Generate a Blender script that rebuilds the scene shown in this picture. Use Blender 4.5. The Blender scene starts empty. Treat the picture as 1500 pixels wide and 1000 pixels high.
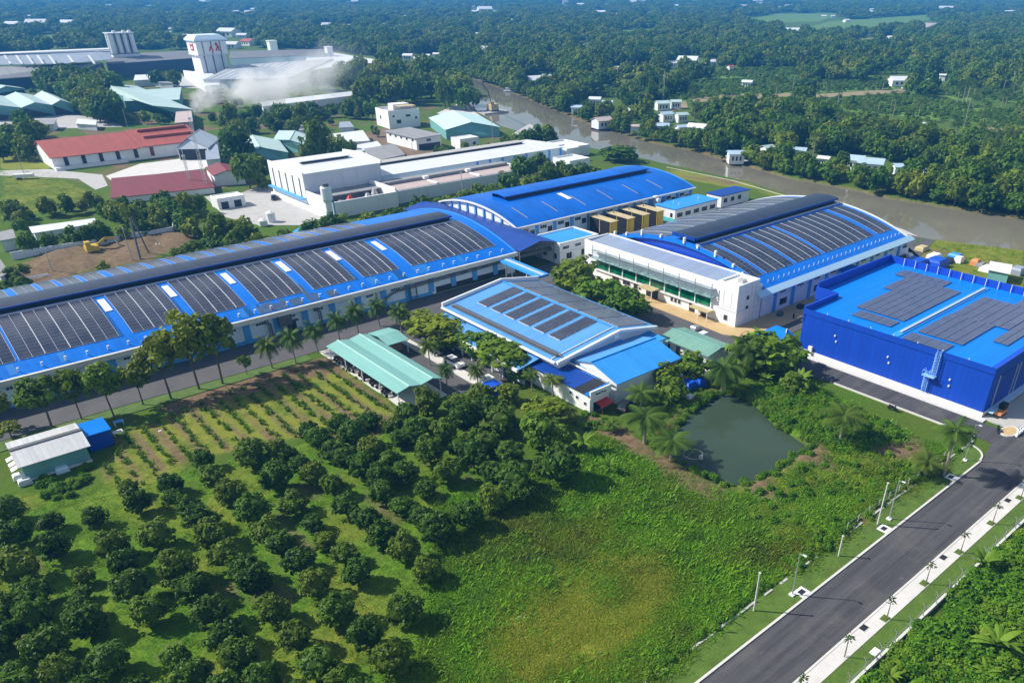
import bpy, bmesh, math, random
import numpy as np
from mathutils import Vector, noise as mnoise
R_ = math.radians
rng = random.Random(7)
nrng = np.random.default_rng(11)
scene = bpy.context.scene
C = scene.collection

# ------------------------------------------------------------------ camera
H = 60.0
FPX, CX, CY, PITCH = 1119.06, 850.0, 675.0, R_(32.0638)
AX, BX = (0.747064, 0.664752), (-0.664752, 0.747064)      # world X / Y seen in (right, forward)
cam_d = bpy.data.cameras.new('camera'); cam = bpy.data.objects.new('camera', cam_d); C.objects.link(cam)
cam_d.sensor_width = 36.0; cam_d.lens = FPX / 1500 * 36.0
cam_d.shift_x = (750 - CX) / 1500.0
cam_d.shift_y = -(500 - CY) / 1500.0
cam_d.clip_start = 0.5; cam_d.clip_end = 30000
yaw = math.atan2(-AX[1], AX[0])      # the camera's right axis in world coordinates is (AX0, BX0)
cam.rotation_euler = (math.pi / 2 - PITCH, 0, math.atan2(BX[0], AX[0]))
cam.location = (0, 0, H)
scene.camera = cam

# ------------------------------------------------------------------ sky, sun, exposure
SUN_EL = R_(41)
sx, sy = -0.66, 0.75                                      # horizontal direction to the sun
sn = math.hypot(sx, sy); sx /= sn; sy /= sn
world = bpy.data.worlds.new('World'); scene.world = world; world.use_nodes = True
wn, wl = world.node_tree.nodes, world.node_tree.links
sky = wn.new('ShaderNodeTexSky'); sky.sky_type = 'NISHITA'; sky.sun_disc = False
sky.sun_elevation = SUN_EL; sky.sun_rotation = math.atan2(sx, sy)
sky.air_density = 1.2; sky.dust_density = 0.6; sky.ozone_density = 2.0
bgn = wn['Background']; bgn.inputs['Strength'].default_value = 0.082
wc = wn.new('ShaderNodeTexCoord'); wsx = wn.new('ShaderNodeSeparateXYZ'); wl.new(wc.outputs['Generated'], wsx.inputs[0])
wz = wn.new('ShaderNodeMath'); wz.operation = 'MAXIMUM'; wl.new(wsx.outputs['Z'], wz.inputs[0]); wz.inputs[1].default_value = 0.0
wdv = wn.new('ShaderNodeVectorMath'); wdv.operation = 'SCALE'; wrc = wn.new('ShaderNodeMath'); wrc.operation = 'DIVIDE'; wrc.inputs[0].default_value = 1.0; wza = wn.new('ShaderNodeMath'); wza.operation = 'ADD'; wza.inputs[1].default_value = 0.22; wl.new(wz.outputs[0], wza.inputs[0]); wl.new(wza.outputs[0], wrc.inputs[1])
wl.new(wc.outputs['Generated'], wdv.inputs[0]); wl.new(wrc.outputs[0], wdv.inputs['Scale'])
wns = wn.new('ShaderNodeTexNoise'); wns.inputs['Scale'].default_value = 1.1; wns.inputs['Detail'].default_value = 7; wns.inputs['Roughness'].default_value = 0.58; wl.new(wdv.outputs[0], wns.inputs['Vector'])
wmr = wn.new('ShaderNodeMapRange'); wmr.inputs['From Min'].default_value = 0.50; wmr.inputs['From Max'].default_value = 0.66; wl.new(wns.outputs['Fac'], wmr.inputs['Value'])
wmx = wn.new('ShaderNodeMix'); wmx.data_type = 'RGBA'; wl.new(wmr.outputs['Result'], wmx.inputs['Factor']); wl.new(sky.outputs['Color'], wmx.inputs['A']); wmx.inputs['B'].default_value = (8.5, 8.6, 8.8, 1)
wl.new(wmx.outputs['Result'], bgn.inputs['Color'])
sun_d = bpy.data.lights.new('sun', 'SUN'); sun_d.energy = 5.0; sun_d.angle = R_(0.6); sun_d.color = (1.0, 0.93, 0.82)
sun = bpy.data.objects.new('sun', sun_d); C.objects.link(sun)
sdir = Vector((sx * math.cos(SUN_EL), sy * math.cos(SUN_EL), math.sin(SUN_EL)))
sun.rotation_euler = sdir.to_track_quat('Z', 'Y').to_euler()
vs = scene.view_settings
vs.view_transform = 'Standard'; vs.look = 'None'; vs.gamma = 1.0; vs.use_curve_mapping = False
vs.exposure = 0.44
scene.cycles.volume_bounces = 3; scene.cycles.max_bounces = 6
scene.cycles.volume_step_rate = 2.0

# ------------------------------------------------------------------ picture -> place
def ray(x, y):
    r = (x - CX) / FPX; u = -(y - CY) / FPX
    rr, ff, zz = r, math.cos(PITCH) + u * math.sin(PITCH), -math.sin(PITCH) + u * math.cos(PITCH)
    return (rr * AX[0] + ff * AX[1], rr * BX[0] + ff * BX[1], zz)
def G(x, y, z=0.0):
    d = ray(x, y); t = (z - H) / d[2]
    return (d[0] * t, d[1] * t, z)
def onY(x, y, Y):
    d = ray(x, y); t = Y / d[1]; return (d[0] * t, H + d[2] * t)
def onX(x, y, X):
    d = ray(x, y); t = X / d[0]; return (d[1] * t, H + d[2] * t)
def depth(X, Y, Z=0):
    fw = X * AX[1] + Y * BX[1]
    return fw * math.cos(PITCH) - (Z - H) * math.sin(PITCH)
def pxm(X, Y, Z=0): return FPX / depth(X, Y, Z)           # photo pixels per metre
def to_px(X, Y, Z=0):
    rt = X * AX[0] + Y * BX[0]; fw = X * AX[1] + Y * BX[1]; zz = Z - H
    c = fw * math.cos(PITCH) - zz * math.sin(PITCH); up = fw * math.sin(PITCH) + zz * math.cos(PITCH)
    return CX + FPX * rt / c, CY - FPX * up / c
def GP(pts, z=0): return [G(x, y, z)[:2] for x, y in pts]

# ------------------------------------------------------------------ materials
def new_mat(name):
    m = bpy.data.materials.new(name); m.use_nodes = True
    return m, m.node_tree.nodes, m.node_tree.links, m.node_tree.nodes['Principled BSDF']
def rgb(h):
    h = h.lstrip('#'); v = [int(h[i:i+2], 16) / 255 for i in (0, 2, 4)]
    return tuple((c / 12.92 if c <= 0.04045 else ((c + 0.055) / 1.055) ** 2.4) for c in v)
def noise_node(N, L, vec, scale, detail=4, rough=0.6):
    n = N.new('ShaderNodeTexNoise'); n.inputs['Scale'].default_value = scale
    n.inputs['Detail'].default_value = detail; n.inputs['Roughness'].default_value = rough
    L.new(vec, n.inputs['Vector']); return n.outputs['Fac']
def math_n(N, L, op, a, b=None, clamp=False):
    n = N.new('ShaderNodeMath'); n.operation = op; n.use_clamp = clamp
    for i, v in enumerate((a, b)):
        if v is None: continue
        if isinstance(v, (int, float)): n.inputs[i].default_value = v
        else: L.new(v, n.inputs[i])
    return n.outputs[0]
def ramp(N, L, fac, lo, hi):
    n = N.new('ShaderNodeMapRange'); n.clamp = True
    n.inputs['From Min'].default_value = lo; n.inputs['From Max'].default_value = hi
    L.new(fac, n.inputs['Value']); return n.outputs['Result']
def mix_c(N, L, fac, a, b, mode='MIX'):
    n = N.new('ShaderNodeMix'); n.data_type = 'RGBA'; n.blend_type = mode
    for s, v in ((n.inputs['Factor'], fac), (n.inputs['A'], a), (n.inputs['B'], b)):
        if isinstance(v, (int, float)): s.default_value = v
        elif isinstance(v, tuple): s.default_value = (*v[:3], 1)
        else: L.new(v, s)
    return n.outputs['Result']
def pos_vec(N, L, scale=(1, 1, 1)):
    g = N.new('ShaderNodeNewGeometry')
    if scale == (1, 1, 1): return g.outputs['Position']
    m = N.new('ShaderNodeVectorMath'); m.operation = 'MULTIPLY'; m.inputs[1].default_value = scale
    L.new(g.outputs['Position'], m.inputs[0]); return m.outputs[0]
MATS = {}
def paint(name, col, rough=0.6, var=0.25, dirt=0.0, dirt_col=(0.10, 0.085, 0.07), seam=None, streak=(1, 1, 1), metal=0.0, spec=0.4, scale=0.35, bump=0.0):
    """painted or plain surface: base colour with blotches, washed dirt and optional sheet seams (axis, spacing, strength)"""
    if name in MATS: return MATS[name]
    m, N, L, b = new_mat(name)
    v = pos_vec(N, L, streak)
    f1 = noise_node(N, L, v, scale, 5, 0.65); f2 = noise_node(N, L, v, scale * 7, 4, 0.7)
    tone = math_n(N, L, 'ADD', math_n(N, L, 'MULTIPLY', math_n(N, L, 'SUBTRACT', f1, 0.5), var * 2.2), math_n(N, L, 'MULTIPLY', math_n(N, L, 'SUBTRACT', f2, 0.5), var * 1.3))
    tone = math_n(N, L, 'ADD', tone, 1.0)
    c = mix_c(N, L, 1.0, tuple(col), tone, 'MULTIPLY')
    if dirt > 0:
        f3 = noise_node(N, L, pos_vec(N, L, streak), scale * 2.3, 8, 0.72)
        c = mix_c(N, L, math_n(N, L, 'MULTIPLY', ramp(N, L, f3, 0.52, 0.78), dirt), c, dirt_col)
    if seam:
        ax, sp, st = seam
        g = N.new('ShaderNodeNewGeometry'); s = N.new('ShaderNodeSeparateXYZ'); L.new(g.outputs['Position'], s.inputs[0])
        w = math_n(N, L, 'FRACT', math_n(N, L, 'DIVIDE', s.outputs[ax], sp))
        edge = math_n(N, L, 'LESS_THAN', w, 0.10)
        cell = math_n(N, L, 'FLOOR', math_n(N, L, 'DIVIDE', s.outputs[ax], sp))
        wn_ = N.new('ShaderNodeTexWhiteNoise'); wn_.noise_dimensions = '1D'; L.new(cell, wn_.inputs['W'])
        k = math_n(N, L, 'ADD', math_n(N, L, 'MULTIPLY', math_n(N, L, 'SUBTRACT', wn_.outputs['Value'], 0.5), st * 0.9), 1.0)
        k = math_n(N, L, 'SUBTRACT', k, math_n(N, L, 'MULTIPLY', edge, st))
        c = mix_c(N, L, 1.0, c, k, 'MULTIPLY')
        bp = N.new('ShaderNodeBump'); bp.inputs['Strength'].default_value = 0.5; bp.inputs['Distance'].default_value = 0.04
        tri = math_n(N, L, 'PINGPONG', math_n(N, L, 'DIVIDE', s.outputs[ax], sp), 0.5)
        L.new(tri, bp.inputs['Height']); L.new(bp.outputs['Normal'], b.inputs['Normal'])
    elif bump > 0:
        bp = N.new('ShaderNodeBump'); bp.inputs['Strength'].default_value = bump; bp.inputs['Distance'].default_value = 0.1
        L.new(f2, bp.inputs['Height']); L.new(bp.outputs['Normal'], b.inputs['Normal'])
    L.new(c, b.inputs['Base Color'])
    b.inputs['Roughness'].default_value = rough; b.inputs['Metallic'].default_value = metal
    b.inputs['Specular IOR Level'].default_value = spec
    MATS[name] = m; return m
def leafmat(name, dark, light, tip=None, rough=0.55, trans=0.3, patch=False, broad=False):
    if name in MATS: return MATS[name]
    m, N, L, b = new_mat(name)
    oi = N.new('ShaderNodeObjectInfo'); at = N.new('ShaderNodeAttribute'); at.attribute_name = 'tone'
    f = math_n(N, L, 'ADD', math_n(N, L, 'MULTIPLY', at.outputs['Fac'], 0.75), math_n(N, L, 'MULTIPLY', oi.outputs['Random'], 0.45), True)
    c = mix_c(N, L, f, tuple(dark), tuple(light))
    if tip:
        c = mix_c(N, L, ramp(N, L, math_n(N, L, 'FRACT', math_n(N, L, 'MULTIPLY', oi.outputs['Random'], 7.3)), 0.45, 1.0), c, mix_c(N, L, f, tuple(x * 0.6 for x in tip), tuple(tip)))
    if broad:                                             # stands of lighter and darker kinds, tens of metres across
        pv = pos_vec(N, L); a1 = noise_node(N, L, pv, .011, 4, .6)
        c = mix_c(N, L, math_n(N, L, 'MULTIPLY', ramp(N, L, a1, .46, .64), .6), c, mix_c(N, L, f, (.04, .085, .006), (.19, .28, .022)))
        c = mix_c(N, L, math_n(N, L, 'MULTIPLY', ramp(N, L, noise_node(N, L, pv, .03, 3, .6), .52, .68), .5), c, mix_c(N, L, f, (.010, .042, .006), (.05, .125, .018)))
    if patch:                                             # drifts of yellowing growth, metres across
        pv = pos_vec(N, L); a1 = noise_node(N, L, pv, .07, 5, .62)
        c = mix_c(N, L, math_n(N, L, 'MULTIPLY', ramp(N, L, a1, .47, .66), .75), c, mix_c(N, L, f, (.06, .075, .010), (.17, .165, .022)))
        c = mix_c(N, L, math_n(N, L, 'MULTIPLY', ramp(N, L, noise_node(N, L, pv, .22, 4, .6), .5, .7), .5), c, mix_c(N, L, f, (.014, .055, .010), (.04, .12, .018)))
    L.new(c, b.inputs['Base Color']); b.inputs['Roughness'].default_value = rough; b.inputs['Specular IOR Level'].default_value = 0.12
    tr = N.new('ShaderNodeBsdfTranslucent'); L.new(mix_c(N, L, 1.0, c, (1.2, 1.25, 0.6), 'MULTIPLY'), tr.inputs['Color'])
    mx = N.new('ShaderNodeMixShader'); mx.inputs[0].default_value = trans
    out = [n for n in N if n.type == 'OUTPUT_MATERIAL'][0]
    L.new(b.outputs[0], mx.inputs[1]); L.new(tr.outputs[0], mx.inputs[2]); L.new(mx.outputs[0], out.inputs['Surface'])
    MATS[name] = m; return m

BLUE, BLUEW, LBLUE = (0.003, 0.165, 0.68), (0.002, 0.056, 0.46), (0.07, 0.33, 0.76)
m_roof = paint('blue roof sheet', BLUE, 0.42, 0.22, 0.45, (0.03, 0.08, 0.22), ('X', 1.1, 0.14), (0.8, 0.12, 1), spec=0.22)
m_roofb = paint('blue flat roof sheet', (0.002, 0.19, 0.74), 0.4, 0.12, 0.18, (0.02, 0.07, 0.3), ('Y', 1.0, 0.10), (0.15, 0.8, 1), spec=0.22)
m_bwall = paint('cobalt wall cladding', BLUEW, 0.5, 0.10, 0.12, (0.01, 0.03, 0.12), ('Y', 1.0, 0.10), (1, 1, 0.15))
m_bwallx = paint('cobalt side cladding', BLUEW, 0.5, 0.10, 0.12, (0.01, 0.03, 0.12), ('X', 1.0, 0.10), (1, 1, 0.15))
m_roof2 = paint('stained shaded blue roof sheet', (0.003, 0.125, 0.56), 0.42, 0.3, 0.6, (0.01, 0.045, 0.17), ('X', 1.1, 0.12), (0.5, 0.1, 1), spec=0.22, scale=.2)  # darker base and blotches paint soft shading besides the stains
m_dkblue = paint('dark blue sheet', (0.003, 0.05, 0.30), 0.45, 0.15, 0.2, (0.01, 0.03, 0.12), ('Y', 1.0, 0.10), (0.2, 0.8, 1))
m_lroof = paint('light blue roof sheet', (0.09, 0.30, 0.66), 0.5, 0.2, 0.5, (0.08, 0.14, 0.24), ('Y', 1.0, 0.09), (0.12, 0.8, 1))
m_sroof = paint('sky blue roof sheet', (0.035, 0.30, 0.80), 0.45, 0.14, 0.25, (0.04, 0.12, 0.30), ('X', 1.1, 0.10), (0.8, 0.12, 1))
m_lblue = paint('light blue paint', LBLUE, 0.6, 0.12, 0.3, (0.10, 0.16, 0.24), streak=(1, 1, 0.25))
m_white = paint('white wall paint', (0.79, 0.81, 0.83), 0.7, 0.07, 0.35, (0.36, 0.36, 0.36), streak=(1, 1, 0.2))
m_whites = paint('white sheet cladding', (0.74, 0.77, 0.80), 0.55, 0.06, 0.25, (0.4, 0.42, 0.45), ('Y', 1.2, 0.06), (1, 1, 0.2))
m_bluish = paint('fill lightened pale blue wall', (0.62, 0.77, 0.90), 0.65, 0.08, 0.3, (0.26, 0.32, 0.38), streak=(1, 1, 0.2))  # lightened so camera-facing walls carry fill light in their colour
m_gutter = paint('weathered white gutter', (0.62, 0.64, 0.62), 0.6, 0.25, 0.55, (0.26, 0.23, 0.18), streak=(0.3, 1, 1), scale=0.5)
m_conc = paint('concrete', (0.42, 0.42, 0.41), 0.85, 0.22, 0.4, (0.20, 0.19, 0.17), bump=0.2)
m_concl = paint('pale concrete paving', (0.58, 0.57, 0.55), 0.85, 0.16, 0.3, (0.34, 0.32, 0.29), bump=0.1)
m_sand = paint('sandy paving', (0.50, 0.36, 0.18), 0.9, 0.22, 0.5, (0.34, 0.28, 0.2))
m_soil = paint('brown soil', (0.17, 0.115, 0.065), 0.95, 0.45, 0.5, (0.09, 0.065, 0.04), bump=0.5)
m_asph = paint('asphalt', (0.066, 0.067, 0.074), 0.85, 0.55, 0.6, (0.135, 0.132, 0.125), streak=(0.25, 1, 1), scale=0.22)
def road_mat():
    m, N, L, b = new_mat('worn road asphalt')
    f1 = noise_node(N, L, pos_vec(N, L, (.035, .9, 1)), 1.0, 6, .7); f2 = noise_node(N, L, pos_vec(N, L), .14, 6, .68); f3 = noise_node(N, L, pos_vec(N, L), 6.0, 4, .7); f4 = noise_node(N, L, pos_vec(N, L, (.5, 1, 1)), .55, 7, .75)
    c = mix_c(N, L, ramp(N, L, f1, .32, .68), (.040, .041, .047), (.092, .093, .100))
    c = mix_c(N, L, math_n(N, L, 'MULTIPLY', ramp(N, L, f2, .5, .72), .6), c, (.125, .122, .116))
    c = mix_c(N, L, math_n(N, L, 'MULTIPLY', ramp(N, L, f4, .64, .74), .55), c, (.26, .25, .23))
    c = mix_c(N, L, 1.0, c, math_n(N, L, 'ADD', math_n(N, L, 'MULTIPLY', f3, .5), .75), 'MULTIPLY')
    L.new(c, b.inputs['Base Color']); b.inputs['Roughness'].default_value = .85; b.inputs['Specular IOR Level'].default_value = .25
    return m
m_asph = road_mat()
m_asphy = paint('old asphalt', (0.085, 0.085, 0.092), 0.9, 0.35, 0.5, (0.14, 0.135, 0.125), scale=0.2)
m_grey = paint('grey metal sheet', (0.36, 0.42, 0.50), 0.4, 0.16, 0.4, (0.25, 0.25, 0.26), ('X', 1.0, 0.12), (0.8, 0.12, 1), metal=0.3)
m_greyy = paint('grey metal sheet across', (0.33, 0.41, 0.54), 0.4, 0.14, 0.3, (0.22, 0.26, 0.32), ('Y', 1.0, 0.10), (0.12, 0.8, 1), metal=0.25)
m_oldgrey = paint('weathered grey roof', (0.27, 0.28, 0.29), 0.7, 0.18, 0.5, (0.15, 0.15, 0.15), ('X', 2.0, 0.10), (0.8, 0.1, 1))
m_teal = paint('teal roof sheet', (0.19, 0.43, 0.40), 0.5, 0.14, 0.3, (0.15, 0.28, 0.26), ('X', 1.0, 0.08), (0.8, 0.15, 1))
m_tealx = paint('pale teal warehouse roof', (0.42, 0.57, 0.56), 0.5, 0.14, 0.35, (0.25, 0.34, 0.34), ('Y', 1.5, 0.08), (0.15, 0.8, 1))
m_tealw = paint('teal wall sheet', (0.15, 0.36, 0.36), 0.6, 0.12, 0.3, (0.08, 0.16, 0.16), streak=(1, 1, 0.2))
m_red = paint('red roof sheet', (0.36, 0.085, 0.06), 0.6, 0.22, 0.5, (0.2, 0.06, 0.05), ('X', 1.2, 0.10), (0.8, 0.12, 1))
m_red2 = paint('maroon roof sheet', (0.19, 0.036, 0.045), 0.6, 0.16, 0.3, (0.14, 0.05, 0.06), ('X', 1.2, 0.08), (0.8, 0.12, 1))
m_black = paint('black', (0.012, 0.012, 0.014), 0.6, 0.3)
m_dark = paint('dark opening', (0.02, 0.022, 0.026), 0.5, 0.2)
m_steel = paint('galvanised steel', (0.50, 0.52, 0.55), 0.4, 0.15, 0.2, metal=0.6)
m_pipe = paint('grey pipe', (0.10, 0.11, 0.12), 0.6, 0.3)
m_rail = paint('aluminium rail', (0.60, 0.64, 0.70), 0.4, 0.1, metal=0.3)
m_yellow = paint('yellow paint', (0.55, 0.38, 0.03), 0.55, 0.2, 0.3)
m_tan = paint('tan weathered sheet', (0.50, 0.42, 0.24), 0.7, 0.25, 0.5, (0.3, 0.2, 0.1))
m_orange = paint('orange plastic', (0.6, 0.25, 0.08), 0.6, 0.15)
m_redp = paint('red paint', (0.50, 0.03, 0.02), 0.5, 0.15)
m_bluep = paint('blue tarpaulin', (0.004, 0.08, 0.55), 0.5, 0.2)
m_wplast = paint('white plastic', (0.75, 0.76, 0.77), 0.5, 0.1)
m_greyp = paint('pale grey and shaded white', (0.62, 0.67, 0.74), 0.75, 0.12, 0.4, (0.3, 0.3, 0.3), streak=(1, 1, 0.2))  # bluish tone also puts sky-lit shade into sides of white buildings
m_pinkr = paint('pinkish flat roof', (0.46, 0.38, 0.37), 0.8, 0.15, 0.5, (0.34, 0.28, 0.27))
m_wroof = paint('white metal roof', (0.66, 0.69, 0.73), 0.5, 0.09, 0.3, (0.42, 0.43, 0.45), ('X', 1.2, 0.05), (0.8, 0.12, 1))
m_bark = paint('bark', (0.13, 0.10, 0.075), 0.9, 0.35)
m_palmtr = paint('palm trunk', (0.30, 0.27, 0.23), 0.9, 0.3)
def solar_mat():
    m, N, L, b = new_mat('solar glass')
    v = pos_vec(N, L); f = noise_node(N, L, v, 0.25, 4, 0.6); f2 = noise_node(N, L, v, 1.1, 2, 0.5)
    c = mix_c(N, L, ramp(N, L, f, 0.35, 0.7), (0.030, 0.041, 0.076), (0.066, 0.076, 0.110))
    c = mix_c(N, L, math_n(N, L, 'MULTIPLY', ramp(N, L, f2, 0.45, 0.75), 0.5), c, (0.055, 0.056, 0.066))
    L.new(c, b.inputs['Base Color']); L.new(math_n(N, L, 'ADD', math_n(N, L, 'MULTIPLY', f, 0.25), 0.12), b.inputs['Roughness'])
    b.inputs['Specular IOR Level'].default_value = 0.55
    return m
m_solar = solar_mat()
m_solard = paint('sky paled solar glass', (0.092, 0.106, 0.15), 0.24, 0.3, 0.5, (0.12, 0.125, 0.14), spec=0.7)  # base paled to paint sky reflected at a grazing angle
m_faded = paint('faded blue sheet', (0.025, 0.20, 0.60), .55, .2, .4, (.06, .13, .25), spec=.2)
m_soot = paint('sooty roof sheet', (0.05, 0.10, 0.20), .7, .6, .8, (.07, .07, .075), scale=.9)
m_slate = paint('slate navy vent roof', (0.022, 0.034, 0.066), 0.4, 0.3, 0.4, (0.06, 0.065, 0.08), ('X', 2.2, 0.25), spec=0.5)
def glass_mat(name, col, rough=0.12):
    m, N, L, b = new_mat(name)
    f = noise_node(N, L, pos_vec(N, L, (1, 1, 0.4)), 0.9, 3, 0.6)
    L.new(mix_c(N, L, ramp(N, L, f, 0.4, 0.65), tuple(x * 0.45 for x in col), tuple(col)), b.inputs['Base Color'])
    b.inputs['Roughness'].default_value = rough; b.inputs['Specular IOR Level'].default_value = 0.6
    return m
m_green = glass_mat('green window film', (0.004, 0.20, 0.085))
m_pane = glass_mat('dark window pane', (0.03, 0.04, 0.055))
m_cloudglass = glass_mat('pale canopy glass', (0.38, 0.58, 0.60), 0.2)
def water_mat(name, col, rough, wave, strength, col2=None):
    m, N, L, b = new_mat(name)
    v = pos_vec(N, L)
    f = noise_node(N, L, v, wave, 3, 0.55); f2 = noise_node(N, L, v, 0.025, 4, 0.6)
    bp = N.new('ShaderNodeBump'); bp.inputs['Strength'].default_value = strength; bp.inputs['Distance'].default_value = 0.12
    L.new(f, bp.inputs['Height']); L.new(bp.outputs['Normal'], b.inputs['Normal'])
    L.new(mix_c(N, L, ramp(N, L, f2, 0.35, 0.65), tuple(col), tuple(col2 or col)), b.inputs['Base Color'])
    b.inputs['Roughness'].default_value = rough; b.inputs['IOR'].default_value = 1.33
    return m
m_river = water_mat('muddy river water', (0.150, 0.142, 0.102), 0.03, 0.3, 0.04, (0.20, 0.186, 0.14))
m_pond = water_mat('green pond water', (0.022, 0.044, 0.030), 0.06, 1.2, 0.035, (0.045, 0.072, 0.045))

# ------------------------------------------------------------------ geometry helpers
class MB:
    def __init__(self): self.v = []; self.f = []
    def add(self, v, f):
        o = len(self.v); self.v += [tuple(p) for p in v]; self.f += [tuple(i + o for i in q) for q in f]; return self
    def box(self, x0, x1, y0, y1, z0, z1):
        return self.add([(x0, y0, z0), (x1, y0, z0), (x1, y1, z0), (x0, y1, z0), (x0, y0, z1), (x1, y0, z1), (x1, y1, z1), (x0, y1, z1)],
                        [(0, 3, 2, 1), (4, 5, 6, 7), (0, 1, 5, 4), (1, 2, 6, 5), (2, 3, 7, 6), (3, 0, 4, 7)])
    def prism(self, poly, z0, z1):
        a = sum(poly[i][0] * poly[(i + 1) % len(poly)][1] - poly[(i + 1) % len(poly)][0] * poly[i][1] for i in range(len(poly)))
        if a < 0: poly = poly[::-1]
        n = len(poly)
        return self.add([(*p, z0) for p in poly] + [(*p, z1) for p in poly],
                        [tuple(range(n))[::-1], tuple(range(n, 2 * n))] + [(i, (i + 1) % n, n + (i + 1) % n, n + i) for i in range(n)])
    def profile(self, pts, axis, a, b):
        """pts (u, z) closed outline, swept along axis 'X' (u = Y) or 'Y' (u = X) from a to b"""
        n = len(pts)
        mk = (lambda w, u, z: (w, u, z)) if axis == 'X' else (lambda w, u, z: (u, w, z))
        self.add([mk(a, u, z) for u, z in pts] + [mk(b, u, z) for u, z in pts],
                 [tuple(range(n)), tuple(range(n, 2 * n))[::-1]] + [(i, n + i, n + (i + 1) % n, (i + 1) % n) for i in range(n)])
        return self
    def tube(self, p0, p1, r0, r1=None, n=6):
        r1 = r0 if r1 is None else r1
        a, b = Vector(p0), Vector(p1); d = (b - a).normalized()
        s = d.orthogonal().normalized(); t = d.cross(s)
        ring = lambda c, r: [tuple(c + (s * math.cos(2 * math.pi * i / n) + t * math.sin(2 * math.pi * i / n)) * r) for i in range(n)]
        return self.add(ring(a, r0) + ring(b, r1), [(i, (i + 1) % n, n + (i + 1) % n, n + i) for i in range(n)] + [tuple(range(n))[::-1], tuple(range(n, 2 * n))])
    def path(self, pts, r, n=5):
        for a, b in zip(pts, pts[1:]): self.tube(a, b, r, r, n)
        return self
    def lathe(self, c, prof, n=12):
        v = []; f = []
        for r, z in prof: v += [(c[0] + r * math.cos(2 * math.pi * i / n), c[1] + r * math.sin(2 * math.pi * i / n), c[2] + z) for i in range(n)]
        for k in range(len(prof) - 1): f += [(k * n + i, k * n + (i + 1) % n, (k + 1) * n + (i + 1) % n, (k + 1) * n + i) for i in range(n)]
        f += [tuple(range(n))[::-1], tuple(range((len(prof) - 1) * n, len(prof) * n))]
        return self.add(v, f)
    def quad(self, *p): return self.add(p, [tuple(range(len(p)))])
    def slab(self, p, t):
        """thick sheet from a quad p, t below it"""
        n = len(p); q = [(a[0], a[1], a[2] - t) for a in p]
        return self.add(list(p) + q, [tuple(range(n)), tuple(range(n, 2 * n))[::-1]] + [(i, n + i, n + (i + 1) % n, (i + 1) % n) for i in range(n)])
def Bx(*a): return MB().box(*a)
def root_loc(o):
    while o.parent is not None: o = o.parent
    return o.location
def obj(name, mb, m, parent=None, label=None, smooth=False):
    me = bpy.data.meshes.new(name)
    if parent is not None:
        l = root_loc(parent); vv = [(x - l[0], y - l[1], z - l[2]) for x, y, z in mb.v]
    else: vv = mb.v
    me.from_pydata(vv, [], mb.f); me.validate()
    bm = bmesh.new(); bm.from_mesh(me); bmesh.ops.recalc_face_normals(bm, faces=bm.faces); bm.to_mesh(me); bm.free()
    me.materials.append(m)
    if smooth: me.polygons.foreach_set('use_smooth', [True] * len(me.polygons))
    o = bpy.data.objects.new(name, me); C.objects.link(o)
    if parent is not None: o.parent = parent
    if label: o['label'] = label
    return o
def tag(o, label, cat, group=None):
    o['label'] = label; o['category'] = cat
    if group: o['group'] = group
    return o
def thing(name, label, cat, loc, group=None):
    o = bpy.data.objects.new(name, None); C.objects.link(o); o.location = loc; o.empty_display_size = 0.5
    return tag(o, label, cat, group)
def one(name, mb, m, label, cat, group=None, loc=None, smooth=False):
    """a thing that is one mesh, its origin at loc"""
    if loc is not None: mb.v = [(x - loc[0], y - loc[1], z - loc[2]) for x, y, z in mb.v]
    o = obj(name, mb, m, smooth=smooth); o.location = loc or (0, 0, 0)
    return tag(o, label, cat, group)
def struct(name, mb, m, label=None):
    o = obj(name, mb, m); o['kind'] = 'structure'
    if label: o['label'] = label
    return o
def dup(r, loc, rz=0.0, s=1.0, label=None, group=None):
    c = r.copy(); C.objects.link(c); c.location = loc; c.rotation_euler = (0, 0, rz); c.scale = (s, s, s) if isinstance(s, (int, float)) else s
    if label: c['label'] = label
    if group: c['group'] = group
    for ch in r.children:
        d = ch.copy(); C.objects.link(d); d.parent = c
        for g2 in ch.children:
            e = g2.copy(); C.objects.link(e); e.parent = d
    return c
def fbox(face, c, u0, u1, z0, z1, out=0.06, into=0.02):
    """a box on a wall: face '-X' lies in the plane X=c (u = Y), '-Y' in Y=c (u = X)"""
    if face == '-X': return Bx(c - out, c + into, u0, u1, z0, z1)
    return Bx(u0, u1, c - out, c + into, z0, z1)
def window(parent, face, c, u, z, w, h, frame=None, pane=None, n=1):
    f = obj('window', fbox(face, c, u - w / 2 - .1, u + w / 2 + .1, z - .1, z + h + .1, 0.07), frame or m_white, parent)
    for i in range(n):
        a = u - w / 2 + i * w / n + (0.04 if n > 1 else 0); b = u - w / 2 + (i + 1) * w / n - (0.04 if n > 1 else 0)
        obj('pane', fbox(face, c, a, b, z, z + h, 0.10), pane or m_pane, f)
    return f
def in_poly(px, py, poly):
    px = np.asarray(px, float); py = np.asarray(py, float); ins = np.zeros(px.shape, bool); n = len(poly)
    for i in range(n):
        x0, y0 = poly[i]; x1, y1 = poly[(i + 1) % n]
        if y0 == y1: continue
        c = ((y0 > py) != (y1 > py)) & (px < (x1 - x0) * (py - y0) / (y1 - y0) + x0)
        ins ^= c
    return ins
def sheet(name, poly, z, m, kind='structure', label=None):
    a = sum(poly[i][0] * poly[(i + 1) % len(poly)][1] - poly[(i + 1) % len(poly)][0] * poly[i][1] for i in range(len(poly)))
    if a < 0: poly = poly[::-1]
    o = obj(name, MB().prism(poly, z - 0.4, z), m); o['kind'] = kind
    if label: o['label'] = label
    return o
def rect(x0, x1, y0, y1): return [(x0, y0), (x1, y0), (x1, y1), (x0, y1)]
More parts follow.
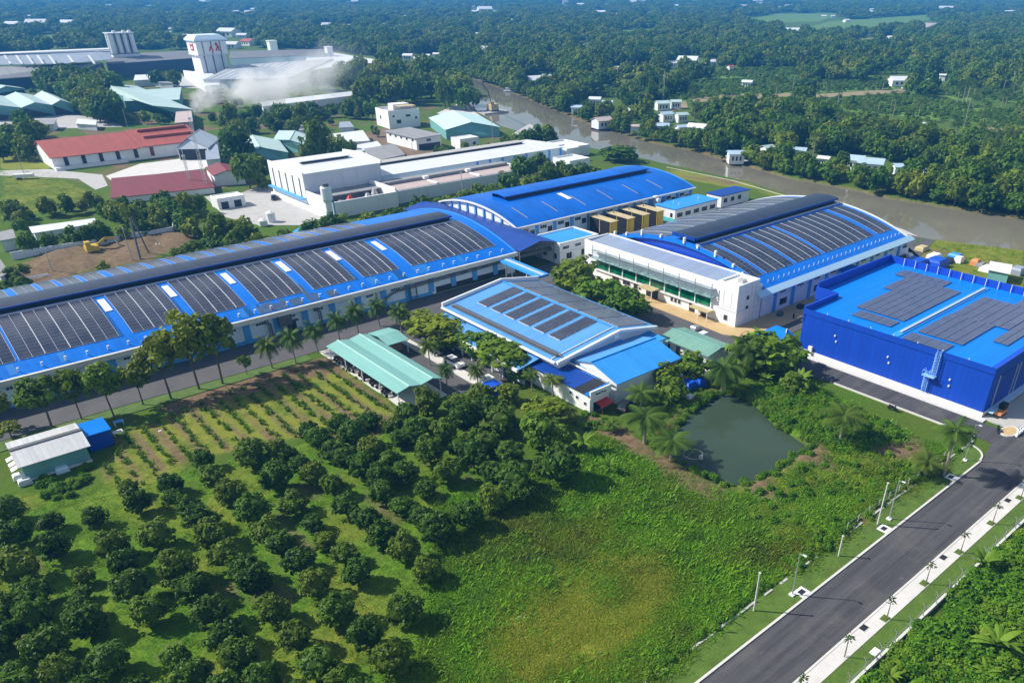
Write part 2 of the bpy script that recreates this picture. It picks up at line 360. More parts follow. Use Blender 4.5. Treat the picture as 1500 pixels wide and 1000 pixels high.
HAZE = 0.00026

# ------------------------------------------------------------------ ground, water, roads
POND = GP([(1013, 598), (1000, 615), (975, 640), (985, 668), (1020, 690), (1072, 712), (1105, 702), (1135, 690), (1165, 668), (1198, 652), (1172, 640), (1140, 622), (1118, 598), (1095, 580), (1065, 572), (1040, 577)])
RIV_N = [(226, 20), (226, 60)] + GP([(1500, 364), (1452, 358), (1400, 352), (1345, 345), (1300, 328), (1200, 297), (1100, 265), (1000, 243), (930, 228), (870, 216), (810, 200), (765, 192), (738, 184), (710, 168), (690, 149), (672, 129), (655, 112)])
RIV_F = [(362, 585)] + GP([(664, 107), (690, 114), (730, 128), (760, 139), (820, 164), (870, 184), (930, 202), (1000, 217), (1060, 231), (1150, 257), (1250, 275), (1300, 287), (1400, 303), (1500, 318)]) + [(258, 50), (258, 20)]
RIVER = RIV_N + RIV_F
CROP = GP([(165, 640), (330, 575), (490, 528), (585, 600), (545, 640), (470, 632), (380, 655), (300, 668), (200, 715), (140, 705)])
BARE = GP([(310, 568), (480, 520), (500, 540), (420, 560), (260, 605), (225, 600)])
LUSH = GP([(640, 740), (760, 700), (860, 640), (905, 650), (1055, 725), (1140, 800), (1110, 850), (960, 1010), (600, 1010), (640, 860)])
DRY1 = GP([(700, 910), (790, 855), (900, 800), (1000, 850), (950, 930), (850, 985), (700, 985)])
DRY2 = GP([(835, 740), (900, 770), (960, 800), (1000, 850), (930, 900), (850, 860)])
PATH = GP([(862, 606), (905, 620), (980, 680), (1060, 722), (1075, 740), (1040, 735), (960, 690), (890, 640), (855, 622)])
SCRUB = GP([(1070, 715), (1190, 655), (1340, 640), (1400, 680), (1270, 770), (1160, 850), (1130, 790)])
SLOPE = GP([(1100, 570), (1170, 560), (1330, 640), (1250, 660), (1200, 650), (1150, 625), (1120, 595)])
BANKG = GP([(985, 246), (1100, 268), (1240, 310), (1330, 342), (1330, 352), (1235, 318), (1100, 280), (960, 256)])
INDUS = GP([(0, 120), (300, 120), (640, 152), (760, 195), (640, 250), (400, 300), (300, 285), (150, 240), (0, 230)])
EDGE = [(30, 35.6), (108, 35.6), (108, 37.6), (30, 37.4)]
DIRT = GP([(15, 410), (25, 392), (70, 372), (255, 338), (287, 346), (272, 368), (200, 385), (90, 412), (40, 420), (0, 425)])
RSIDE = GP([(1330, 345), (1450, 358), (1500, 362), (1500, 440), (1440, 410), (1330, 385)])
RLAWN = GP([(0, 250), (70, 252), (150, 285), (150, 300), (60, 310), (0, 325)])
RDRY = GP([(0, 228), (72, 226), (75, 247), (0, 248)])
REDYARD = GP([(85, 262), (180, 242), (300, 228), (310, 245), (230, 262), (150, 275)])
ORCH = [(-60, 20)] + GP([(640, 1010), (640, 860), (650, 740), (780, 660), (590, 605), (470, 640), (300, 680), (140, 715), (30, 720)]) + [(-60, 112)]
PLANT = GP([(760, 160), (1000, 100), (1500, 95), (1500, 190), (1250, 170), (1000, 150)])

xs = np.concatenate([np.arange(-70, 262, 1.0), np.arange(262, 430, 3.5), [430]])
ys = np.concatenate([np.arange(10, 182, 1.0), np.arange(182, 650, 3.5), [650]])
XX, YY = np.meshgrid(xs, ys)
def blur(a, n):
    for _ in range(n):
        p = np.pad(a, 1, mode='edge')
        a = (p[:-2, 1:-1] + p[2:, 1:-1] + p[1:-1, :-2] + p[1:-1, 2:] + 2 * p[1:-1, 1:-1]) / 6
    return a
def mask(poly, n=2): return blur(in_poly(XX, YY, poly).astype(float), n)
def vnoise(scale, seed, shape=XX.shape):
    r = np.random.default_rng(seed); g = r.random((96, 96))
    u = (XX / scale) % 95; v = (YY / scale) % 95
    i, j = np.floor(u).astype(int), np.floor(v).astype(int); fu, fv = u - i, v - j
    fu = fu * fu * (3 - 2 * fu); fv = fv * fv * (3 - 2 * fv)
    return (g[j, i] * (1 - fu) + g[j, i + 1] * fu) * (1 - fv) + (g[j + 1, i] * (1 - fu) + g[j + 1, i + 1] * fu) * fv
soft = np.clip(mask(CROP) + mask(LUSH) + mask(SCRUB) + mask(SLOPE) + mask(PATH) + mask(ORCH), 0, 1)
hz = soft * (vnoise(5, 1) * 0.35 + vnoise(1.7, 2) * 0.22 - 0.1) - 0.06
hz += mask(SLOPE, 4) * 0.5
pm = mask(POND, 3); rm = mask(RIVER, 2)
hz = hz * (1 - np.maximum(pm, rm)) - pm * 1.1 - rm * 1.8
hz += blur((np.abs(pm - 0.3) < 0.28).astype(float), 1) * 0.25
dm = mask(DIRT, 3); hz += dm * (vnoise(4, 5) * 1.6 + vnoise(1.5, 6) * 0.5)
verts = [(float(x), float(y), float(z)) for x, y, z in zip(XX.ravel(), YY.ravel(), hz.ravel())]
nx, ny = len(xs), len(ys)
faces = [(j * nx + i, j * nx + i + 1, (j + 1) * nx + i + 1, (j + 1) * nx + i) for j in range(ny - 1) for i in range(nx - 1)]
# skirts of the same sheet out to the horizon
BIG = 14000.0; o0 = len(verts)
x0_, x1_, y0_, y1_ = xs[0], xs[-1], ys[0], ys[-1]; ze = -0.06
ring = [(-BIG, -BIG), (BIG, -BIG), (BIG, BIG), (-BIG, BIG), (x0_, y0_), (x1_, y0_), (x1_, y1_), (x0_, y1_)]
verts += [(float(a), float(b), ze) for a, b in ring]
faces += [tuple(o0 + k for k in q) for q in ((0, 1, 5, 4), (1, 2, 6, 5), (2, 3, 7, 6), (3, 0, 4, 7))]
me = bpy.data.meshes.new('ground'); me.from_pydata(verts, [], faces)
me.polygons.foreach_set('use_smooth', [True] * len(me.polygons))
zc = np.zeros((len(verts), 4)); zc[:, 3] = 1
n1 = vnoise(6, 8); n2 = vnoise(2.2, 9)
rows = 0.5 + 0.5 * np.sin((XX * 1.0) * 2 * math.pi / 3.15)
soil = mask(CROP) * (0.12 + 0.5 * rows * (0.4 + n1)) + mask(BARE) * 0.9 + mask(PATH, 1) * 0.85 + mask(DIRT, 2) * 1.0 + mask(ORCH, 2) * np.clip((n1 - 0.55) * 1.5, 0, 0.5) + mask(SCRUB) * np.clip((n1 - 0.36) * 2.6, 0, .95) + mask(EDGE, 1) * np.clip((n2 - .2) * 1.4, 0, .9) + mask(REDYARD) * 0.5 + blur((np.abs(pm - 0.25) < 0.24).astype(float), 1) * 0.5 + mask(RSIDE) * np.clip((n1 - .5) * 1.5, 0, .6)
lush = mask(LUSH, 3) * (0.75 + 0.3 * n2) + mask(SLOPE) * 1.0 + mask(ORCH, 3) * 0.45
dry = mask(DRY1, 40) * (0.45 + 0.9 * n1) + mask(DRY2, 30) * 1.0 * n1 + mask(LUSH, 4) * np.clip((vnoise(14, 12) - .45) * 1.1, 0, .6) + mask(RSIDE, 2) * 0.75 + mask(BANKG, 2) * (.3 + .5 * n1) + mask(INDUS, 2) * .35 * n1 + mask(RDRY) * 1.0 + mask(RLAWN, 3) * (0.35 + 0.4 * n1) + mask(ORCH, 2) * (0.10 + 0.50 * (1 - n1)) + mask(SCRUB) * 0.8 * n2 + mask(CROP) * (.35 + .5 * n2)
rb = blur((np.abs(rm - 0.3) < 0.25).astype(float), 1)
soil += rb * 0.8 + mask(INDUS, 2) * np.clip((n1 - .38) * 1.7, 0, .7) + mask(BANKG, 2) * np.clip((n1 - .5) * 1.6, 0, .6)
zc[:o0, 0] = np.clip(soil, 0, 1).ravel(); zc[:o0, 1] = np.clip(lush, 0, 1).ravel(); zc[:o0, 2] = np.clip(dry, 0, 1).ravel()
at = me.attributes.new('zone', 'FLOAT_COLOR', 'POINT'); at.data.foreach_set('color', zc.ravel())
m, N, L, b = new_mat('grass and soil ground')
an = N.new('ShaderNodeAttribute'); an.attribute_name = 'zone'
sp = N.new('ShaderNodeSeparateColor'); L.new(an.outputs['Color'], sp.inputs[0])
pv = pos_vec(N, L)
g1 = noise_node(N, L, pv, 0.9, 6, 0.7); g2 = noise_node(N, L, pv, 3.5, 5, 0.75); g3 = noise_node(N, L, pv, 0.05, 4, 0.6)
grass = mix_c(N, L, ramp(N, L, g2, 0.3, 0.7), (0.035, 0.090, 0.007), (0.10, 0.19, 0.016))
grass = mix_c(N, L, ramp(N, L, g3, 0.35, 0.65), grass, mix_c(N, L, g1, (0.045, 0.085, 0.012), (0.12, 0.17, 0.022)))
lushc = mix_c(N, L, ramp(N, L, g2, 0.3, 0.7), (0.050, 0.15, 0.006), (0.14, 0.34, 0.014))
dryc = mix_c(N, L, ramp(N, L, g2, 0.3, 0.72), (0.12, 0.16, 0.012), (0.28, 0.29, 0.05))
soilc = mix_c(N, L, ramp(N, L, g1, 0.3, 0.7), (0.11, 0.075, 0.042), (0.24, 0.175, 0.105))
def fz(ch, k): return ramp(N, L, math_n(N, L, 'ADD', sp.outputs[ch], math_n(N, L, 'MULTIPLY', math_n(N, L, 'SUBTRACT', k, 0.5), 0.9)), 0.28, 0.62)
cc = mix_c(N, L, fz(1, g1), grass, lushc)
cc = mix_c(N, L, fz(2, g1), cc, dryc)
g4 = noise_node(N, L, pv, 1.6, 6, 0.75)
cc = mix_c(N, L, fz(0, g4), cc, soilc)
L.new(cc, b.inputs['Base Color']); b.inputs['Roughness'].default_value = 0.95; b.inputs['Specular IOR Level'].default_value = 0.1
bp = N.new('ShaderNodeBump'); bp.inputs['Strength'].default_value = 0.7; bp.inputs['Distance'].default_value = 0.25
L.new(g2, bp.inputs['Height']); L.new(bp.outputs['Normal'], b.inputs['Normal'])
me.materials.append(m)
ground = bpy.data.objects.new('ground', me); C.objects.link(ground); ground['kind'] = 'structure'
def ground_z(x, y):
    i = np.clip(np.searchsorted(xs, x), 0, nx - 1); j = np.clip(np.searchsorted(ys, y), 0, ny - 1); return hz[j, i]

def grow(poly, d):
    cx, cy = sum(p[0] for p in poly) / len(poly), sum(p[1] for p in poly) / len(poly)
    return [(x + (x - cx) / math.hypot(x - cx, y - cy) * d, y + (y - cy) / math.hypot(x - cx, y - cy) * d) for x, y in poly]
def water(name, poly, z, m):
    o = obj(name, MB().add([(*p, z) for p in poly], [tuple(range(len(poly)))]), m); o['kind'] = 'structure'
    bm = bmesh.new(); bm.from_mesh(o.data); bmesh.ops.triangulate(bm, faces=bm.faces)
    for f in bm.faces:
        if f.normal.z < 0: f.normal_flip()
    bm.to_mesh(o.data); bm.free(); return o
water('pond_water', grow(POND, 1.5), -0.5, m_pond)
water('river_water', [(x - 2, y) for x, y in RIV_N] + [(x + 2, y) for x, y in RIV_F], -0.75, m_river)

# revetment along the factory side; its paleness also paints sky reflected at the shore
bank = MB()
bl = GP([(985, 243), (1080, 262), (1150, 282), (1240, 306), (1325, 334), (1350, 346)])
for (xa, ya), (xb, yb) in zip(bl, bl[1:]):
    bank.slab([(xa - 3.5, ya, .06), (xb - 3.5, yb, .06), (xb + 1.5, yb, -0.9), (xa + 1.5, ya, -0.9)], 0.3)
struct('river_revetment', bank, m_concl, 'pale concrete revetment sloping into the river')

# asphalt and paving
sheet('factory_road', [(-60, 135.2), (-60, 146.6), (121.4, 146.6), (121.4, 135.5), (76, 135.8), (50, 134.6), (20, 135.4)], 0.02, m_asphy)
sheet('parking_lane', rect(60.9, 66.4, 101.5, 135.5), 0.03, m_asphy)
sheet('car_lane', [(68.6, 100), (75.5, 100), (75.5, 128), (73.5, 135.5), (68.6, 135.5)], 0.03, m_asphy)
sheet('factory_yard', [(97, 88), (97, 135.4), (121.3, 135.4), (121.3, 83.2), (160, 83.0), (192, 84), (200, 96), (212, 106), (212, 92), (165, 79.5), (121.4, 79.5), (121.2, 72), (110, 72), (104, 78)], 0.03, m_asphy)
sheet('back_yard', rect(121, 205, 142, 163), 0.01, m_asphy)
sheet('pond_road', [(114.4, 32.3), (119.6, 32.3), (119.6, 74), (121, 79.5), (113, 80), (110, 74), (113.2, 68), (114.3, 60)], 0.045, m_asph)
road = sheet('main_road', [(30, 25.7), (126, 25.7), (128, 32.2), (118, 33), (114.8, 33.6), (108, 32.0), (30, 32.0)], 0.06, m_asph)
sheet('sidewalk_by_canopy', rect(66.5, 68.5, 101, 128), 0.10, m_concl)
sheet('canopy_slab', rect(52.4, 60.8, 102.6, 134.2), 0.08, m_concl)
sheet('sandy_apron', [(116.8, 88), (118.6, 84.2), (124, 82.9), (160, 82.9), (160, 88.9), (121.4, 88.9), (121.4, 132), (118.3, 132)], 0.14, m_sand)
sheet('house_apron', rect(96, 103, 78.5, 91), 0.05, m_concl)
sheet('verge_by_road', [(-60, 131.4), (-60, 135), (20, 135.1), (50, 134.3), (50, 131.8), (20, 131.6)], 0.06, paint('mown grass', (0.075, 0.14, 0.022), 0.95, 0.45, 0.5, (0.16, 0.15, 0.05), scale=0.6, bump=0.6))
m_mown = MATS['mown grass']
m_mown2 = paint('dark mown turf', (0.072, 0.135, 0.014), 0.95, 0.55, 0.6, (0.13, 0.145, 0.03), scale=0.45, bump=0.8)
struct('white_yard', MB().prism(GP([(300, 288), (345, 285), (398, 268), (402, 290), (450, 302), (478, 318), (440, 330), (380, 330), (330, 318)]), -.3, .03), m_conc)
struct('red_yard', MB().prism(GP([(155, 258), (205, 240), (305, 228), (310, 246), (230, 255), (165, 266)]), -.3, .03), m_concl)
struct('lawn_path', MB().prism(GP([(0, 250), (70, 248), (150, 256), (158, 272), (140, 278), (115, 262), (0, 257)]), -.3, .02), m_conc)
struct('river_yard', MB().prism(GP([(640, 166), (676, 150), (704, 170), (690, 176)]), -.3, .04), m_concl)
struct('shed_yard', MB().prism(GP([(-60, 172), (108, 168), (165, 178), (180, 186), (-60, 192)]), -.3, .03), m_conc)
struct('dirt_yard', MB().prism(GP([(520, 205), (560, 190), (590, 205), (620, 222), (690, 214), (640, 236), (590, 240), (520, 222)]), -.3, .02), m_soil)
struct('tower_yard', MB().prism(GP([(200, 112), (262, 108), (300, 130), (230, 128)]), -.3, .03), m_conc)

# main road: kerbs, verges, sidewalk slabs
road_n = 0
def strip(name, y0, y1, z, m, x0=30, x1=112, label=None):
    return sheet(name, rect(x0, x1, y0, y1), z, m, label=label)
k = MB()
k.box(30, 108, 32.0, 32.28, -0.2, 0.19)
struct('kerb', k, m_concl, 'white kerb on the meadow side of the main road')
kk = MB()
arcp = [(108 + 3.4 * math.sin(t), 35.6 - 3.4 * math.cos(t)) for t in np.linspace(0, math.pi / 2, 8)]
for (xa, ya), (xb, yb) in zip(arcp, arcp[1:]):
    d = math.hypot(xb - xa, yb - ya); nx_, ny_ = -(yb - ya) / d * .28, (xb - xa) / d * .28
    kk.prism([(xa, ya), (xb, yb), (xb + nx_, yb + ny_), (xa + nx_, ya + ny_)], -0.2, 0.19)
struct('corner_kerb', kk, m_concl)
k2 = MB(); k2.box(30, 128, 25.45, 25.7, -0.2, 0.2); struct('sidewalk_kerb', k2, m_concl)
sheet('left_verge', [(30, 32.28), (108, 32.28), (110.5, 33.2), (111.2, 35.4), (110.8, 36), (30, 35.4)], 0.13, m_mown2)
sheet('right_verge', rect(30, 130, 21.9, 23.78), 0.12, m_mown2)
sidewalk = sheet('sidewalk', rect(30, 130, 23.8, 25.44), 0.10, m_conc)
for i in range(44):
    s = sheet('sidewalk_slab', rect(30 + i * 2.2, 30 + i * 2.2 + 2.17, 23.82, 25.43), 0.16 + 0.006 * rng.random(), m_concl); del s['kind']; s.parent = sidewalk
edging = struct('stone_edging', MB().box(30, 112.5, 35.42, 35.6, -.3, .1), m_conc, 'low broken stone edging between verge and meadow')
for i in range(55):
    x = 112.5 - i * 1.5
    if rng.random() < .14: continue
    obj('edging_stone', MB().box(x - 1.46, x, 35.39 + rng.uniform(-.05, .03), 35.62 + rng.uniform(0, .06), -0.2, 0.22 + rng.uniform(-.07, .08)), m_conc, edging)
# pond-road kerb and box-building apron
struct('pond_road_kerb', MB().box(114.1, 114.4, 36, 61, -.2, .16), m_concl)
struct('box_apron', MB().box(119.6, 121.0, 37.2, 74, -.2, .17), m_concl)
struct('box_side_apron', MB().box(120.9, 165, 32.6, 37.9, -.2, .05), m_conc)

# ------------------------------------------------------------------ factory halls
def arc_fn(yc, half, z_eave, rise):
    R = (half * half + rise * rise) / (2 * rise)
    return lambda y: z_eave + rise - (R - math.sqrt(R * R - (y - yc) ** 2))
def arc_roof(parent, name, m, x0, x1, y0, y1, fn, t=0.18, n=22, label=None):
    ysn = [y0 + (y1 - y0) * i / n for i in range(n + 1)]
    pts = [(y, fn(y)) for y in ysn] + [(y, fn(y) - t) for y in reversed(ysn)]
    mb = MB(); k = len(ysn)
    v = [(x0, u, z) for u, z in pts] + [(x1, u, z) for u, z in pts]; f = []
    P2 = len(pts)
    for i in range(P2): f.append((i, P2 + i, P2 + (i + 1) % P2, (i + 1) % P2))
    for i in range(n):
        f.append((i, i + 1, P2 - 2 - i, P2 - 1 - i)); f.append((P2 + i, P2 + i + 1, P2 + P2 - 2 - i, P2 + P2 - 1 - i))
    mb.add(v, f); return obj(name, mb, m, parent, label)
def arc_gable(parent, x, y0, y1, z0, fn, m, t=0.3, n=22, drop=0.2, name='gable_wall'):
    ysn = [y0 + (y1 - y0) * i / n for i in range(n + 1)]
    pts = [(y0, z0), (y1, z0)] + [(y, fn(y) - drop) for y in reversed(ysn)]
    return obj(name, MB().profile(pts, 'X', x, x + t), m, parent)
def arc_rim(parent, x0, x1, y0, y1, fn, m, up=0.12, t=0.4, n=22):
    ysn = [y0 + (y1 - y0) * i / n for i in range(n + 1)]
    return obj('gable_trim', MB().profile([(y, fn(y) + up) for y in ysn] + [(y, fn(y) - t) for y in reversed(ysn)], 'X', x0, x1), m, parent)
def solar_strip(parent, x0, x1, y0, y1, fn, m, pitch=1.02, lift=0.16, gap=0.09):
    n = max(1, int(abs(y1 - y0) / pitch)); mb = MB(); st = (y1 - y0) / n
    for i in range(n):
        a = y0 + st * i + gap; b = y0 + st * (i + 1)
        mb.slab([(x0, a, fn(a) + lift), (x1, a, fn(a) + lift), (x1, b, fn(b) + lift), (x0, b, fn(b) + lift)], 0.05)
    return obj('solar_strip', mb, m, parent)
def solar_array(parent, x0, x1, y0, y1, fn, m, width=1.86, rails=True, label=None):
    n = max(1, round((x1 - x0) / width)); w = (x1 - x0) / n; r = MB()
    seg = [y0 + (y1 - y0) * i / 8 for i in range(9)]
    for i in range(n + 1):
        x = x0 + i * w
        if rails and 0 < i < n and i % 2 == 0:
            for a, c in zip(seg, seg[1:]):
                r.slab([(x - .07, a, fn(a) + .21), (x + .07, a, fn(a) + .21), (x + .07, c, fn(c) + .21), (x - .07, c, fn(c) + .21)], .05)
        else:
            for a, c in zip(seg, seg[1:]):
                r.slab([(x - .03, a, fn(a) + .12), (x + .03, a, fn(a) + .12), (x + .03, c, fn(c) + .12), (x - .03, c, fn(c) + .12)], .05)
    for yb in (y0, y1 - .12): r.slab([(x0 - .03, yb, fn(yb) + .1), (x1 + .03, yb, fn(yb) + .1), (x1 + .03, yb + .12, fn(yb + .12) + .1), (x0 - .03, yb + .12, fn(yb + .12) + .1)], .05)
    a = obj('solar_array', r, m_rail, parent, label)
    for i in range(n): solar_strip(a, x0 + i * w + .085, x0 + (i + 1) * w - .085, y0, y1, fn, m)
    return a

# --- the long hall
lh = thing('factory_hall', 'longest factory hall with arched blue roof and solar arrays behind the row of street trees', 'factory', (46, 172, 0))
LX0, LX1, LY0, LY1 = -22.0, 109.6, 147.0, 197.0
fl = arc_fn(172, 25, 5.0, 4.2)
obj('wall', MB().box(LX0, LX1 - .1, LY0, LY0 + .4, 0, 4.7).box(LX0, LX1 - .1, LY1 - .4, LY1, 0, 4.9), m_bluish, lh)
arc_gable(lh, LX1 - .4, LY0 + .41, LY1 - .41, 0, fl, m_white)
obj('plinth', MB().box(LX0, 86, LY0 - .06, LY0 + .1, 0, .75), m_lblue, lh, 'darker blue painted band at the foot of the wall')
arc_roof(lh, 'roof', m_roof, LX0, LX1, LY0 - .3, LY1 + .3, fl)
arc_rim(lh, LX1 + .002, LX1 + .35, LY0 - .3, LY1 + .3, fl, m_sroof, 0.15)
obj('gutter', MB().box(LX0, LX1 + .2, LY0 - 1.15, LY0 - .31, 4.2, 5.02).box(LX0, LX1 + .2, LY0 - 1.15, LY0 - 1.0, 5.02, 5.12), m_gutter, lh)
px_ = [8.4 + 5.95 * i for i in range(-4, 17)]
for x in px_: obj('pilaster', MB().box(x - .62, x + .62, LY0 - .28, LY0 + .05, .76, 4.19), m_lblue, lh)
for i, x in enumerate(px_):
    c = x + 2.97
    if c > 108 or i in (8, 13): continue
    w = obj('vent_opening', MB().box(c - 1.15, c + 1.15, LY0 - .07, LY0 + .03, 3.05, 3.6), m_bluish, lh)
    for k in range(4): obj('vent_pane', MB().box(c - 1.02 + k * .53, c - .58 + k * .53, LY0 - .1, LY0, 3.12, 3.53), m_dark, w)
    if i % 3 == 2 and c < 60:
        d = obj('door', MB().box(c - .9, c + .9, LY0 - .08, LY0 + .03, .05, 2.2), m_dark, lh); obj('door_hood', MB().box(c - 1.3, c + 1.3, LY0 - 1.0, LY0 - .03, 2.45, 2.6), m_pipe, d)
# ridge monitor; black walls paint the shadow gap under its roof
fm = lambda y: 10.55 - ((y - 170.6) / 3.0) ** 2 * .3
rv = obj('ridge_vent', MB().box(LX0, 105.2, 167.9, 168.1, fl(168) - .1, fm(168) - .1).box(LX0, 105.2, 172.3, 172.5, fl(172) - .1, fm(172.4) - .1).box(104.9, 105.2, 168.1, 172.3, 8.9, 10.3), m_black, lh)
arc_roof(rv, 'vent_roof', m_slate, LX0, 105.0, 167.5, 173.2, fm, 0.12, 8, 'narrow dark slate coloured ridge vent roof')
obj('vent_edge', MB().box(LX0, 105.6, 167.25, 167.49, fm(167.5) - .28, fm(167.5) + .03).box(105.05, 105.6, 167.5, 173.2, 10.1, 10.35), m_dkblue, rv)
obj('vent_flashing', MB().box(LX0, 106, 166.55, 166.8, fl(166.7) + .05, fl(166.7) + .3), m_rail, lh)
groups = [(-20.0, -9.4), (-7.6, 7.6 - .2), (7.9, 23.3), (25.6, 34.9), (37.1, 46.2), (48.7, 58.0), (60.3, 69.7), (71.7, 80.3), (83.6, 106.6)]
for i, (a, c) in enumerate(groups):
    solar_array(lh, a, c, 150.6, 166.2, fl, m_solar)
for i, (a, c) in enumerate(groups):
    if i < len(groups) - 1:
        g_ = (c, groups[i + 1][0]); mid = (g_[0] + g_[1]) / 2
        s = MB(); sg = [159.2 + k * .9 for k in range(7)]
        for p, q in zip(sg, sg[1:]): s.slab([(mid - .62, p, fl(p) + .14), (mid + .62, p, fl(p) + .14), (mid + .62, q, fl(q) + .14), (mid - .62, q, fl(q) + .14)], .1)
        if g_[1] - g_[0] > 1.2: obj('skylight', s, m_wplast, lh)
for i in range(26):                                       # replaced and faded roof sheets
    x = rng.uniform(-18, 106); w = rng.choice((1.1, 1.1, 2.2)); a, c = (147.4, 150.2) if i % 3 else (150.4, 166)
    if i % 3 == 0:
        gi = rng.randrange(2, len(groups) - 1); x = groups[gi][1] + .15; w = .55
    sg = [a + (c - a) * k / 6 for k in range(7)]; s = MB()
    for p, q in zip(sg, sg[1:]): s.slab([(x, p, fl(p) + .03), (x + w, p, fl(p) + .03), (x + w, q, fl(q) + .03), (x, q, fl(q) + .03)], .03)
    obj('roof_sheet', s, m_faded, lh)
for x, w, c in ((47.6, 1.1, 149.4), (48.8, 2.2, 149.9), (51.1, 1.1, 149.2), (52.3, 1.1, 150.2), (54.2, 2.2, 149.4), (57.8, .9, 153.5), (59, 1.1, 149.6), (62, 2.2, 149.2)):
    sg = [147.2 + (c - 147.2) * k / 4 for k in range(5)]; s = MB()
    for p, q in zip(sg, sg[1:]): s.slab([(x, p, fl(p) + .05), (x + w, p, fl(p) + .05), (x + w, q, fl(q) + .05), (x, q, fl(q) + .05)], .03)
    obj('soot_sheet', s, m_soot, lh, 'soot blackened roof sheets near the eave')
xx = -20
for i in range(26):
    w = 3.4 if i % 3 else 2.6
    solar_array(lh, xx, xx + w, 174.6, 193.8, fl, m_solard, 1.75)
    xx += w + (1.5 if i % 4 == 3 else .9)
for i in range(38):
    x = -16 + i * 3.3 + rng.uniform(-.3, .3)
    obj('vent_pipe', MB().tube((x, 147.9, fl(147.9)), (x, 147.9, fl(147.9) + .75), .09).tube((x, 147.9, fl(147.9) + .7), (x + .3, 147.5, fl(147.9) + .8), .08), m_wplast, lh)
for x in (35.6, 47.8, 51.5, 58.2):
    obj('downpipe', MB().path([(x, 146.7, 4.4), (x, 146.4, 3.4), (x + .9, 146.4, 3.0), (x + .9, 146.4, .2)], .16).path([(x + .5, 146.5, 4.3), (x + .5, 146.5, .3)], .1), m_pipe, lh)
obj('pipe_rack', MB().path([(71, 146.3, .4), (75.5, 146.3, 2.8), (79, 146.3, 3.4), (108.5, 146.3, 3.9)], .22).path([(77.5, 146.1, 3.0), (108.5, 146.1, 3.55)], .12).path([(80, 146.3, .2), (80, 146.3, 3.4)], .2).path([(81.5, 146.2, .2), (81.5, 146.2, 3.4)], .15), m_pipe, lh)
obj('dust_duct', MB().box(50.2, 52.8, 145.6, 146.6, 2.2, 4.2).path([(50.6, 146, 0.1), (50.6, 146, 2.2)], .12).path([(52.4, 146, 0.1), (52.4, 146, 2.2)], .12), m_pipe, lh)
obj('loading_opening', MB().box(87, 107, LY0 - .09, LY0 + .05, .1, 1.5), m_dark, lh)

# --- dark blue link roof between the halls
lk = thing('link_roof', 'dark blue gabled link roof between the longest hall and the plain blue hall', 'roof', (115.6, 171, 0))
obj('roof_slope', MB().slab([(110.05, 145.4, 5.35), (116.4, 145.4, 6.7), (116.4, 199, 6.7), (110.05, 199, 5.35)], .12), m_dkblue, lk)
obj('roof_slope', MB().slab([(116.4, 145.4, 6.7), (121.6, 145.4, 5.5), (121.6, 199, 5.5), (116.4, 199, 6.7)], .12), m_dkblue, lk)
obj('truss', MB().path([(110.3, 146, 4.9), (121.3, 146, 4.9)], .12).path([(116.4, 146, 4.9), (116.4, 146, 6.5)], .1).box(110.2, 121.4, 147.2, 147.5, 3.0, 3.7), m_pipe, lk)
for x in (110.4, 121.2):
    for y in (146.2, 160, 174, 188): obj('post', MB().box(x - .12, x + .12, y - .12, y + .12, 0, 5.2), m_steel, lk)

# --- the plain blue hall
h2 = thing('factory_hall', 'plain bright blue arched hall without solar panels next to the river', 'factory', (157, 181, 0))
f2 = arc_fn(181, 19, 5.4, 3.0)
obj('wall', MB().box(122.4, 191.6, 162.6, 163.0, 0, 5.3).box(122.4, 191.6, 199, 199.4, 0, 5.3), m_bluish, h2)
for x in (122.3, 191.4): arc_gable(h2, x, 163.01, 198.99, 0, f2, m_white)
arc_roof(h2, 'roof', m_roof2, 121.9, 192.2, 161.9, 200.1, f2)
arc_rim(h2, 121.55, 121.89, 161.9, 200.1, f2, m_wplast, .12, .3); arc_rim(h2, 192.21, 192.5, 161.9, 200.1, f2, m_lblue, .12, .3)
obj('gutter', MB().box(121.8, 192.3, 161.4, 161.88, 5.15, 5.5), m_gutter, h2)
for i in range(12):
    x = 122.9 + i * 6.2; obj('pilaster', MB().box(x - .5, x + .5, 162.35, 162.65, 0, 5.1), m_lblue, h2)
    if i < 11:
        window(h2, '-Y', 162.6, x + 2.2, 3.6, 2.2, .8, m_bluish, n=3); window(h2, '-Y', 162.6, x + 4.5, 2.4, 1.6, 1.4, m_bluish)
for i in range(9):
    y = 165 + i * 4; obj('gable_fin', MB().box(121.95, 122.29, y - .3, y + .3, 0, f2(y) - .35), m_lblue, h2)
fm2 = lambda y: f2(181) + 1.25 - ((y - 181.2) / 3.6) ** 2 * .3
rv2 = obj('ridge_vent', MB().box(130.4, 187, 178.2, 178.4, f2(178.3) - .1, fm2(178.3) - .1).box(130.4, 187, 184, 184.2, f2(184) - .1, fm2(184) - .1), m_black, h2)  # black strips paint the shade below the vent roof
arc_roof(rv2, 'vent_roof', m_roof2, 129.8, 187.4, 177.8, 184.8, fm2, .12, 8)
obj('vent_edge', MB().box(129.8, 187.4, 177.55, 177.79, fm2(177.8) - .3, fm2(177.8) + .02), m_dkblue, rv2)
for x in (128, 138.5, 149, 159.5, 170, 180.5):
    s = MB(); sg = [165 + k for k in range(8)]
    for p, q in zip(sg, sg[1:]): s.slab([(x - .16, p, f2(p) + .08), (x + .16, p, f2(p) + .08), (x + .16, q, f2(q) + .08), (x - .16, q, f2(q) + .08)], .06)
    obj('skylight', s, m_oldgrey, h2)
s = MB(); sg = [170 + k for k in range(6)]
for p, q in zip(sg, sg[1:]): s.slab([(146.6, p, f2(p) + .12), (148.2, p, f2(p) + .12), (148.2, q, f2(q) + .12), (146.6, q, f2(q) + .12)], .08)
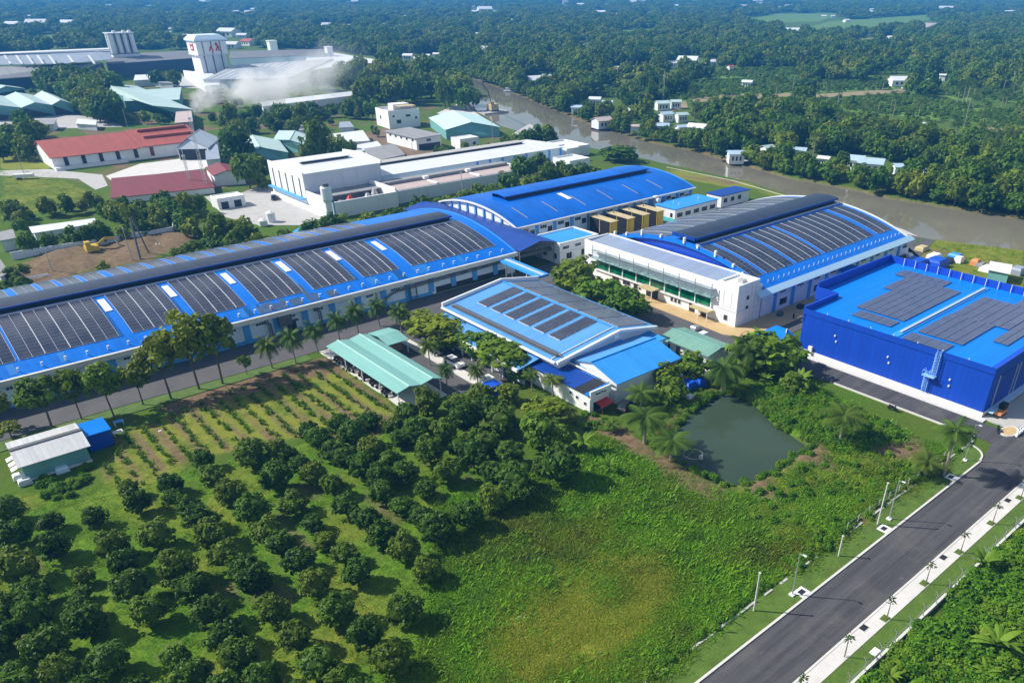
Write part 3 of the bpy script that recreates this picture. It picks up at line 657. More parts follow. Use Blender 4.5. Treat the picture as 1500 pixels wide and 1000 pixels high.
obj('skylight', s, m_wplast, h2, 'white roof strip painting a reflected flash of light')  # no opening here, a white strip painted as the roof's glint
obj('exhaust_hood', MB().box(173.5, 175, 161.2, 162.3, 3.0, 5.6).tube((174.2, 161.2, 4.4), (174.2, 160.2, 4.4), .7, .8, 10), m_wplast, h2)

# --- annex with the sky-blue flat roof
ax = thing('annex', 'small two-storey white annex with sky-blue lean-to roof beside the link roof', 'building', (127, 148, 0))
obj('wall', MB().box(121.5, 134.4, 144.2, 153.8, 0, 4.9), m_white, ax)
obj('roof', MB().box(121.9, 134.0, 144.6, 153.4, 4.95, 5.05), m_sroof, ax)
obj('parapet', MB().box(121.4, 134.5, 144.1, 144.5, 4.91, 5.3).box(121.4, 134.5, 153.5, 153.9, 4.91, 5.3).box(121.4, 121.8, 144.51, 153.49, 4.91, 5.3).box(134.1, 134.5, 144.51, 153.49, 4.91, 5.3), m_white, ax)
for u in (123.5, 127.5, 131.5): window(ax, '-Y', 144.2, u, 3.6, 2.0, .7, n=3)
for u in (124.5, 129.5): window(ax, '-Y', 144.2, u, 1.0, 1.8, 1.5, n=2)
obj('string_course', MB().box(121.3, 134.6, 144.0, 144.19, 2.9, 3.05), m_greyp, ax)
for u in (146, 150): window(ax, '-X', 121.5, u, 1.2, 1.4, 1.3)
# covered walk from the long hall to the light-blue hall
cw = thing('covered_walk', 'narrow light blue covered walk joining the longest hall to the light-blue hall', 'covered walk', (104, 138, 0))
obj('roof', MB().slab([(101.2, 127.5, 5.6), (104.2, 127.5, 5.6), (107.0, 145.6, 4.4), (104.0, 145.6, 4.4)], .5), m_sroof, cw)
obj('ridge_strip', MB().slab([(102.4, 127.6, 5.66), (103.2, 127.6, 5.66), (106.0, 145.5, 4.46), (105.2, 145.5, 4.46)], .05), m_rail, cw)
for q in ((104.6, 144), (106.3, 144), (103, 134), (104.8, 134)): obj('post', MB().box(q[0] - .1, q[0] + .1, q[1] - .1, q[1] + .1, 0, 4.3), m_wplast, cw)

# --- hall with the white office front
h3 = thing('factory_hall', 'arched hall with dark solar roof directly behind the white office block with green windows', 'factory', (158, 113, 0))
f3 = arc_fn(113, 24, 6.2, 4.6)
obj('wall', MB().box(130.1, 187.6, 89, 89.4, 0, 6.1).box(130.1, 187.6, 136.6, 137, 0, 6.1), m_white, h3)
for x in (130.2, 187.2): arc_gable(h3, x, 89.41, 136.59, 0, f3, m_bwall if x < 150 else m_white)
arc_roof(h3, 'roof', m_roof, 130.0, 188.2, 88.6, 137.4, f3)
arc_rim(h3, 188.21, 188.8, 88.6, 137.4, f3, m_wplast, .2, .4); arc_rim(h3, 129.6, 129.98, 88.6, 137.4, f3, m_roof, .5, .4)
obj('eave_fascia', MB().slab([(126.9, 87.2, 5.55), (189.6, 87.2, 5.55), (189.6, 88.58, 6.35), (126.9, 88.58, 6.35)], .2), paint('pale blue fascia', (0.42, 0.66, 0.86), .5, .06, .15), h3)
for i in range(9):
    x = 134.5 + i * 6.4; obj('pilaster', MB().box(x - .45, x + .45, 88.75, 89.05, 0, 5.4), m_lblue, h3)
    window(h3, '-Y', 89, x + 2.6, 3.9, 2.2, .9, m_bluish, n=3)
    if i in (0, 2, 5): window(h3, '-Y', 89, x + 3.2, 1.1, 2.6, 1.4, m_bluish, n=2)
    else: obj('shutter_door', MB().box(x + 1.0, x + 5.2, 88.93, 89.02, .15, 3.2), m_whites, h3)
obj('string_course', MB().box(130.2, 187.6, 88.85, 88.99, 3.45, 3.6), m_bluish, h3)
obj('door_hood', MB().slab([(158, 84.2, 3.6), (164, 84.2, 3.6), (164, 88.9, 4.3), (158, 88.9, 4.3)], .15), m_roof, h3)
fm3 = lambda y: f3(113) + 1.6 - ((y - 112.6) / 3.6) ** 2 * .35
rv3 = obj('ridge_vent', MB().box(133.5, 187, 109.7, 109.9, 10.3, 12.0).box(133.5, 187, 115.3, 115.5, 10.3, 12.0).box(133.3, 133.5, 109.9, 115.3, 10.3, 12.0), m_black, h3)  # sides blackened for the shadow gap below this vent
arc_roof(rv3, 'vent_roof', m_slate, 131.2, 187.6, 109.3, 116.0, fm3, .14, 8)
obj('vent_edge', MB().box(131.2, 187.6, 109.05, 109.29, fm3(109.3) - .45, fm3(109.3) + .02).box(131.0, 131.19, 109.3, 116.0, 11.5, 12.3), m_dkblue, rv3)
obj('vent_flashing', MB().box(131, 187.6, 108.6, 108.85, f3(108.7) + .05, f3(108.7) + .35), m_rail, h3)
for a, c in ((130.9, 134.2), (135.4, 145.0), (146.2, 156.0), (157.2, 178.3), (180.3, 186.6)): solar_array(h3, a, c, 92.4, 107.4, f3, m_solar, 1.5)
for k in range(7):
    a = 131 + k * 8.0; solar_array(h3, a, a + 7.4, 118.0, 135.6, f3, m_solard, 1.85)
for i in range(30):
    x = 133 + i * 1.85; obj('vent_pipe', MB().tube((x, 90.2, f3(90.2)), (x, 90.2, f3(90.2) + .6), .08), m_wplast, h3)
for i, y in enumerate((97, 102, 107, 111, 118, 124, 129, 133)):
    obj('vent_pipe', MB().box(129.3, 129.9, y - .2, y + .2, f3(y) + .2, f3(y) + (1.5 if i % 2 else .9)), m_wplast, h3)

# --- white office block
m_pipe2 = paint('grey painted steel', (.24, .29, .32), .5, .15)
of = thing('office_block', 'long white office block with a band of green windows and steel gallery', 'office', (125.5, 112, 0))
OX = 121.5
obj('wall', MB().box(OX, 129.5, 89, 135, 0, 7.3), m_white, of)
obj('parapet', MB().box(OX, OX + .35, 94.4, 134.6, 7.31, 8.3).box(129.1, 129.5, 94.4, 135, 7.31, 8.35).box(OX, 129.5, 134.61, 135, 7.31, 8.35).box(OX, 129.5, 94, 94.39, 7.31, 8.6), m_white, of)
obj('roof', MB().slab([(OX + .36, 94.4, 7.75), (129.09, 94.4, 8.2), (129.09, 134.6, 8.2), (OX + .36, 134.6, 7.75)], .3), m_greyy, of)
obj('stair_tower', MB().box(OX - .15, 128.3, 88.85, 94.0, 0, 8.2), m_white, of)
st_ = obj('tower_parapet', MB().box(OX - .15, OX + .2, 88.85, 94, 8.21, 8.8).box(OX + .21, 128.3, 88.85, 89.2, 8.21, 8.8).box(127.9, 128.3, 89.21, 94, 8.21, 8.8), m_white, of)
obj('roof_hatch', MB().box(124.5, 125.9, 90.4, 91.8, 8.21, 8.9), m_conc, of)
gw = obj('window_band', MB().box(OX - .10, OX + .02, 95.4, 130.6, 2.45, 4.9), m_white, of, 'continuous green tinted window band')
nb = 8; bw = 35.0 / nb
for i in range(nb):
    a = 95.5 + i * bw
    for k in range(3): obj('pane', MB().box(OX - .16, OX - .05, a + .12 + k * (bw - .2) / 3, a + .06 + (k + 1) * (bw - .2) / 3, 2.6, 4.8), m_green, gw)
for i in range(nb + 1): obj('mullion', MB().box(OX - .35, OX - .03, 95.4 + i * bw - .12, 95.4 + i * bw + .12, 2.45, 4.9), m_white, gw)
obj('ledge', MB().box(OX - 1.3, OX - .01, 94.6, 131.2, 4.95, 5.15), m_cloudglass, of, 'pale glass ledge above the green windows')
gl = obj('gallery', MB().box(OX - 1.32, OX - 1.26, 94.6, 131.2, 6.3, 6.42).box(OX - 1.32, OX - 1.27, 94.6, 131.2, 5.75, 5.82).box(OX - 1.3, OX - .01, 94.6, 131.2, 6.75, 6.8), m_pipe2, of)
for i in range(9): obj('gallery_post', MB().tube((OX - 1.2, 94.8 + i * 4.5, 5.15), (OX - 1.2, 94.8 + i * 4.5, 8.0), .1), m_pipe2, gl)
obj('lower_ledge', MB().box(OX - .5, OX - .36, 94.6, 131.2, 2.2, 2.42), m_white, of)
hood = obj('entrance_hood', MB().box(OX - 2.6, OX - .02, 110.0, 114.6, 2.55, 2.75), m_tan, of)
for y in (110.3, 114.3): obj('hood_post', MB().box(OX - 2.5, OX - 2.35, y - .07, y + .07, 0.14, 2.54), m_white, hood)
obj('entrance', MB().box(OX - .05, OX + .05, 110.6, 114.2, .14, 2.3), m_dark, of)
hd2 = obj('door_hood', MB().box(OX - 2.2, OX - .02, 94.6, 99.8, 2.0, 2.19), m_tan, of)
for y in (94.8, 97.2): obj('hood_post', MB().box(OX - 2.1, OX - 1.95, y - .06, y + .06, .14, 1.99), m_white, hd2)
for y, z in ((97.2, .2), (100.6, .2), (104.2, .9), (105.3, .9), (106.4, .9)):
    if z < .5: obj('door', fbox('-X', OX, y - .8, y + .8, .14, 2.0, .06), m_pane, of)
    else: window(of, '-X', OX, y, z, .7, .9)
for y in (117, 120.5, 124): window(of, '-X', OX, y, .9, 2.4, 1.0, n=2)
window(of, '-X', OX, 132.9, 4.8, 1.3, .45); window(of, '-X', OX - .15, 91.4, 1.0, .9, 1.1)
for z in (5.3, 3.2): window(of, '-Y', 88.85, 124.6, z, .8, .8)
obj('string_course', MB().box(OX - .25, 128.4, 88.72, 88.84, 3.2, 3.32).box(OX - .25, OX - .16, 88.85, 94, 3.2, 3.32), m_greyp, of)
for y in (90.4, 92.4): obj('panel_joint', MB().box(OX - .19, OX - .14, y - .05, y + .05, 3.4, 7.0), m_greyp, of)
for x in (125.9, 127.2): obj('downpipe', MB().tube((x, 88.7, .2), (x, 88.7, 8.1), .12), m_wplast, of)

# --- four generator containers
for i, (px1, py1) in enumerate(((880, 347), (912, 346), (938, 336), (958, 330))):
    x0 = 147.2 + i * 6.0; y0 = 152.6 - (0.4 if i else -.2)
    nm = ['leftmost yellow and black generator container with sagging tan lid', 'second generator container from the left in the yellow row', 'third generator container from the left in the yellow row', 'rightmost yellow and black generator container beside the white building'][i]
    ct = thing('generator_container', nm, 'container', (x0 + 1.8, y0 + 5, 0), 'generator containers between the halls')
    obj('body', MB().box(x0, x0 + 2.5, y0, y0 + 9, .3, 4.2), m_black, ct)
    obj('end_panel', MB().box(x0 + .1, x0 + 2.4, y0 - .08, y0 + .02, .4, 4.1), m_yellow, ct)
    obj('lid', MB().slab([(x0 - .2, y0 - .3, 4.35), (x0 + 2.7, y0 - .3, 4.35), (x0 + 2.7, y0 + 9.2, 4.45), (x0 - .2, y0 + 9.2, 4.45)], .12), m_tan, ct)
    for k in range(3): obj('corner_post', MB().box(x0 - .05, x0 + .1, y0 + .1 + k * 4.3, y0 + .3 + k * 4.3, .3, 4.2), m_yellow, ct)
    obj('skid', MB().box(x0 + .2, x0 + 2.3, y0 + .2, y0 + 8.8, .02, .29), m_pipe, ct)
    obj('exhaust_pipe', MB().tube((x0 + 1.2, y0 + 7, 4.46), (x0 + 1.2, y0 + 7, 5.2), .15), m_pipe, ct)

# --- small white building with bright blue roof (behind the containers)
sb = thing('utility_building', 'small white building with bright blue roof and turquoise foot beyond the generator containers', 'building', (181, 156, 0))
obj('wall', MB().box(172, 191, 151.6, 159.8, 0, 3.7), m_white, sb)
obj('roof', MB().box(171.8, 191.2, 151.4, 160, 3.71, 3.95), m_sroof, sb)
obj('base_band', MB().box(171.93, 172.05, 151.6, 159.8, 0, 1.1), paint('turquoise paint', (0.08, 0.50, 0.56), .6, .1), sb)
for i in range(5): window(sb, '-Y', 151.6, 174 + i * 3.7, 1.4, 2.4, 1.2, n=3)
window(sb, '-X', 172, 153, 1.4, .9, 1.2)
for x, y in ((176, 154), (177, 157), (186, 155)): obj('roof_pipe', MB().tube((x, y, 3.95), (x, y, 4.7), .12), m_wplast, sb)
sc = thing('side_building', 'white hut with dark blue roof between the plain blue hall and the river', 'building', (203, 157, 0))
obj('wall', MB().box(196, 210, 154, 160, 0, 3.4), m_white, sc); obj('roof', MB().box(195.8, 210.2, 153.8, 160.2, 3.41, 3.6), m_dkblue, sc)
for u in (198, 201.5, 205): window(sc, '-Y', 154, u, 1.3, 1.6, 1.3)

# --- light-blue hall with six arrays
lb = thing('light_blue_hall', 'light blue gabled hall with six small solar arrays on the near roof slope', 'factory', (89, 109, 0))
zr, ze_ = 7.0, 5.1
gp = [(77.0, 0), (100.2, 0), (100.2, ze_ - .3), (91.0, zr - .25), (77.0, ze_ - .1)]
obj('wall', MB().profile(gp, 'Y', 92.2, 126.6), m_whites, lb)
fs = lambda x: ze_ + .05 + (x - 76.2) / (91 - 76.2) * (zr - ze_ - .05)
fe = lambda x: zr - (x - 91) / (100.8 - 91) * (zr - ze_)
def slope(name, xa, xb, ya, yb, fn, m, t=.14, parent=lb): return obj(name, MB().slab([(xa, ya, fn(xa)), (xb, ya, fn(xb)), (xb, yb, fn(xb)), (xa, yb, fn(xa))], t), m, parent)
slope('roof_slope', 76.2, 91, 91.9, 126.9, fs, m_lroof); slope('roof_slope', 91, 100.8, 91.9, 126.9, fe, m_lroof)
obj('ridge_cap', MB().box(90.7, 91.3, 91.9, 126.9, zr + .02, zr + .14), m_sroof, lb)
obj('gable_trim', MB().slab([(76.2, 91.3, fs(76.2) + .1), (91, 91.3, zr + .1), (91, 91.88, zr + .1), (76.2, 91.88, fs(76.2) + .1)], .5).slab([(91, 91.3, zr + .1), (100.8, 91.3, fe(100.8) + .1), (100.8, 91.88, fe(100.8) + .1), (91, 91.88, zr + .1)], .5), m_whites, lb)
obj('far_parapet', MB().profile([(76.2, 4.6), (100.8, 4.6), (100.8, 5.9), (91, 7.6), (76.2, 5.9)], 'Y', 126.91, 127.3), m_white, lb)
y_tops = [(119.6, 122.5), (115.5, 118.6), (111.4, 114.6), (107.3, 110.6), (103.2, 106.4), (97.2, 100.5)]
y_tops = [(122.5 - i * 4.42 - 3.15, 122.5 - i * 4.42) for i in range(6)]
for a, c in y_tops:
    ar = obj('solar_array', MB().slab([(81.5, a - .05, fs(81.5) + .10), (91 - .2 - .0, a - .05, fs(90.8) + .10), (90.8, c + .05, fs(90.8) + .10), (81.5, c + .05, fs(81.5) + .10)], .05), m_rail, lb)
    for i in range(5):
        for j in range(3):
            xa = 81.65 + i * 1.82; ya = a + .05 + j * 1.03
            slope('solar_panel', xa, xa + 1.72, ya, ya + .95, lambda x: fs(x) + .2, m_solar, .05, ar)
for k in range(6):
    a = 93 + k * 5.5; ar = obj('solar_array', MB().slab([(91.9, a, fe(91.9) + .09), (100, a, fe(100) + .09), (100, a + 5.2, fe(100) + .09), (91.9, a + 5.2, fe(91.9) + .09)], .05), m_rail, lb)
    for i in range(4):
        xa = 92 + i * 2.0; slope('solar_strip', xa, xa + 1.9, a + .1, a + 5.1, lambda x: fe(x) + .17, m_solard, .05, ar)
obj('pipe_rack', MB().box(77.2, 78.3, 93, 125.5, 5.45, 5.55).path([(77.3, 93, 5.9), (77.3, 125.5, 5.9)], .07).path([(78.2, 93, 5.8), (78.2, 125.5, 5.8)], .07).path([(77.7, 92, 5.75), (77.7, 125, 5.75)], .12), m_pipe, lb)
obj('gutter', MB().box(75.7, 76.19, 91.9, 126.9, 4.9, 5.15), m_wplast, lb)
lean = lambda x: 3.55 + (x - 70.6) * .16
obj('lean_to_roof', MB().slab([(71.6, 96.5, 3.5), (76.9, 96.5, 4.35), (76.9, 126, 4.35), (71.6, 126, 3.5)], .12), m_lroof, lb)
obj('lean_to_fascia', MB().box(71.2, 71.59, 96.5, 126, 3.1, 3.62), m_white, lb)
obj('lean_to_wall', MB().box(73.0, 73.3, 97, 125.5, 0, 3.3), m_greyp, lb)
for i in range(9):
    y = 98.5 + i * 3.2; obj('post', MB().box(71.9, 72.2, y - .12, y + .12, 0, 3.4), m_greyp, lb)
    if i < 8: obj('pane', MB().box(72.94, 73.05, y + .5, y + 2.6, .8, 2.6), m_pane, lb)
obj('sloping_rail', MB().path([(76.3, 93.2, 5.25), (91, 93.2, 7.1)], .12), m_wplast, lb)
obj('gable_lamp', MB().box(89.2, 90.4, 91.1, 91.29, 5.9, 6.5), m_wplast, lb)

# --- long low white building in front of it
lo = thing('low_building', 'low white building with dark blue shed roof at the corner facing the pond', 'building', (77, 91, 0))
obj('wall', MB().box(74.6, 78.9, 81.5, 100.6, 0, 3.15), m_white, lo)
obj('roof', MB().slab([(74.3, 85, 3.4), (79.1, 85, 3.75), (79.1, 100.8, 3.75), (74.3, 100.8, 3.4)], .16), m_dkblue, lo)
obj('roof_end', MB().slab([(74.3, 82.4, 3.4), (79.1, 82.4, 3.75), (79.1, 84.98, 3.75), (74.3, 84.98, 3.4)], .16), m_dark, lo, 'black roof sheet at the near end')
obj('front_parapet', MB().box(74.5, 79, 81.2, 81.49, 2.6, 4.0), m_white, lo)
obj('roof_edge', MB().slab([(74.2, 81.5, 3.42), (79.2, 81.5, 3.78), (79.2, 82.38, 3.78), (74.2, 82.38, 3.42)], .16), m_roof, lo)
sg_ = obj('sign_board', MB().box(75.3, 78.2, 81.12, 81.19, 3.0, 3.75), m_white, lo)
for k, (u, w, h) in enumerate(((75.6, .35, .3), (76.1, .5, .22), (76.8, .28, .36), (77.3, .5, .24))): obj('sign_mark', MB().box(u, u + w, 81.07, 81.11, 3.2, 3.2 + h), m_dark, sg_)
obj('door', MB().box(75.4, 77.0, 81.42, 81.52, .1, 1.7), m_pane, lo); window(lo, '-Y', 81.5, 77.8, .3, .9, 1.4, m_tan)
for y, z in ((86.2, 1.9), (84.6, 1.6), (82.6, 1.2)): window(lo, '-X', 74.6, y, z, .5, .5)
obj('beam_rail', MB().path([(79.3, 82, 4.1), (79.3, 101, 4.1)], .16), m_wplast, lo)
# stepped blue shed roofs between low building and gabled house
sh = thing('shed_roofs', 'stepped small blue shed roofs squeezed between low building and blue gabled house', 'shed', (82, 96, 0))
obj('roof', MB().slab([(79.6, 93.6, 4.6), (92, 92.9, 4.9), (92, 91.6, 4.7), (79.6, 91.3, 4.3)], .12), m_sroof, sh)
obj('roof', MB().slab([(79.5, 84.5, 3.5), (82.4, 84.5, 3.9), (82.4, 88.6, 3.9), (79.5, 88.6, 3.5)], .12), m_lroof, sh)
obj('roof', MB().slab([(79.5, 88.7, 3.9), (80.0, 88.7, 4.0), (80.0, 96.4, 4.2), (79.5, 96.4, 4.0)], .12), m_lroof, sh)
obj('roof', MB().slab([(76.8, 96.6, 4.4), (83, 96.6, 4.6), (83, 101, 4.6), (76.8, 101, 4.4)], .12), m_sroof, sh)
obj('roof', MB().slab([(92.4, 88, 4.0), (99.5, 88, 4.2), (99.5, 92.8, 4.4), (92.4, 92.8, 4.2)], .12), m_sroof, sh)
obj('wall', MB().box(79.6, 80.0, 82.8, 96, 0, 3.35).box(92.6, 99.2, 88.4, 91.9, 0, 3.8), m_white, sh)

# --- white house with bright blue gable roof
ho = thing('gabled_house', 'white house with bright blue gable roof nearest the pond', 'house', (87.5, 87, 0))
obj('wall', MB().profile([(81, 0), (93, 0), (93, 4.0), (87, 5.5), (81, 3.9)], 'X', 80.1, 95), m_whites, ho)
obj('roof_slope', MB().slab([(79.8, 80.5, 3.95), (95.5, 80.5, 3.95), (95.5, 87, 5.75), (79.8, 87, 5.75)], .14), m_sroof, ho)
obj('roof_slope', MB().slab([(79.8, 87, 5.75), (95.5, 87, 5.75), (95.5, 93.4, 4.15), (79.8, 93.4, 4.15)], .14), m_lroof, ho)
obj('ridge_cap', MB().box(79.8, 95.5, 86.85, 87.15, 5.77, 5.86), m_sroof, ho)
window(ho, '-Y', 81, 90.8, 1.4, 1.6, 1.5, m_greyp, n=2); obj('downpipe', MB().tube((93.8, 80.9, .1), (93.8, 80.9, 3.8), .1), m_pipe, ho)
window(ho, '-Y', 81, 94.4, 1.4, .5, .8)
obj('plinth', MB().box(80.2, 95.1, 80.85, 80.99, 0, .4), m_greyp, ho)

# --- green-roofed building
gr = thing('green_roof_building', 'small white building with faded green gable roof beside the yard', 'building', (105, 85.5, 0))
obj('wall', MB().box(102.2, 107.8, 79.8, 91, 0, 2.8), m_white, gr)
m_fgreen = paint('faded green roof sheet', (0.16, 0.33, 0.27), .6, .18, .5, (.1, .17, .14), ('Y', 1.0, .1), (.15, .8, 1))
obj('roof_slope', MB().slab([(101.4, 79.3, 2.85), (105, 79.3, 3.5), (105, 91.5, 3.5), (101.4, 91.5, 2.85)], .12), m_fgreen, gr)
obj('roof_slope', MB().slab([(105, 79.3, 3.5), (108.6, 79.3, 2.85), (108.6, 91.5, 2.85), (105, 91.5, 3.5)], .12), m_fgreen, gr)
obj('ridge_cap', MB().box(104.8, 105.2, 79.3, 91.5, 3.52, 3.6), m_teal, gr)
obj('door', fbox('-X', 102.2, 86.6, 87.6, .1, 2.0, .06), m_dark, gr); window(gr, '-X', 102.2, 89.6, 1.0, .9, .9)
ca = thing('green_canopy', 'little pale green canopy on thin posts beside the green-roofed building', 'canopy', (99.5, 90.5, 0))
obj('roof', MB().slab([(97, 88.6, 2.9), (101.3, 88.6, 3.0), (101.3, 92.6, 3.3), (97, 92.6, 3.2)], .1), m_teal, ca)
for q in ((97.3, 88.9), (101, 88.9), (97.3, 92.3), (101, 92.3)): obj('post', MB().box(q[0] - .06, q[0] + .06, q[1] - .06, q[1] + .06, 0, 2.8), m_white, ca)

# --- blue box building
bb = thing('blue_warehouse', 'tall cobalt blue box warehouse with two dark solar fields on its flat roof', 'warehouse', (140, 56, 0))
X0, X1, Y0, Y1 = 121.4, 160.0, 38.2, 73.5
obj('wall', MB().box(X0, X1, Y0, Y1, .85, 7.6), m_bwall, bb)
obj('wall', MB().box(132.2, X1, Y1 + .01, 78.0, .85, 7.6), m_bwallx, bb)
obj('plinth', MB().box(X0 - .08, X1, Y0 - .08, Y1 + .05, 0, .84), m_white, bb)
obj('roof', MB().slab([(X0 + .3, Y0 + .3, 7.95), (X1, Y0 + .3, 8.3), (X1, Y1 - .3, 8.3), (X0 + .3, Y1 - .3, 7.95)], .3), m_roofb, bb)
obj('roof', MB().slab([(132.5, Y1 - .29, 8.05), (X1 - .3, Y1 - .29, 8.3), (X1 - .3, 77.7, 8.3), (132.5, 77.7, 8.05)], .3), m_roofb, bb)
obj('front_fascia', MB().slab([(X0 - .12, Y0 - .1, 8.7), (X0 + 1.3, Y0 + 1.2, 8.1), (X0 + 1.3, Y1 - .4, 8.1), (X0 - .12, Y1, 8.7)], .25).box(X0 - .12, X0 - .02, Y0 - .1, Y1, 7.61, 8.44), m_bwall, bb)
obj('side_fascia', MB().box(X0, X1, Y0 - .12, Y0 - .02, 7.3, 8.5).slab([(X0, Y0 - .12, 8.7), (X1, Y0 - .12, 8.9), (X1, Y0 + 1.2, 8.35), (X0 + 1.3, Y0 + 1.2, 8.11)], .2), m_bwallx, bb)
obj('parapet', MB().box(X0 - .1, 132.2, Y1 - .25, Y1 + .15, 6.3, 9.0), m_bwallx, bb)
obj('parapet', MB().box(132.0, 132.4, Y1 + .16, 78.2, 6.6, 9.0), m_bwall, bb)
obj('parapet', MB().box(132.41, X1, 77.85, 78.2, 7.0, 9.9), m_bwallx, bb)
obj('parapet', MB().box(X1 - .3, X1, 38.5, 77.84, 7.6, 9.7), m_bwall, bb)
fr_ = lambda x: 7.96 + (x - X0) / (X1 - X0) * .35
def flat_field(cells, label):
    a0, a1, b0, b1 = cells[0][0] + .2, cells[0][1] - .2, cells[0][2] + .3, cells[0][3] - .3; ar = obj('solar_array', MB().slab([(a0, b0, fr_(a0) + .11), (a1, b0, fr_(a1) + .11), (a1, b1, fr_(a1) + .11), (a0, b1, fr_(a0) + .11)], .03), m_rail, bb, label)
    for xa, xb, ya, yb in cells:
        n = max(1, round((xb - xa) / 1.05)); w = (xb - xa) / n
        for i in range(n):
            mb = MB(); a = xa + i * w; k = max(1, round((yb - ya) / 1.7)); s = (yb - ya) / k
            for j in range(k):
                p = ya + j * s; za, zb = fr_(a) + .18, fr_(a + w) + .18
                mb.slab([(a + .05, p + .06, za), (a + w - .03, p + .06, zb), (a + w - .03, p + s - .04, zb), (a + .05, p + s - .04, za)], .05)
            obj('solar_strip', mb, m_solar2, ar)
m_solar2 = paint('grey blue solar glass', (0.082, 0.104, 0.185), 0.25, 0.35, 0.6, (0.15, 0.135, 0.15), spec=0.6, scale=0.5)
flat_field([(126.0, 129.4, 58.7, 66.6), (130.2, 143.4, 58.4, 68.2), (143.4, 152.4, 58.4, 70.2), (152.4, 156.6, 62.3, 72.8)], 'left solar field with stepped corners')
flat_field([(122.9, 126.6, 47.3, 54.9), (127.6, 140, 46.4, 54.6), (140, 153, 44, 54.3), (153, 157.6, 43, 48.6), (133, 152, 41.2, 43.9)], 'right solar field with stepped corners')
obj('roof_gutter', MB().slab([(123, 55.6, fr_(123) + .12), (158.5, 55.6, fr_(158.5) + .12), (158.5, 57.0, fr_(158.5) + .12), (123, 57.0, fr_(123) + .12)], .08), m_sroof, bb)
obj('roof_walkway', MB().slab([(125, 56.0, fr_(125) + .35), (157.5, 56.0, fr_(157.5) + .35), (157.5, 56.45, fr_(157.5) + .35), (125, 56.45, fr_(125) + .35)], .1), m_rail, bb)
for i in range(14): obj('roof_post', MB().tube((159.4, 42 + i * 2.5, 8.3), (159.4, 42 + i * 2.5, 9.9), .07), m_wplast, bb)
for i in range(7): obj('roof_post', MB().tube((122.6, 43 + i * 4.4, 8.0), (122.6, 43 + i * 4.4, 8.5), .07), m_wplast, bb)
# caged ladder
LYc = 47.3; ldm = MB()
for s in (-.35, .35): ldm.tube((X0 - .35, LYc + s - .0, 4.3), (X0 - .35, LYc + s, 8.9), .05).tube((X0 - .35, LYc + 1.0 + s, .9), (X0 - .35, LYc + 1.0 + s, 5.1), .05)
for i in range(14): ldm.tube((X0 - .35, LYc - .35, 4.4 + i * .32), (X0 - .35, LYc + .35, 4.4 + i * .32), .03)
for i in range(12): ldm.tube((X0 - .35, LYc + .65, 1.0 + i * .32), (X0 - .35, LYc + 1.35, 1.0 + i * .32), .03)
ldo = obj('ladder', ldm, paint('ladder blue', (0.25, 0.5, 0.85), .5, .1), bb)
cg = MB()
for z in [4.9 + i * .55 for i in range(7)]:
    pts = [(X0 - .35 - .65 * math.sin(t), LYc - .42 * math.cos(t), z) for t in np.linspace(0, math.pi, 7)]; cg.path(pts, .03, 4)
for z in [1.9 + i * .55 for i in range(4)]:
    pts = [(X0 - .35 - .65 * math.sin(t), LYc + 1 - .42 * math.cos(t), z) for t in np.linspace(0, math.pi, 7)]; cg.path(pts, .03, 4)
for t in np.linspace(0, math.pi, 5):
    a, c = X0 - .35 - .65 * math.sin(t), -.42 * math.cos(t)
    cg.tube((a, LYc + c, 4.9), (a, LYc + c, 8.3), .025, n=4).tube((a, LYc + 1 + c, 1.9), (a, LYc + 1 + c, 3.6), .025, n=4)
obj('safety_cage', cg, MATS['ladder blue'], ldo)
obj('landing', MB().box(X0 - 1.2, X0 - .02, LYc - .5, LYc + 1.6, 4.1, 4.22).path([(X0 - 1.15, LYc - .45, 5.1), (X0 - 1.15, LYc + 1.55, 5.1), (X0 - .05, LYc + 1.55, 5.1)], .04).path([(X0 - 1.15, LYc - .45, 4.2), (X0 - 1.15, LYc - .45, 5.1)], .04).path([(X0 - 1.15, LYc + 1.55, 4.2), (X0 - 1.15, LYc + 1.55, 5.1)], .04), MATS['ladder blue'], ldo)
obj('wall_cabinet', MB().box(X0 - .5, X0 - .1, 70.4, 71.2, .2, 1.9), m_wplast, bb)
obj('side_door', MB().box(124.5, 130.5, Y0 - .1, Y0 - .01, .9, 6.4), m_bwall, bb); obj('side_door', MB().box(132.5, 138.5, Y0 - .1, Y0 - .01, .9, 6.4), m_bwall, bb)
for x in (124.2, 130.8, 132.2, 138.8): obj('door_track', MB().box(x - .08, x + .08, Y0 - .16, Y0 - .02, .9, 6.6), m_rail, bb)
obj('side_gallery', MB().box(122, 160, Y0 - 1.3, Y0 - .15, .9, 1.05), MATS['pale blue fascia'], bb)
for y, z in ((66.4, 5.2), (66.0, 4.2), (55.8, 4.6), (55.4, 3.6), (44.6, 4.3), (44.5, 3.2)): obj('wall_lamp', MB().box(X0 - .2, X0 - .01, y - .12, y + .12, z, z + .3), m_wplast, bb)
cn = thing('blue_canopy', 'small bright blue hipped canopy against the left end of the blue box warehouse', 'canopy', (119, 75.5, 0))
obj('roof', MB().add([(116.6, 73.9, 2.7), (121.2, 73.9, 2.7), (121.2, 80.2, 2.7), (116.6, 80.2, 2.7), (120.4, 76.0, 4.0), (120.4, 78.5, 4.0)], [(0, 1, 4), (1, 2, 5, 4), (2, 3, 5), (3, 0, 4, 5), (3, 2, 1, 0)]), m_roof, cn)
obj('hip_cap', MB().path([(116.6, 73.9, 2.75), (120.4, 76, 4.05)], .08), m_wplast, cn)
for q in ((116.9, 74.2), (116.9, 79.9), (120.9, 74.2), (120.9, 79.9)): obj('post', MB().box(q[0] - .07, q[0] + .07, q[1] - .07, q[1] + .07, 0, 2.69), m_white, cn)

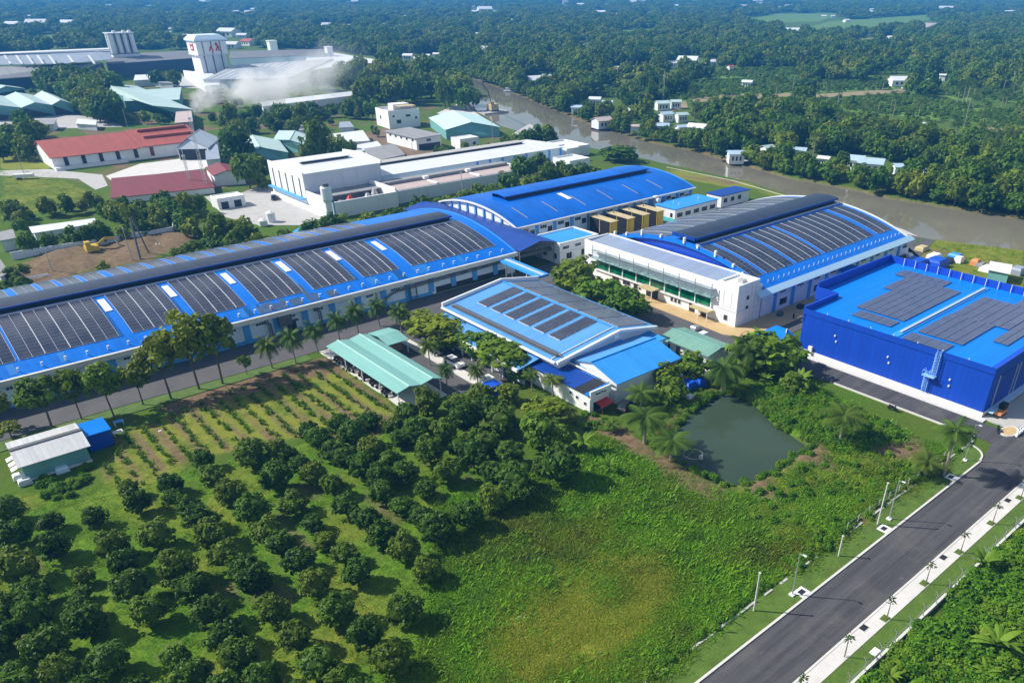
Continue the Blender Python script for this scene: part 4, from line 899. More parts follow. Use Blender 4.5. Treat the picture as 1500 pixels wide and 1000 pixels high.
# --- motorbike parking canopy
pc = thing('parking_canopy', 'teal double-gabled motorbike parking canopy on concrete slab', 'canopy', (56.6, 116.5, 0))
prof = [(52.1, 2.75), (54.5, 3.3), (56.8, 2.85), (59.0, 3.3), (60.9, 2.75)]
for (a, za), (c, zc2) in zip(prof, prof[1:]): obj('roof_slope', MB().slab([(a + .01, 103.9, za), (c - .01, 103.9, zc2), (c - .01, 129.6, zc2), (a + .01, 129.6, za)], .1), m_teal, pc)
for a, za in prof[1:4:2]: obj('ridge_cap', MB().box(a - .15, a + .15, 103.9, 129.6, za + .01, za + .07), paint('pale teal cap', (.4, .66, .6), .5, .1), pc)
for y in (104.3, 110.5, 116.8, 123, 129.2):
    for a, z in ((52.5, 2.65), (56.8, 2.7), (60.6, 2.6)): obj('post', MB().box(a - .07, a + .07, y - .07, y + .07, .08, z), m_greyp, pc)
    obj('truss', MB().path([(52.3, y, 2.62), (54.5, y, 3.12), (56.8, y, 2.7), (59, y, 3.12), (60.8, y, 2.62)], .05), m_greyp, pc)
p2c = thing('side_canopy', 'short teal gable canopy adjoining the long parking canopy', 'canopy', (63, 126, 0))
obj('roof_slope', MB().slab([(60.95, 122.3, 2.75), (65.4, 122.3, 2.75), (65.4, 126.2, 3.35), (60.95, 126.2, 3.35)], .1), m_teal, p2c)
obj('roof_slope', MB().slab([(60.95, 126.21, 3.35), (65.4, 126.21, 3.35), (65.4, 130, 2.75), (60.95, 130, 2.75)], .1), m_teal, p2c)
for q in ((61.3, 122.6), (65.1, 122.6), (61.3, 129.7), (65.1, 129.7)): obj('post', MB().box(q[0] - .07, q[0] + .07, q[1] - .07, q[1] + .07, .03, 2.64), m_greyp, p2c)
obj('guard_booth', MB().box(63.2, 64.8, 124.4, 126, .03, 2.2), paint('brick red paint', (.38, .2, .14), .8, .2), p2c)

# --- shed bottom left
sd = thing('shed', 'long teal shed with rusty grey metal gable roof at the left edge', 'shed', (5.5, 123.5, 0))
obj('wall', MB().profile([(119.6, 0), (127.4, 0), (127.4, 2.7), (123.5, 3.35), (119.6, 2.7)], 'X', 1.5, 9.7), m_tealw, sd)
m_shr = paint('worn zinc sheet', (.48, .50, .52), .55, .2, .6, (.26, .25, .25), ('X', .75, .16), (.8, .12, 1))
obj('roof_slope', MB().slab([(1.0, 118.9, 2.75), (10.2, 118.9, 2.75), (10.2, 123.5, 3.55), (1.0, 123.5, 3.55)], .1), m_shr, sd)
obj('roof_slope', MB().slab([(1.0, 123.51, 3.55), (10.2, 123.51, 3.55), (10.2, 128.1, 2.75), (1.0, 128.1, 2.75)], .1), m_shr, sd)
obj('ridge_cap', MB().box(1.0, 10.2, 123.1, 123.9, 3.5, 3.64), m_pipe, sd)
for y in (120.6, 122.2, 124): obj('awning', MB().slab([(.2, y - .6, 1.9), (1.45, y - .6, 2.3), (1.45, y + .6, 2.3), (.2, y + .6, 1.9)], .06), m_wplast, sd)
obj('base_strip', MB().box(1.4, 9.8, 119.45, 119.59, 0, .3), m_wplast, sd)
bx = thing('blue_store', 'cobalt blue flat-roofed store beside the teal shed', 'shed', (11.9, 124.7, 0))
obj('wall', MB().box(10.25, 13.6, 122.4, 127, 0, 2.65), m_bwall, bx); obj('roof', MB().box(10.22, 13.8, 122.2, 127.2, 2.66, 2.8), m_roofb, bx)

# ------------------------------------------------------------------ neighbours behind the factory
def box_building(name, label, cat, x0, x1, y0, y1, h, wm, rm, par=0.5, rot=0.0, wins=None, group=None):
    t = thing(name, label, cat, ((x0 + x1) / 2, (y0 + y1) / 2, 0), group)
    obj('wall', MB().box(x0, x1, y0, y1, 0, h), wm, t)
    obj('roof', MB().box(x0 + .3, x1 - .3, y0 + .3, y1 - .3, h + .005, h + .08), rm, t)
    if par: obj('parapet', MB().box(x0, x1, y0, y0 + .3, h + .01, h + par).box(x0, x1, y1 - .3, y1, h + .01, h + par).box(x0, x0 + .3, y0 + .31, y1 - .31, h + .01, h + par).box(x1 - .3, x1, y0 + .31, y1 - .31, h + .01, h + par), wm, t)
    for f, u, z, w, hh in (wins or []): window(t, f, x0 if f == '-X' else y0, u, z, w, hh)
    t.rotation_euler.z = rot; return t
def px_gable(name, label, cat, fl, fp, fr, bp, ze, zr, rm, wm, fm=None, group=None, mid=None):
    V = Vector; Fl, Fp, Fr, Bp = V(G(*fl, ze)), V(G(*fp, zr)), V(G(*fr, ze)), V(G(*bp, zr)); d = Bp - Fp
    Fp.z = zr; c = (Fl + Fr) / 2 + d / 2; t = thing(name, label, cat, (c.x, c.y, 0), group)
    u = d.normalized(); Fp = V(((Fl.x + Fr.x) / 2 * .5 + Fp.x * .5, (Fl.y + Fr.y) / 2 * .5 + Fp.y * .5, zr))
    o1, o2 = u * .5, (Fr - Fl).normalized() * .4
    obj('roof_slope', MB().slab([tuple(Fl - o1 - o2), tuple(Fp - o1), tuple(Fp + d + o1), tuple(Fl + d + o1 - o2)], .15), rm, t)
    obj('roof_slope', MB().slab([tuple(Fp - o1 + V((0, 0, .003))), tuple(Fr - o1 + o2), tuple(Fr + d + o1 + o2), tuple(Fp + d + o1 + V((0, 0, .003)))], .15), rm, t)
    k = MB(); a = [(Fl.x, Fl.y, 0), (Fr.x, Fr.y, 0), (Fr.x, Fr.y, ze - .2), (Fp.x, Fp.y, zr - .25), (Fl.x, Fl.y, ze - .2)]
    bk = [(p[0] + d.x, p[1] + d.y, p[2]) for p in a]
    k.add(a + bk, [tuple(range(5)), tuple(range(5, 10))[::-1]] + [(i, 5 + i, 5 + (i + 1) % 5, (i + 1) % 5) for i in range(5)])
    obj('wall', k, wm, t)
    obj('ridge_cap', MB().path([tuple(Fp - o1 + V((0, 0, .05))), tuple(Fp + d + o1 + V((0, 0, .05)))], .18), rm, t)
    if fm:
        w = Fr - Fl; q = []
        for s, z in ((.04, 0), (.96, 0), (.96, ze - .5), (.04, ze - .5)):
            p = Fl + w * s - u * .12; q.append((p.x, p.y, z))
        kk = MB().add(q + [(p[0] + u.x * .1, p[1] + u.y * .1, p[2]) for p in q], [(0, 1, 2, 3), (7, 6, 5, 4), (0, 4, 5, 1), (1, 5, 6, 2), (2, 6, 7, 3), (3, 7, 4, 0)])
        o = obj('open_front', kk, fm, t)
    return t
def px_hall(name, label, cat, cs, rm, wm, strips=0, sm=None, over=.5, group=None):
    """shed roof through four picture points (px, py, z): near left, near right, far right, far left"""
    P = [Vector(G(x, y, z)) for x, y, z in cs]; c = sum(P, Vector()) / 4
    t = thing(name, label, cat, (c.x, c.y, 0), group)
    k = MB().add([(p.x, p.y, 0) for p in P] + [(p.x, p.y, p.z - .2) for p in P], [(3, 2, 1, 0), (4, 5, 6, 7), (0, 1, 5, 4), (1, 2, 6, 5), (2, 3, 7, 6), (3, 0, 4, 7)])
    obj('wall', k, wm, t)
    Q = [p + (p - c) * (over / max((p - c).length, 1)) for p in P]
    obj('roof', MB().slab([(q.x, q.y, p.z) for q, p in zip(Q, P)], .18), rm, t)
    for i in range(strips):
        s = (i + .5) / strips; a = P[0].lerp(P[1], s - .08 / 1 * (1 / strips)); a2 = P[0].lerp(P[1], s + .08 / strips); b = P[3].lerp(P[2], s - .08 / strips); b2 = P[3].lerp(P[2], s + .08 / strips)
        a = P[0].lerp(P[1], s - .09 / strips)
        up = Vector((0, 0, .12)); obj('skylight', MB().slab([tuple(a.lerp(b, .06) + up), tuple(a2.lerp(b2, .06) + up), tuple(a2.lerp(b2, .94) + up), tuple(a.lerp(b, .94) + up)], .08), sm or m_wplast, t)
    return t

# red-roofed long building
r1 = thing('red_roof_building', 'long white building with faded red roof beside the bare yard', 'warehouse', (80, 372, 0))
obj('wall', MB().profile([(357, 0), (385, 0), (385, 4.4), (374, 8.0), (357, 4.3)], 'X', 53, 108), m_white, r1)
for a, b2, z in ((52.4, 84, 0), (84.01, 108.6, .35)):
    obj('roof_slope', MB().slab([(a, 356, 4.4 + z), (b2, 356, 4.4 + z), (b2, 374, 8.3 + z), (a, 374, 8.3 + z)], .2), m_red, r1)
    obj('roof_slope', MB().slab([(a, 374.01, 8.3 + z), (b2, 374.01, 8.3 + z), (b2, 386, 4.6 + z), (a, 386, 4.6 + z)], .2), m_red, r1)
for y, z in ((364, 6.6), (371, 8.2)): obj('raised_vent', MB().box(88, 107, y, y + 2.4, z, z + .75), m_red, r1)
for x in (57.5, 63.5, 69.5, 75.5, 82, 88): obj('louvre', MB().box(x - .7, x + .7, 356.85, 357.02, .9, 4.2), m_dark if x < 87 else m_red2, r1)
obj('loading_kerb', MB().box(53, 78, 354.5, 356.9, 0, 1.1), m_white, r1)
px_gable('open_shed', 'dark open shed with pale gable roof at the right end of the red-roofed building', 'shed', (259, 217), (270, 198), (304, 216), (288, 186), 4.5, 7.0, m_grey, m_greyp, m_dark)
px_hall('lean_to', 'low grey lean-to beside the dark open shed', 'shed', [(302, 234, 3), (322, 232, 3), (318, 212, 4), (300, 210, 4)], m_grey, m_greyp)
px_hall('maroon_shed', 'long low maroon roofed shed in front of the bare yard', 'shed', [(163, 290, 2.0), (313, 274, 2.0), (298, 249, 4.0), (165, 261, 4.0)], m_red2, m_white)
px_gable('maroon_gable_house', 'white building with maroon gable roof behind the small garage', 'building', (313, 257), (330, 249), (357, 254), (318, 238), 3.6, 5.0, m_red2, m_white)
gb = box_building('garage', 'small white garage with two dark openings beside the maroon gable building', 'garage', 77.5, 86, 256, 262, 3.0, m_white, m_white, .3)
for u in (79.6, 83.6): obj('opening', MB().box(u - 1.1, u + 1.1, 255.9, 256.05, 0, 2.1), m_dark, gb)

# white factory
wf = thing('white_factory', 'tall white windowless factory block beside the concrete yard', 'factory', (113, 252, 0))
obj('wall', MB().box(99.5, 126, 240, 266, 0, 10.0), m_greyp, wf)
obj('sunlit_front_wall', MB().box(99.2, 99.49, 239.9, 266.1, 0, 10.6), m_white, wf)  # whiter than the other walls, sun side painted in
obj('roof', MB().slab([(99.5, 239.8, 10.05), (126, 239.8, 10.05), (126, 253, 10.7), (99.5, 253, 10.7)], .2).slab([(99.5, 253.01, 10.7), (126, 253.01, 10.7), (126, 266.2, 10.05), (99.5, 266.2, 10.05)], .2), m_wroof, wf)
obj('end_parapet', MB().profile([(239.8, 9.8), (266.2, 9.8), (266.2, 10.8), (253, 11.7), (239.8, 10.7)], 'X', 126.01, 126.6), m_white, wf)
rv4 = obj('ridge_vent', MB().box(104.5, 121, 252, 252.3, 10.6, 11.3), m_dark, wf); obj('vent_roof', MB().box(104, 121.5, 251.2, 255.2, 11.3, 11.5), m_wroof, rv4)
for i in range(5): obj('louvre', MB().box(99.1, 99.22, 242.5 + i * 5, 243.2 + i * 5, 2.6, 8.6), m_pipe, wf)
obj('dock_canopy', MB().box(97.8, 99.18, 240, 266, 2.6, 2.9), m_lblue, wf)
obj('loading_dock', MB().box(97.6, 99.18, 222, 264, 0, 1.1), m_white, wf)
wl = thing('white_annex', 'lower white annex with sunken roof behind the water tower', 'factory', (111, 231, 0))
obj('wall', MB().box(99.6, 121.4, 222.5, 223, 0, 4.6).box(99.3, 99.8, 223.01, 239.8, 0, 5.2).box(121, 121.4, 223.01, 239.8, 0, 5.6), m_white, wl)
obj('roof', MB().box(99.81, 120.99, 232, 239.85, 4.0, 4.3), m_oldgrey, wl); obj('inner_roof', MB().box(99.81, 120.99, 223.01, 231.99, 2.2, 2.4), m_conc, wl)
for i, (x, y) in enumerate(((104, 226), (108, 228), (113, 226), (117, 229))): obj('roof_plant', MB().lathe((x, y, 2.4), [(.9, 0), (1.2, 1.0), (.5, 1.8 + .3 * i)], 8), [m_pipe, m_redp, m_steel, m_conc][i], wl)
ww = thing('long_white_factory', 'long low white factory range with blue pilasters in front of the river trees', 'factory', (166, 252, 0))
obj('wall', MB().box(126.7, 205, 241, 263, 0, 5.6), m_bluish, ww)
obj('roof', MB().slab([(126.7, 240.6, 5.7), (205.3, 240.6, 5.7), (205.3, 252, 6.3), (126.7, 252, 6.3)], .2).slab([(126.7, 252.01, 6.3), (205.3, 252.01, 6.3), (205.3, 263.4, 5.7), (126.7, 263.4, 5.7)], .2), m_wroof, ww)
rv5 = obj('ridge_vent', MB().box(128, 196, 254.5, 254.8, 6.0, 6.8), m_dark, ww); obj('vent_roof', MB().box(127.5, 196.5, 254.0, 258.5, 6.85, 7.05), m_conc, rv5)
for i in range(8): obj('pilaster', MB().box(164.5 + i * 5.6, 165.3 + i * 5.6, 240.75, 241.02, 0, 5.4), m_lblue, ww)
for i in range(5): window(ww, '-Y', 241, 168 + i * 7, 1.6, 1.4, 1.2, m_bluish)
wpk = thing('flat_factory', 'flat pinkish roofed factory wing behind the hedge trees', 'factory', (147, 231, 0))
obj('wall', MB().box(122.5, 174, 225.5, 237.5, 0, 3.9), m_greyp, wpk)
obj('roof', MB().box(123, 173.5, 226, 234, 3.91, 4.05), m_pinkr, wpk)
obj('raised_roof', MB().box(123, 173, 234.01, 237.4, 3.91, 5.0), m_oldgrey, wpk)
obj('parapet', MB().box(122.4, 123, 225.4, 237.6, 3.6, 4.6).box(173.4, 174.2, 225.4, 237.6, 3.6, 4.6).box(138, 138.8, 226, 234, 4.06, 4.4).box(155, 155.8, 226, 234, 4.06, 4.4), m_white, wpk)
for x in (138.4, 155.4): obj('roof_fan', MB().box(x - .9, x + .9, 232.5, 233.9, 4.45, 5.3), m_wplast, wpk)
wt = thing('water_tower', 'slim white and blue water tower in front of the white annex', 'water tower', (96.5, 218.5, 0))
obj('shaft', MB().lathe((96.5, 218.5, 0), [(1.0, 0), (1.0, 3.4)], 12), m_lblue, wt); obj('shaft_top', MB().lathe((96.5, 218.5, 3.4), [(1.0, 0), (1.05, 2.6), (1.55, 3.4), (1.55, 6.6), (1.3, 7.0)], 14), m_white, wt)
obj('top_tank', MB().lathe((96.5, 218.5, 10.4), [(.9, 0), (1.1, .2), (.9, .8)], 10), m_pipe, wt); obj('stair_pipe', MB().tube((98.2, 218.0, 0), (98.0, 218.2, 7), .18), m_lblue, wt)
for i, (a, b2, c, d, h, l) in enumerate(((206.5, 213, 240, 249, 4.4, 'white block nearest the river end of the white factory'), (196, 206, 226, 236, 3.2, 'low white outbuilding with rooftop pipes near the big riverside tree'), (214.5, 224, 246, 262, 3.4, 'white building with grey roof between factory and river'), (182, 190, 228, 233, 2.2, 'small white shed with turquoise roof behind the hedge'))):
    box_building('outbuilding', l, 'building', a, b2, c, d, h, m_white, m_wroof if i != 3 else m_sroof, .6)
px_gable('blue_hut', 'small bright blue roofed hut behind the longest hall', 'hut', (440, 343), (452, 329), (472, 340), (444, 326), 2.4, 3.2, m_sroof, m_bluish)
t_ = thing('storage_tank', 'pair of white storage tanks on the concrete yard', 'tank', (82, 229, 0))
for x, y, z in ((80.5, 229, 1.5), (84, 231.5, 2.6)): obj('tank', MB().lathe((x, y, .05), [(1.3, 0), (1.3, z), (.4, z + .5)], 12), m_wplast, t_)

# buildings between factory and river bend
b3 = box_building('concrete_house', 'white two-storey flat-roofed building with cluttered terrace left of the pale teal warehouse', 'building', 196, 212, 356, 372, 7, m_white, m_conc, 1.0, -.12, [('-Y', 201, 2.2, 2.2, 1.6), ('-Y', 206, 4.8, 2.4, 1), ('-X', 366, 3.6, 1.4, 1.4), ('-Y', 210, 3.6, 1, 1), ('-Y', 198.5, 5, 1, .9)])
obj('stair_room', MB().box(202, 210.5, 364, 370, 7.1, 9.6), m_white, b3); obj('terrace_canopy', MB().box(203, 211.5, 358, 363.5, 9.0, 9.2), m_tan, b3)
b4 = thing('grey_roof_house', 'white building with dark grey shed roof and open ground floor', 'building', (182, 313, 0))
obj('wall', MB().box(176, 188, 301, 326, 0, 4.6), m_white, b4); obj('roof', MB().slab([(175.4, 300.4, 4.75), (188.6, 300.4, 5.0), (188.6, 327, 5.0), (175.4, 327, 4.75)], .2), m_oldgrey, b4)
obj('open_bay', MB().box(177, 187.5, 300.88, 301.03, 0, 2.2), m_dark, b4); window(b4, '-Y', 301, 182, 3.0, 2.2, 1.0, n=2)
for i in range(5): window(b4, '-X', 176, 304 + i * 4.6, 3.2, 1.4, .8)
box_building('white_hut', 'small white flat-roofed block with two windows in front of the pale teal warehouse', 'building', 189.5, 199, 288.5, 295.5, 4.2, m_white, m_greyp, .25, 0, [('-Y', 192, 1.6, 1.3, 1.2), ('-Y', 196.5, 1.6, 1.3, 1.2)])
px_gable('pale_teal_warehouse', 'broad pale teal warehouse with low gable roof by the river bend', 'warehouse', (653, 190), (688, 177), (731, 186), (662, 161), 4.2, 6.4, paint('pale aqua roof', (0.50, 0.72, 0.72), .5, .1, .25, (.3, .42, .42)), m_tealw)
for i, (cs, rm, l) in enumerate((([(497, 209, 2.6), (541, 206, 2.6), (531, 191, 3.4), (489, 196, 3.4)], m_wroof, 'low white roofed shed left of the street trees'), ([(524, 222, 2.6), (560, 216, 2.8), (552, 207, 3.4), (520, 213, 3.2)], m_wroof, 'white tin roofed shack among grey roofs'), ([(548, 236, 2.4), (592, 226, 2.4), (577, 211, 3.2), (534, 218, 3.2)], m_oldgrey, 'dark grey patched roof shack behind the white factory'), ([(438, 191, 2.5), (475, 187, 2.5), (470, 180, 3.2), (442, 182, 3.2)], m_oldgrey, 'brown grey shack among trees behind the teal roofs'), ([(497, 187, 2.5), (518, 186, 2.5), (512, 178, 3), (498, 179, 3)], m_grey, 'tiny pale shack below the forest'), ([(752, 196, 3), (778, 206, 3), (800, 190, 3), (775, 182, 3)], m_conc, 'flat grey riverside shed roof'))):
    px_hall('shack', l, 'shack', cs, rm, m_greyp)
px_gable('teal_shed', 'left of the two pale green sheds behind the white factory', 'shed', (362, 224), (372, 214), (421, 223), (362, 197), 3.6, 5.4, m_tealx, m_tealw)
px_gable('teal_shed', 'right pale green shed nearer the dark pointed trees', 'shed', (401, 204), (425, 206), (452, 214), (432, 193), 3.6, 5.2, m_tealx, m_tealw)
px_hall('long_pale_shed', 'long narrow pale roofed shed half hidden by smoke and trees', 'shed', [(385, 156, 3.6), (525, 139, 3.6), (522, 133, 5), (382, 149, 5)], m_wroof, m_greyp)
px_gable('teal_warehouse', 'teal warehouse beside the smoke with open grey end', 'warehouse', (178, 140), (226, 169), (282, 160), (150, 131), 5, 7.2, m_tealx, m_tealw)
px_hall('teal_warehouse', 'dark teal warehouse behind the smoking shed', 'warehouse', [(182, 148, 5), (262, 146, 5), (265, 128, 6.5), (180, 134, 6.5)], m_tealx, m_tealw)
px_hall('grey_shed', 'small grey shed with maroon edge where the smoke rises', 'shed', [(256, 180, 4), (282, 178, 4), (280, 162, 4.4), (258, 164, 4.4)], m_pinkr, m_oldgrey)
for fl_, fp_, fr_2, bp_, l in (((-32, 163), (2, 155), (31, 158), (-20, 138), 'leftmost gable of the teal open-fronted sheds'), ((31, 158), (50, 151), (76, 154), (22, 136), 'middle gable of the teal open-fronted sheds'), ((76, 154), (88, 147), (105, 152), (61, 134), 'right gable of the teal open-fronted sheds'), ((-20, 138), (10, 125), (36, 130), (-5, 122), 'rear teal gable shed behind the open-fronted sheds')):
    px_gable('teal_open_shed', l, 'shed', fl_, fp_, fr_2, bp_, 5, 7.4, m_tealx, m_tealw, m_dark, 'teal open-fronted sheds')

for cs_, rm_, l_ in (([(52, 182, 3), (78, 182, 3), (82, 175, 3.6), (58, 175, 3.6)], m_oldgrey, 'grey open lean-to beside the teal open sheds'), ([(112, 181, 2.6), (140, 183, 2.6), (140, 176, 3.2), (114, 174, 3.2)], m_wroof, 'pale tin shed on the yard behind the red-roofed building'), ([(196, 118, 4), (226, 116, 4), (224, 109, 4.6), (198, 110, 4.6)], m_wroof, 'white roofed store between silo block and mill tower'), ([(232, 121, 3.4), (252, 122, 3.4), (252, 116, 4), (234, 115, 4)], m_oldgrey, 'small grey store below the mill tower'), ([(322, 206, 2.8), (348, 210, 2.8), (352, 202, 3.2), (328, 199, 3.2)], m_oldgrey, 'weathered grey shed left of the pale green sheds'), ([(336, 186, 2.8), (366, 188, 2.8), (366, 181, 3.2), (340, 180, 3.2)], m_wroof, 'white shed roof below the smoke'), ([(412, 178, 2.8), (436, 177, 2.8), (434, 171, 3.2), (414, 172, 3.2)], m_red, 'small rusty red shed beside the long pale shed'), ([(452, 206, 2.6), (480, 206, 2.6), (478, 199, 3), (454, 199, 3)], m_oldgrey, 'patched grey shack near the low white sheds'), ([(148, 160, 3.6), (176, 166, 3.6), (170, 156, 4), (146, 151, 4)], m_oldgrey, 'grey lean-to against the teal warehouse'), ([(700, 222, 2.6), (730, 217, 2.6), (726, 211, 3), (698, 215, 3)], m_wroof, 'low pale shed behind the long white factory')): px_hall('yard_shed', l_, 'shed', cs_, rm_, m_greyp)

# the mill
ml = thing('mill_hall', 'huge grey roofed mill hall at the far left with slanted skylights', 'mill', (100, 690, 0))
def pxslab(parent, name, cs, m, t=.4): return obj(name, MB().slab([G(*c) for c in cs], t), m, parent)
pxslab(ml, 'lower_roof', [(-80, 121, 7), (92, 109, 7), (150, 91, 12), (-80, 102, 12)], m_oldgrey)
pxslab(ml, 'upper_roof', [(-80, 97, 13), (100, 93, 13), (164, 87, 13), (160, 71, 18), (-80, 82, 18)], m_grey)
pxslab(ml, 'ridge_cap', [(-80, 82.5, 18.2), (160, 72, 18.2), (160, 70.2, 18.8), (-80, 80, 18.8)], m_wplast)
for a in (5, 22, 38, 53, 70, 98, 128):
    pxslab(ml, 'skylight', [(a + 9, 93.5, 13.6), (a + 12, 93.3, 13.6), (a + 3, 81, 17.5), (a, 81.2, 17.5)], m_wplast, .2)
P = [G(-80, 121, 7), G(92, 109, 7), G(150, 91, 12)]; wk = MB()
for p, q in zip(P, P[1:]): wk.add([(p[0], p[1], 0), (q[0], q[1], 0), (q[0], q[1], q[2] - .5), (p[0], p[1], p[2] - .5), (p[0] + .5, p[1] + 1, 0), (q[0] + .5, q[1] + 1, 0), (q[0] + .5, q[1] + 1, q[2] - .5), (p[0] + .5, p[1] + 1, p[2] - .5)], [(0, 1, 2, 3), (7, 6, 5, 4), (0, 4, 5, 1), (1, 5, 6, 2), (2, 6, 7, 3), (3, 7, 4, 0)])
m_navy = paint('dark navy opening', (.02, .035, .07), .6, .2)
obj('wall', wk, m_navy, ml)
md = px_hall('mill_wing', 'dark walled mill wing between the silo block and the tower', 'mill', [(156, 94, 9), (286, 85, 9), (286, 74, 12), (163, 80, 12)], paint('slate grey roof', (.16, .17, .19), .7, .2, .3, (.1, .1, .1)), m_navy)
sl = thing('silo_block', 'tall block of white silos rising above the grey mill roof', 'silo', (180, 745, 0)); SX, SY = 172.0, 732.0
obj('pedestal', MB().box(SX, SX + 19, SY, SY + 12, 0, 13), m_white, sl)
for i in range(4):
    for j in range(2): obj('silo', MB().lathe((SX + 2.4 + i * 4.75, SY + 3 + j * 6, 13.4), [(2.2, 0), (2.2, 12.5), (1.6, 13.2)], 14), m_white, sl, smooth=False)
obj('base_ring', MB().box(SX - .4, SX + 19.4, SY - .4, SY + 12.4, 13.01, 13.39), m_pipe, sl); obj('top_deck', MB().box(SX, SX + 19, SY, SY + 12, 26.65, 27.3), m_greyp, sl)
for x in (SX + 4.8, SX + 9.5, SX + 14.3): obj('ladder_rail', MB().box(x - .35, x + .35, SY + .3, SY + .9, 13.4, 26.4), m_dark, sl)
for x in (SX + 5, SX + 12, SX + 16): obj('roof_box', MB().box(x, x + 2, SY + 4, SY + 6, 27.31, 28.6), m_wplast, sl)
tw = thing('mill_tower', 'tall white mill tower with red emblems near the top', 'tower', (212, 640, 0)); TX, TY = 203.5, 632.0
obj('shaft', MB().box(TX, TX + 18.5, TY, TY + 17, 0, 16), m_greyp, tw)
obj('sunlit_face', MB().box(TX - .2, TX - .01, TY, TY + 17, 0, 16), m_white, tw)  # white sheet paints the sun side lighter than the shaft
obj('head', MB().box(TX - 1.2, TX + 19.7, TY - 1.2, TY + 18.2, 16.5, 24.6), m_white, tw)
obj('belt', MB().box(TX - 1.6, TX + 20.1, TY - 1.6, TY + 18.6, 16.01, 16.49), m_greyp, tw)
v = [(TX - 2.2, TY - 2.2, 24.9), (TX + 20.7, TY - 2.2, 24.9), (TX + 20.7, TY + 19.2, 24.9), (TX - 2.2, TY + 19.2, 24.9)]
obj('cap', MB().add(v + [(x, y, 25.9) for x, y, z in v] + [(TX + 1, TY + 1, 28.6), (TX + 17.5, TY + 1, 28.6), (TX + 17.5, TY + 16, 28.6), (TX + 1, TY + 16, 28.6)], [(3, 2, 1, 0), (0, 1, 5, 4), (1, 2, 6, 5), (2, 3, 7, 6), (3, 0, 4, 7), (4, 5, 9, 8), (5, 6, 10, 9), (6, 7, 11, 10), (7, 4, 8, 11), (8, 9, 10, 11)]), m_bluish, tw)
for x in (TX + 3, TX + 9, TX + 15): obj('pilaster', MB().box(x - .35, x + .35, TY - .25, TY - .02, 0, 16), m_pipe, tw); obj('head_joint', MB().box(x - .3, x + .3, TY - 1.4, TY - 1.21, 16.5, 24.6), m_pipe, tw)
em = obj('emblem', MB().profile([(TX + 6.6, 18.6), (TX + 10.2, 18.6), (TX + 8.4, 22.2)], 'Y', TY - 1.5, TY - 1.3), m_redp, tw)
obj('emblem_gap', MB().profile([(TX + 7.7, 18.7), (TX + 9.1, 18.7), (TX + 8.4, 20.3)], 'Y', TY - 1.56, TY - 1.51), m_white, em)
em2 = obj('emblem', MB().profile([(TX + 11.2, 18.6), (TX + 14.4, 18.6), (TX + 14.0, 21.2), (TX + 13.2, 23.6), (TX + 11.9, 23.9), (TX + 11.6, 22.3), (TX + 12.6, 21.4)], 'Y', TY - 1.5, TY - 1.3), m_redp, tw)
obj('emblem_gap', MB().profile([(TX + 12.4, 18.7), (TX + 13.2, 18.7), (TX + 12.9, 20.2)], 'Y', TY - 1.56, TY - 1.51), m_white, em2)
em3 = obj('emblem', MB().profile([(TY + 5, 19), (TY + 11, 19), (TY + 11.4, 23.2), (TY + 8, 22.4), (TY + 5, 23.4)], 'X', TX - 1.5, TX - 1.3), m_redp, tw)
obj('emblem_gap', MB().profile([(TY + 6.6, 19.8), (TY + 9.6, 19.8), (TY + 9.6, 21.4), (TY + 6.6, 21.4)], 'X', TX - 1.56, TX - 1.51), m_white, em3)
m_ribbed = paint('dull ribbed grey roof', (.33, .37, .42), .6, .15, .3, (.25, .26, .28))
mr = px_hall('mill_warehouse', 'vast white and grey ribbed warehouse roof right of the mill tower', 'warehouse', [(298, 117, 6), (420, 115, 6), (488, 86, 8), (342, 96, 9)], m_ribbed, m_white, 12)
px_hall('mill_warehouse', 'farther pale ribbed roof continuing toward the river trees', 'warehouse', [(440, 104, 6), (566, 90, 6), (486, 77, 8), (452, 82, 8)], m_wroof, m_greyp, 7)
px_hall('mill_rear_hall', 'grey rear mill hall with small white roof towers', 'mill', [(336, 86, 10), (484, 80, 9), (480, 72, 11), (338, 75, 12)], paint('slate grey roof', (.2, .2, .2)), m_bluish)
for (px, py), l, w in (((400, 74), 'white roof tower on the rear mill hall', 6.5), ((482, 77), 'second small white block on the right end of the rear mill hall', 5)):
    p = G(px, py, 10); one('roof_tower', MB().box(p[0] - w / 2, p[0] + w / 2, p[1] - w / 2, p[1] + w / 2, 8, 17 if w > 6 else 14).box(p[0] - w / 2 - .4, p[0] + w / 2 + .4, p[1] - w / 2 - .4, p[1] + w / 2 + .4, 17 if w > 6 else 14, 17.6 if w > 6 else 14.4), m_white, l, 'tower', loc=(p[0], p[1], 8))
px_hall('mill_porch', 'white stepped porch at the foot of the mill tower', 'building', [(300, 126, 4), (322, 124, 4), (312, 108, 5), (268, 103, 5)], m_wroof, m_white)
p = G(714, 92); t = thing('riverside_silo', 'square pale silo block standing among the trees above the river bend', 'silo', (p[0], p[1], 0)); obj('wall', MB().box(p[0], p[0] + 12, p[1], p[1] + 9, 0, 12), m_greyp, t); obj('roof', MB().box(p[0] - .2, p[0] + 12.2, p[1] - .2, p[1] + 9.2, 12.01, 12.5), m_white, t)

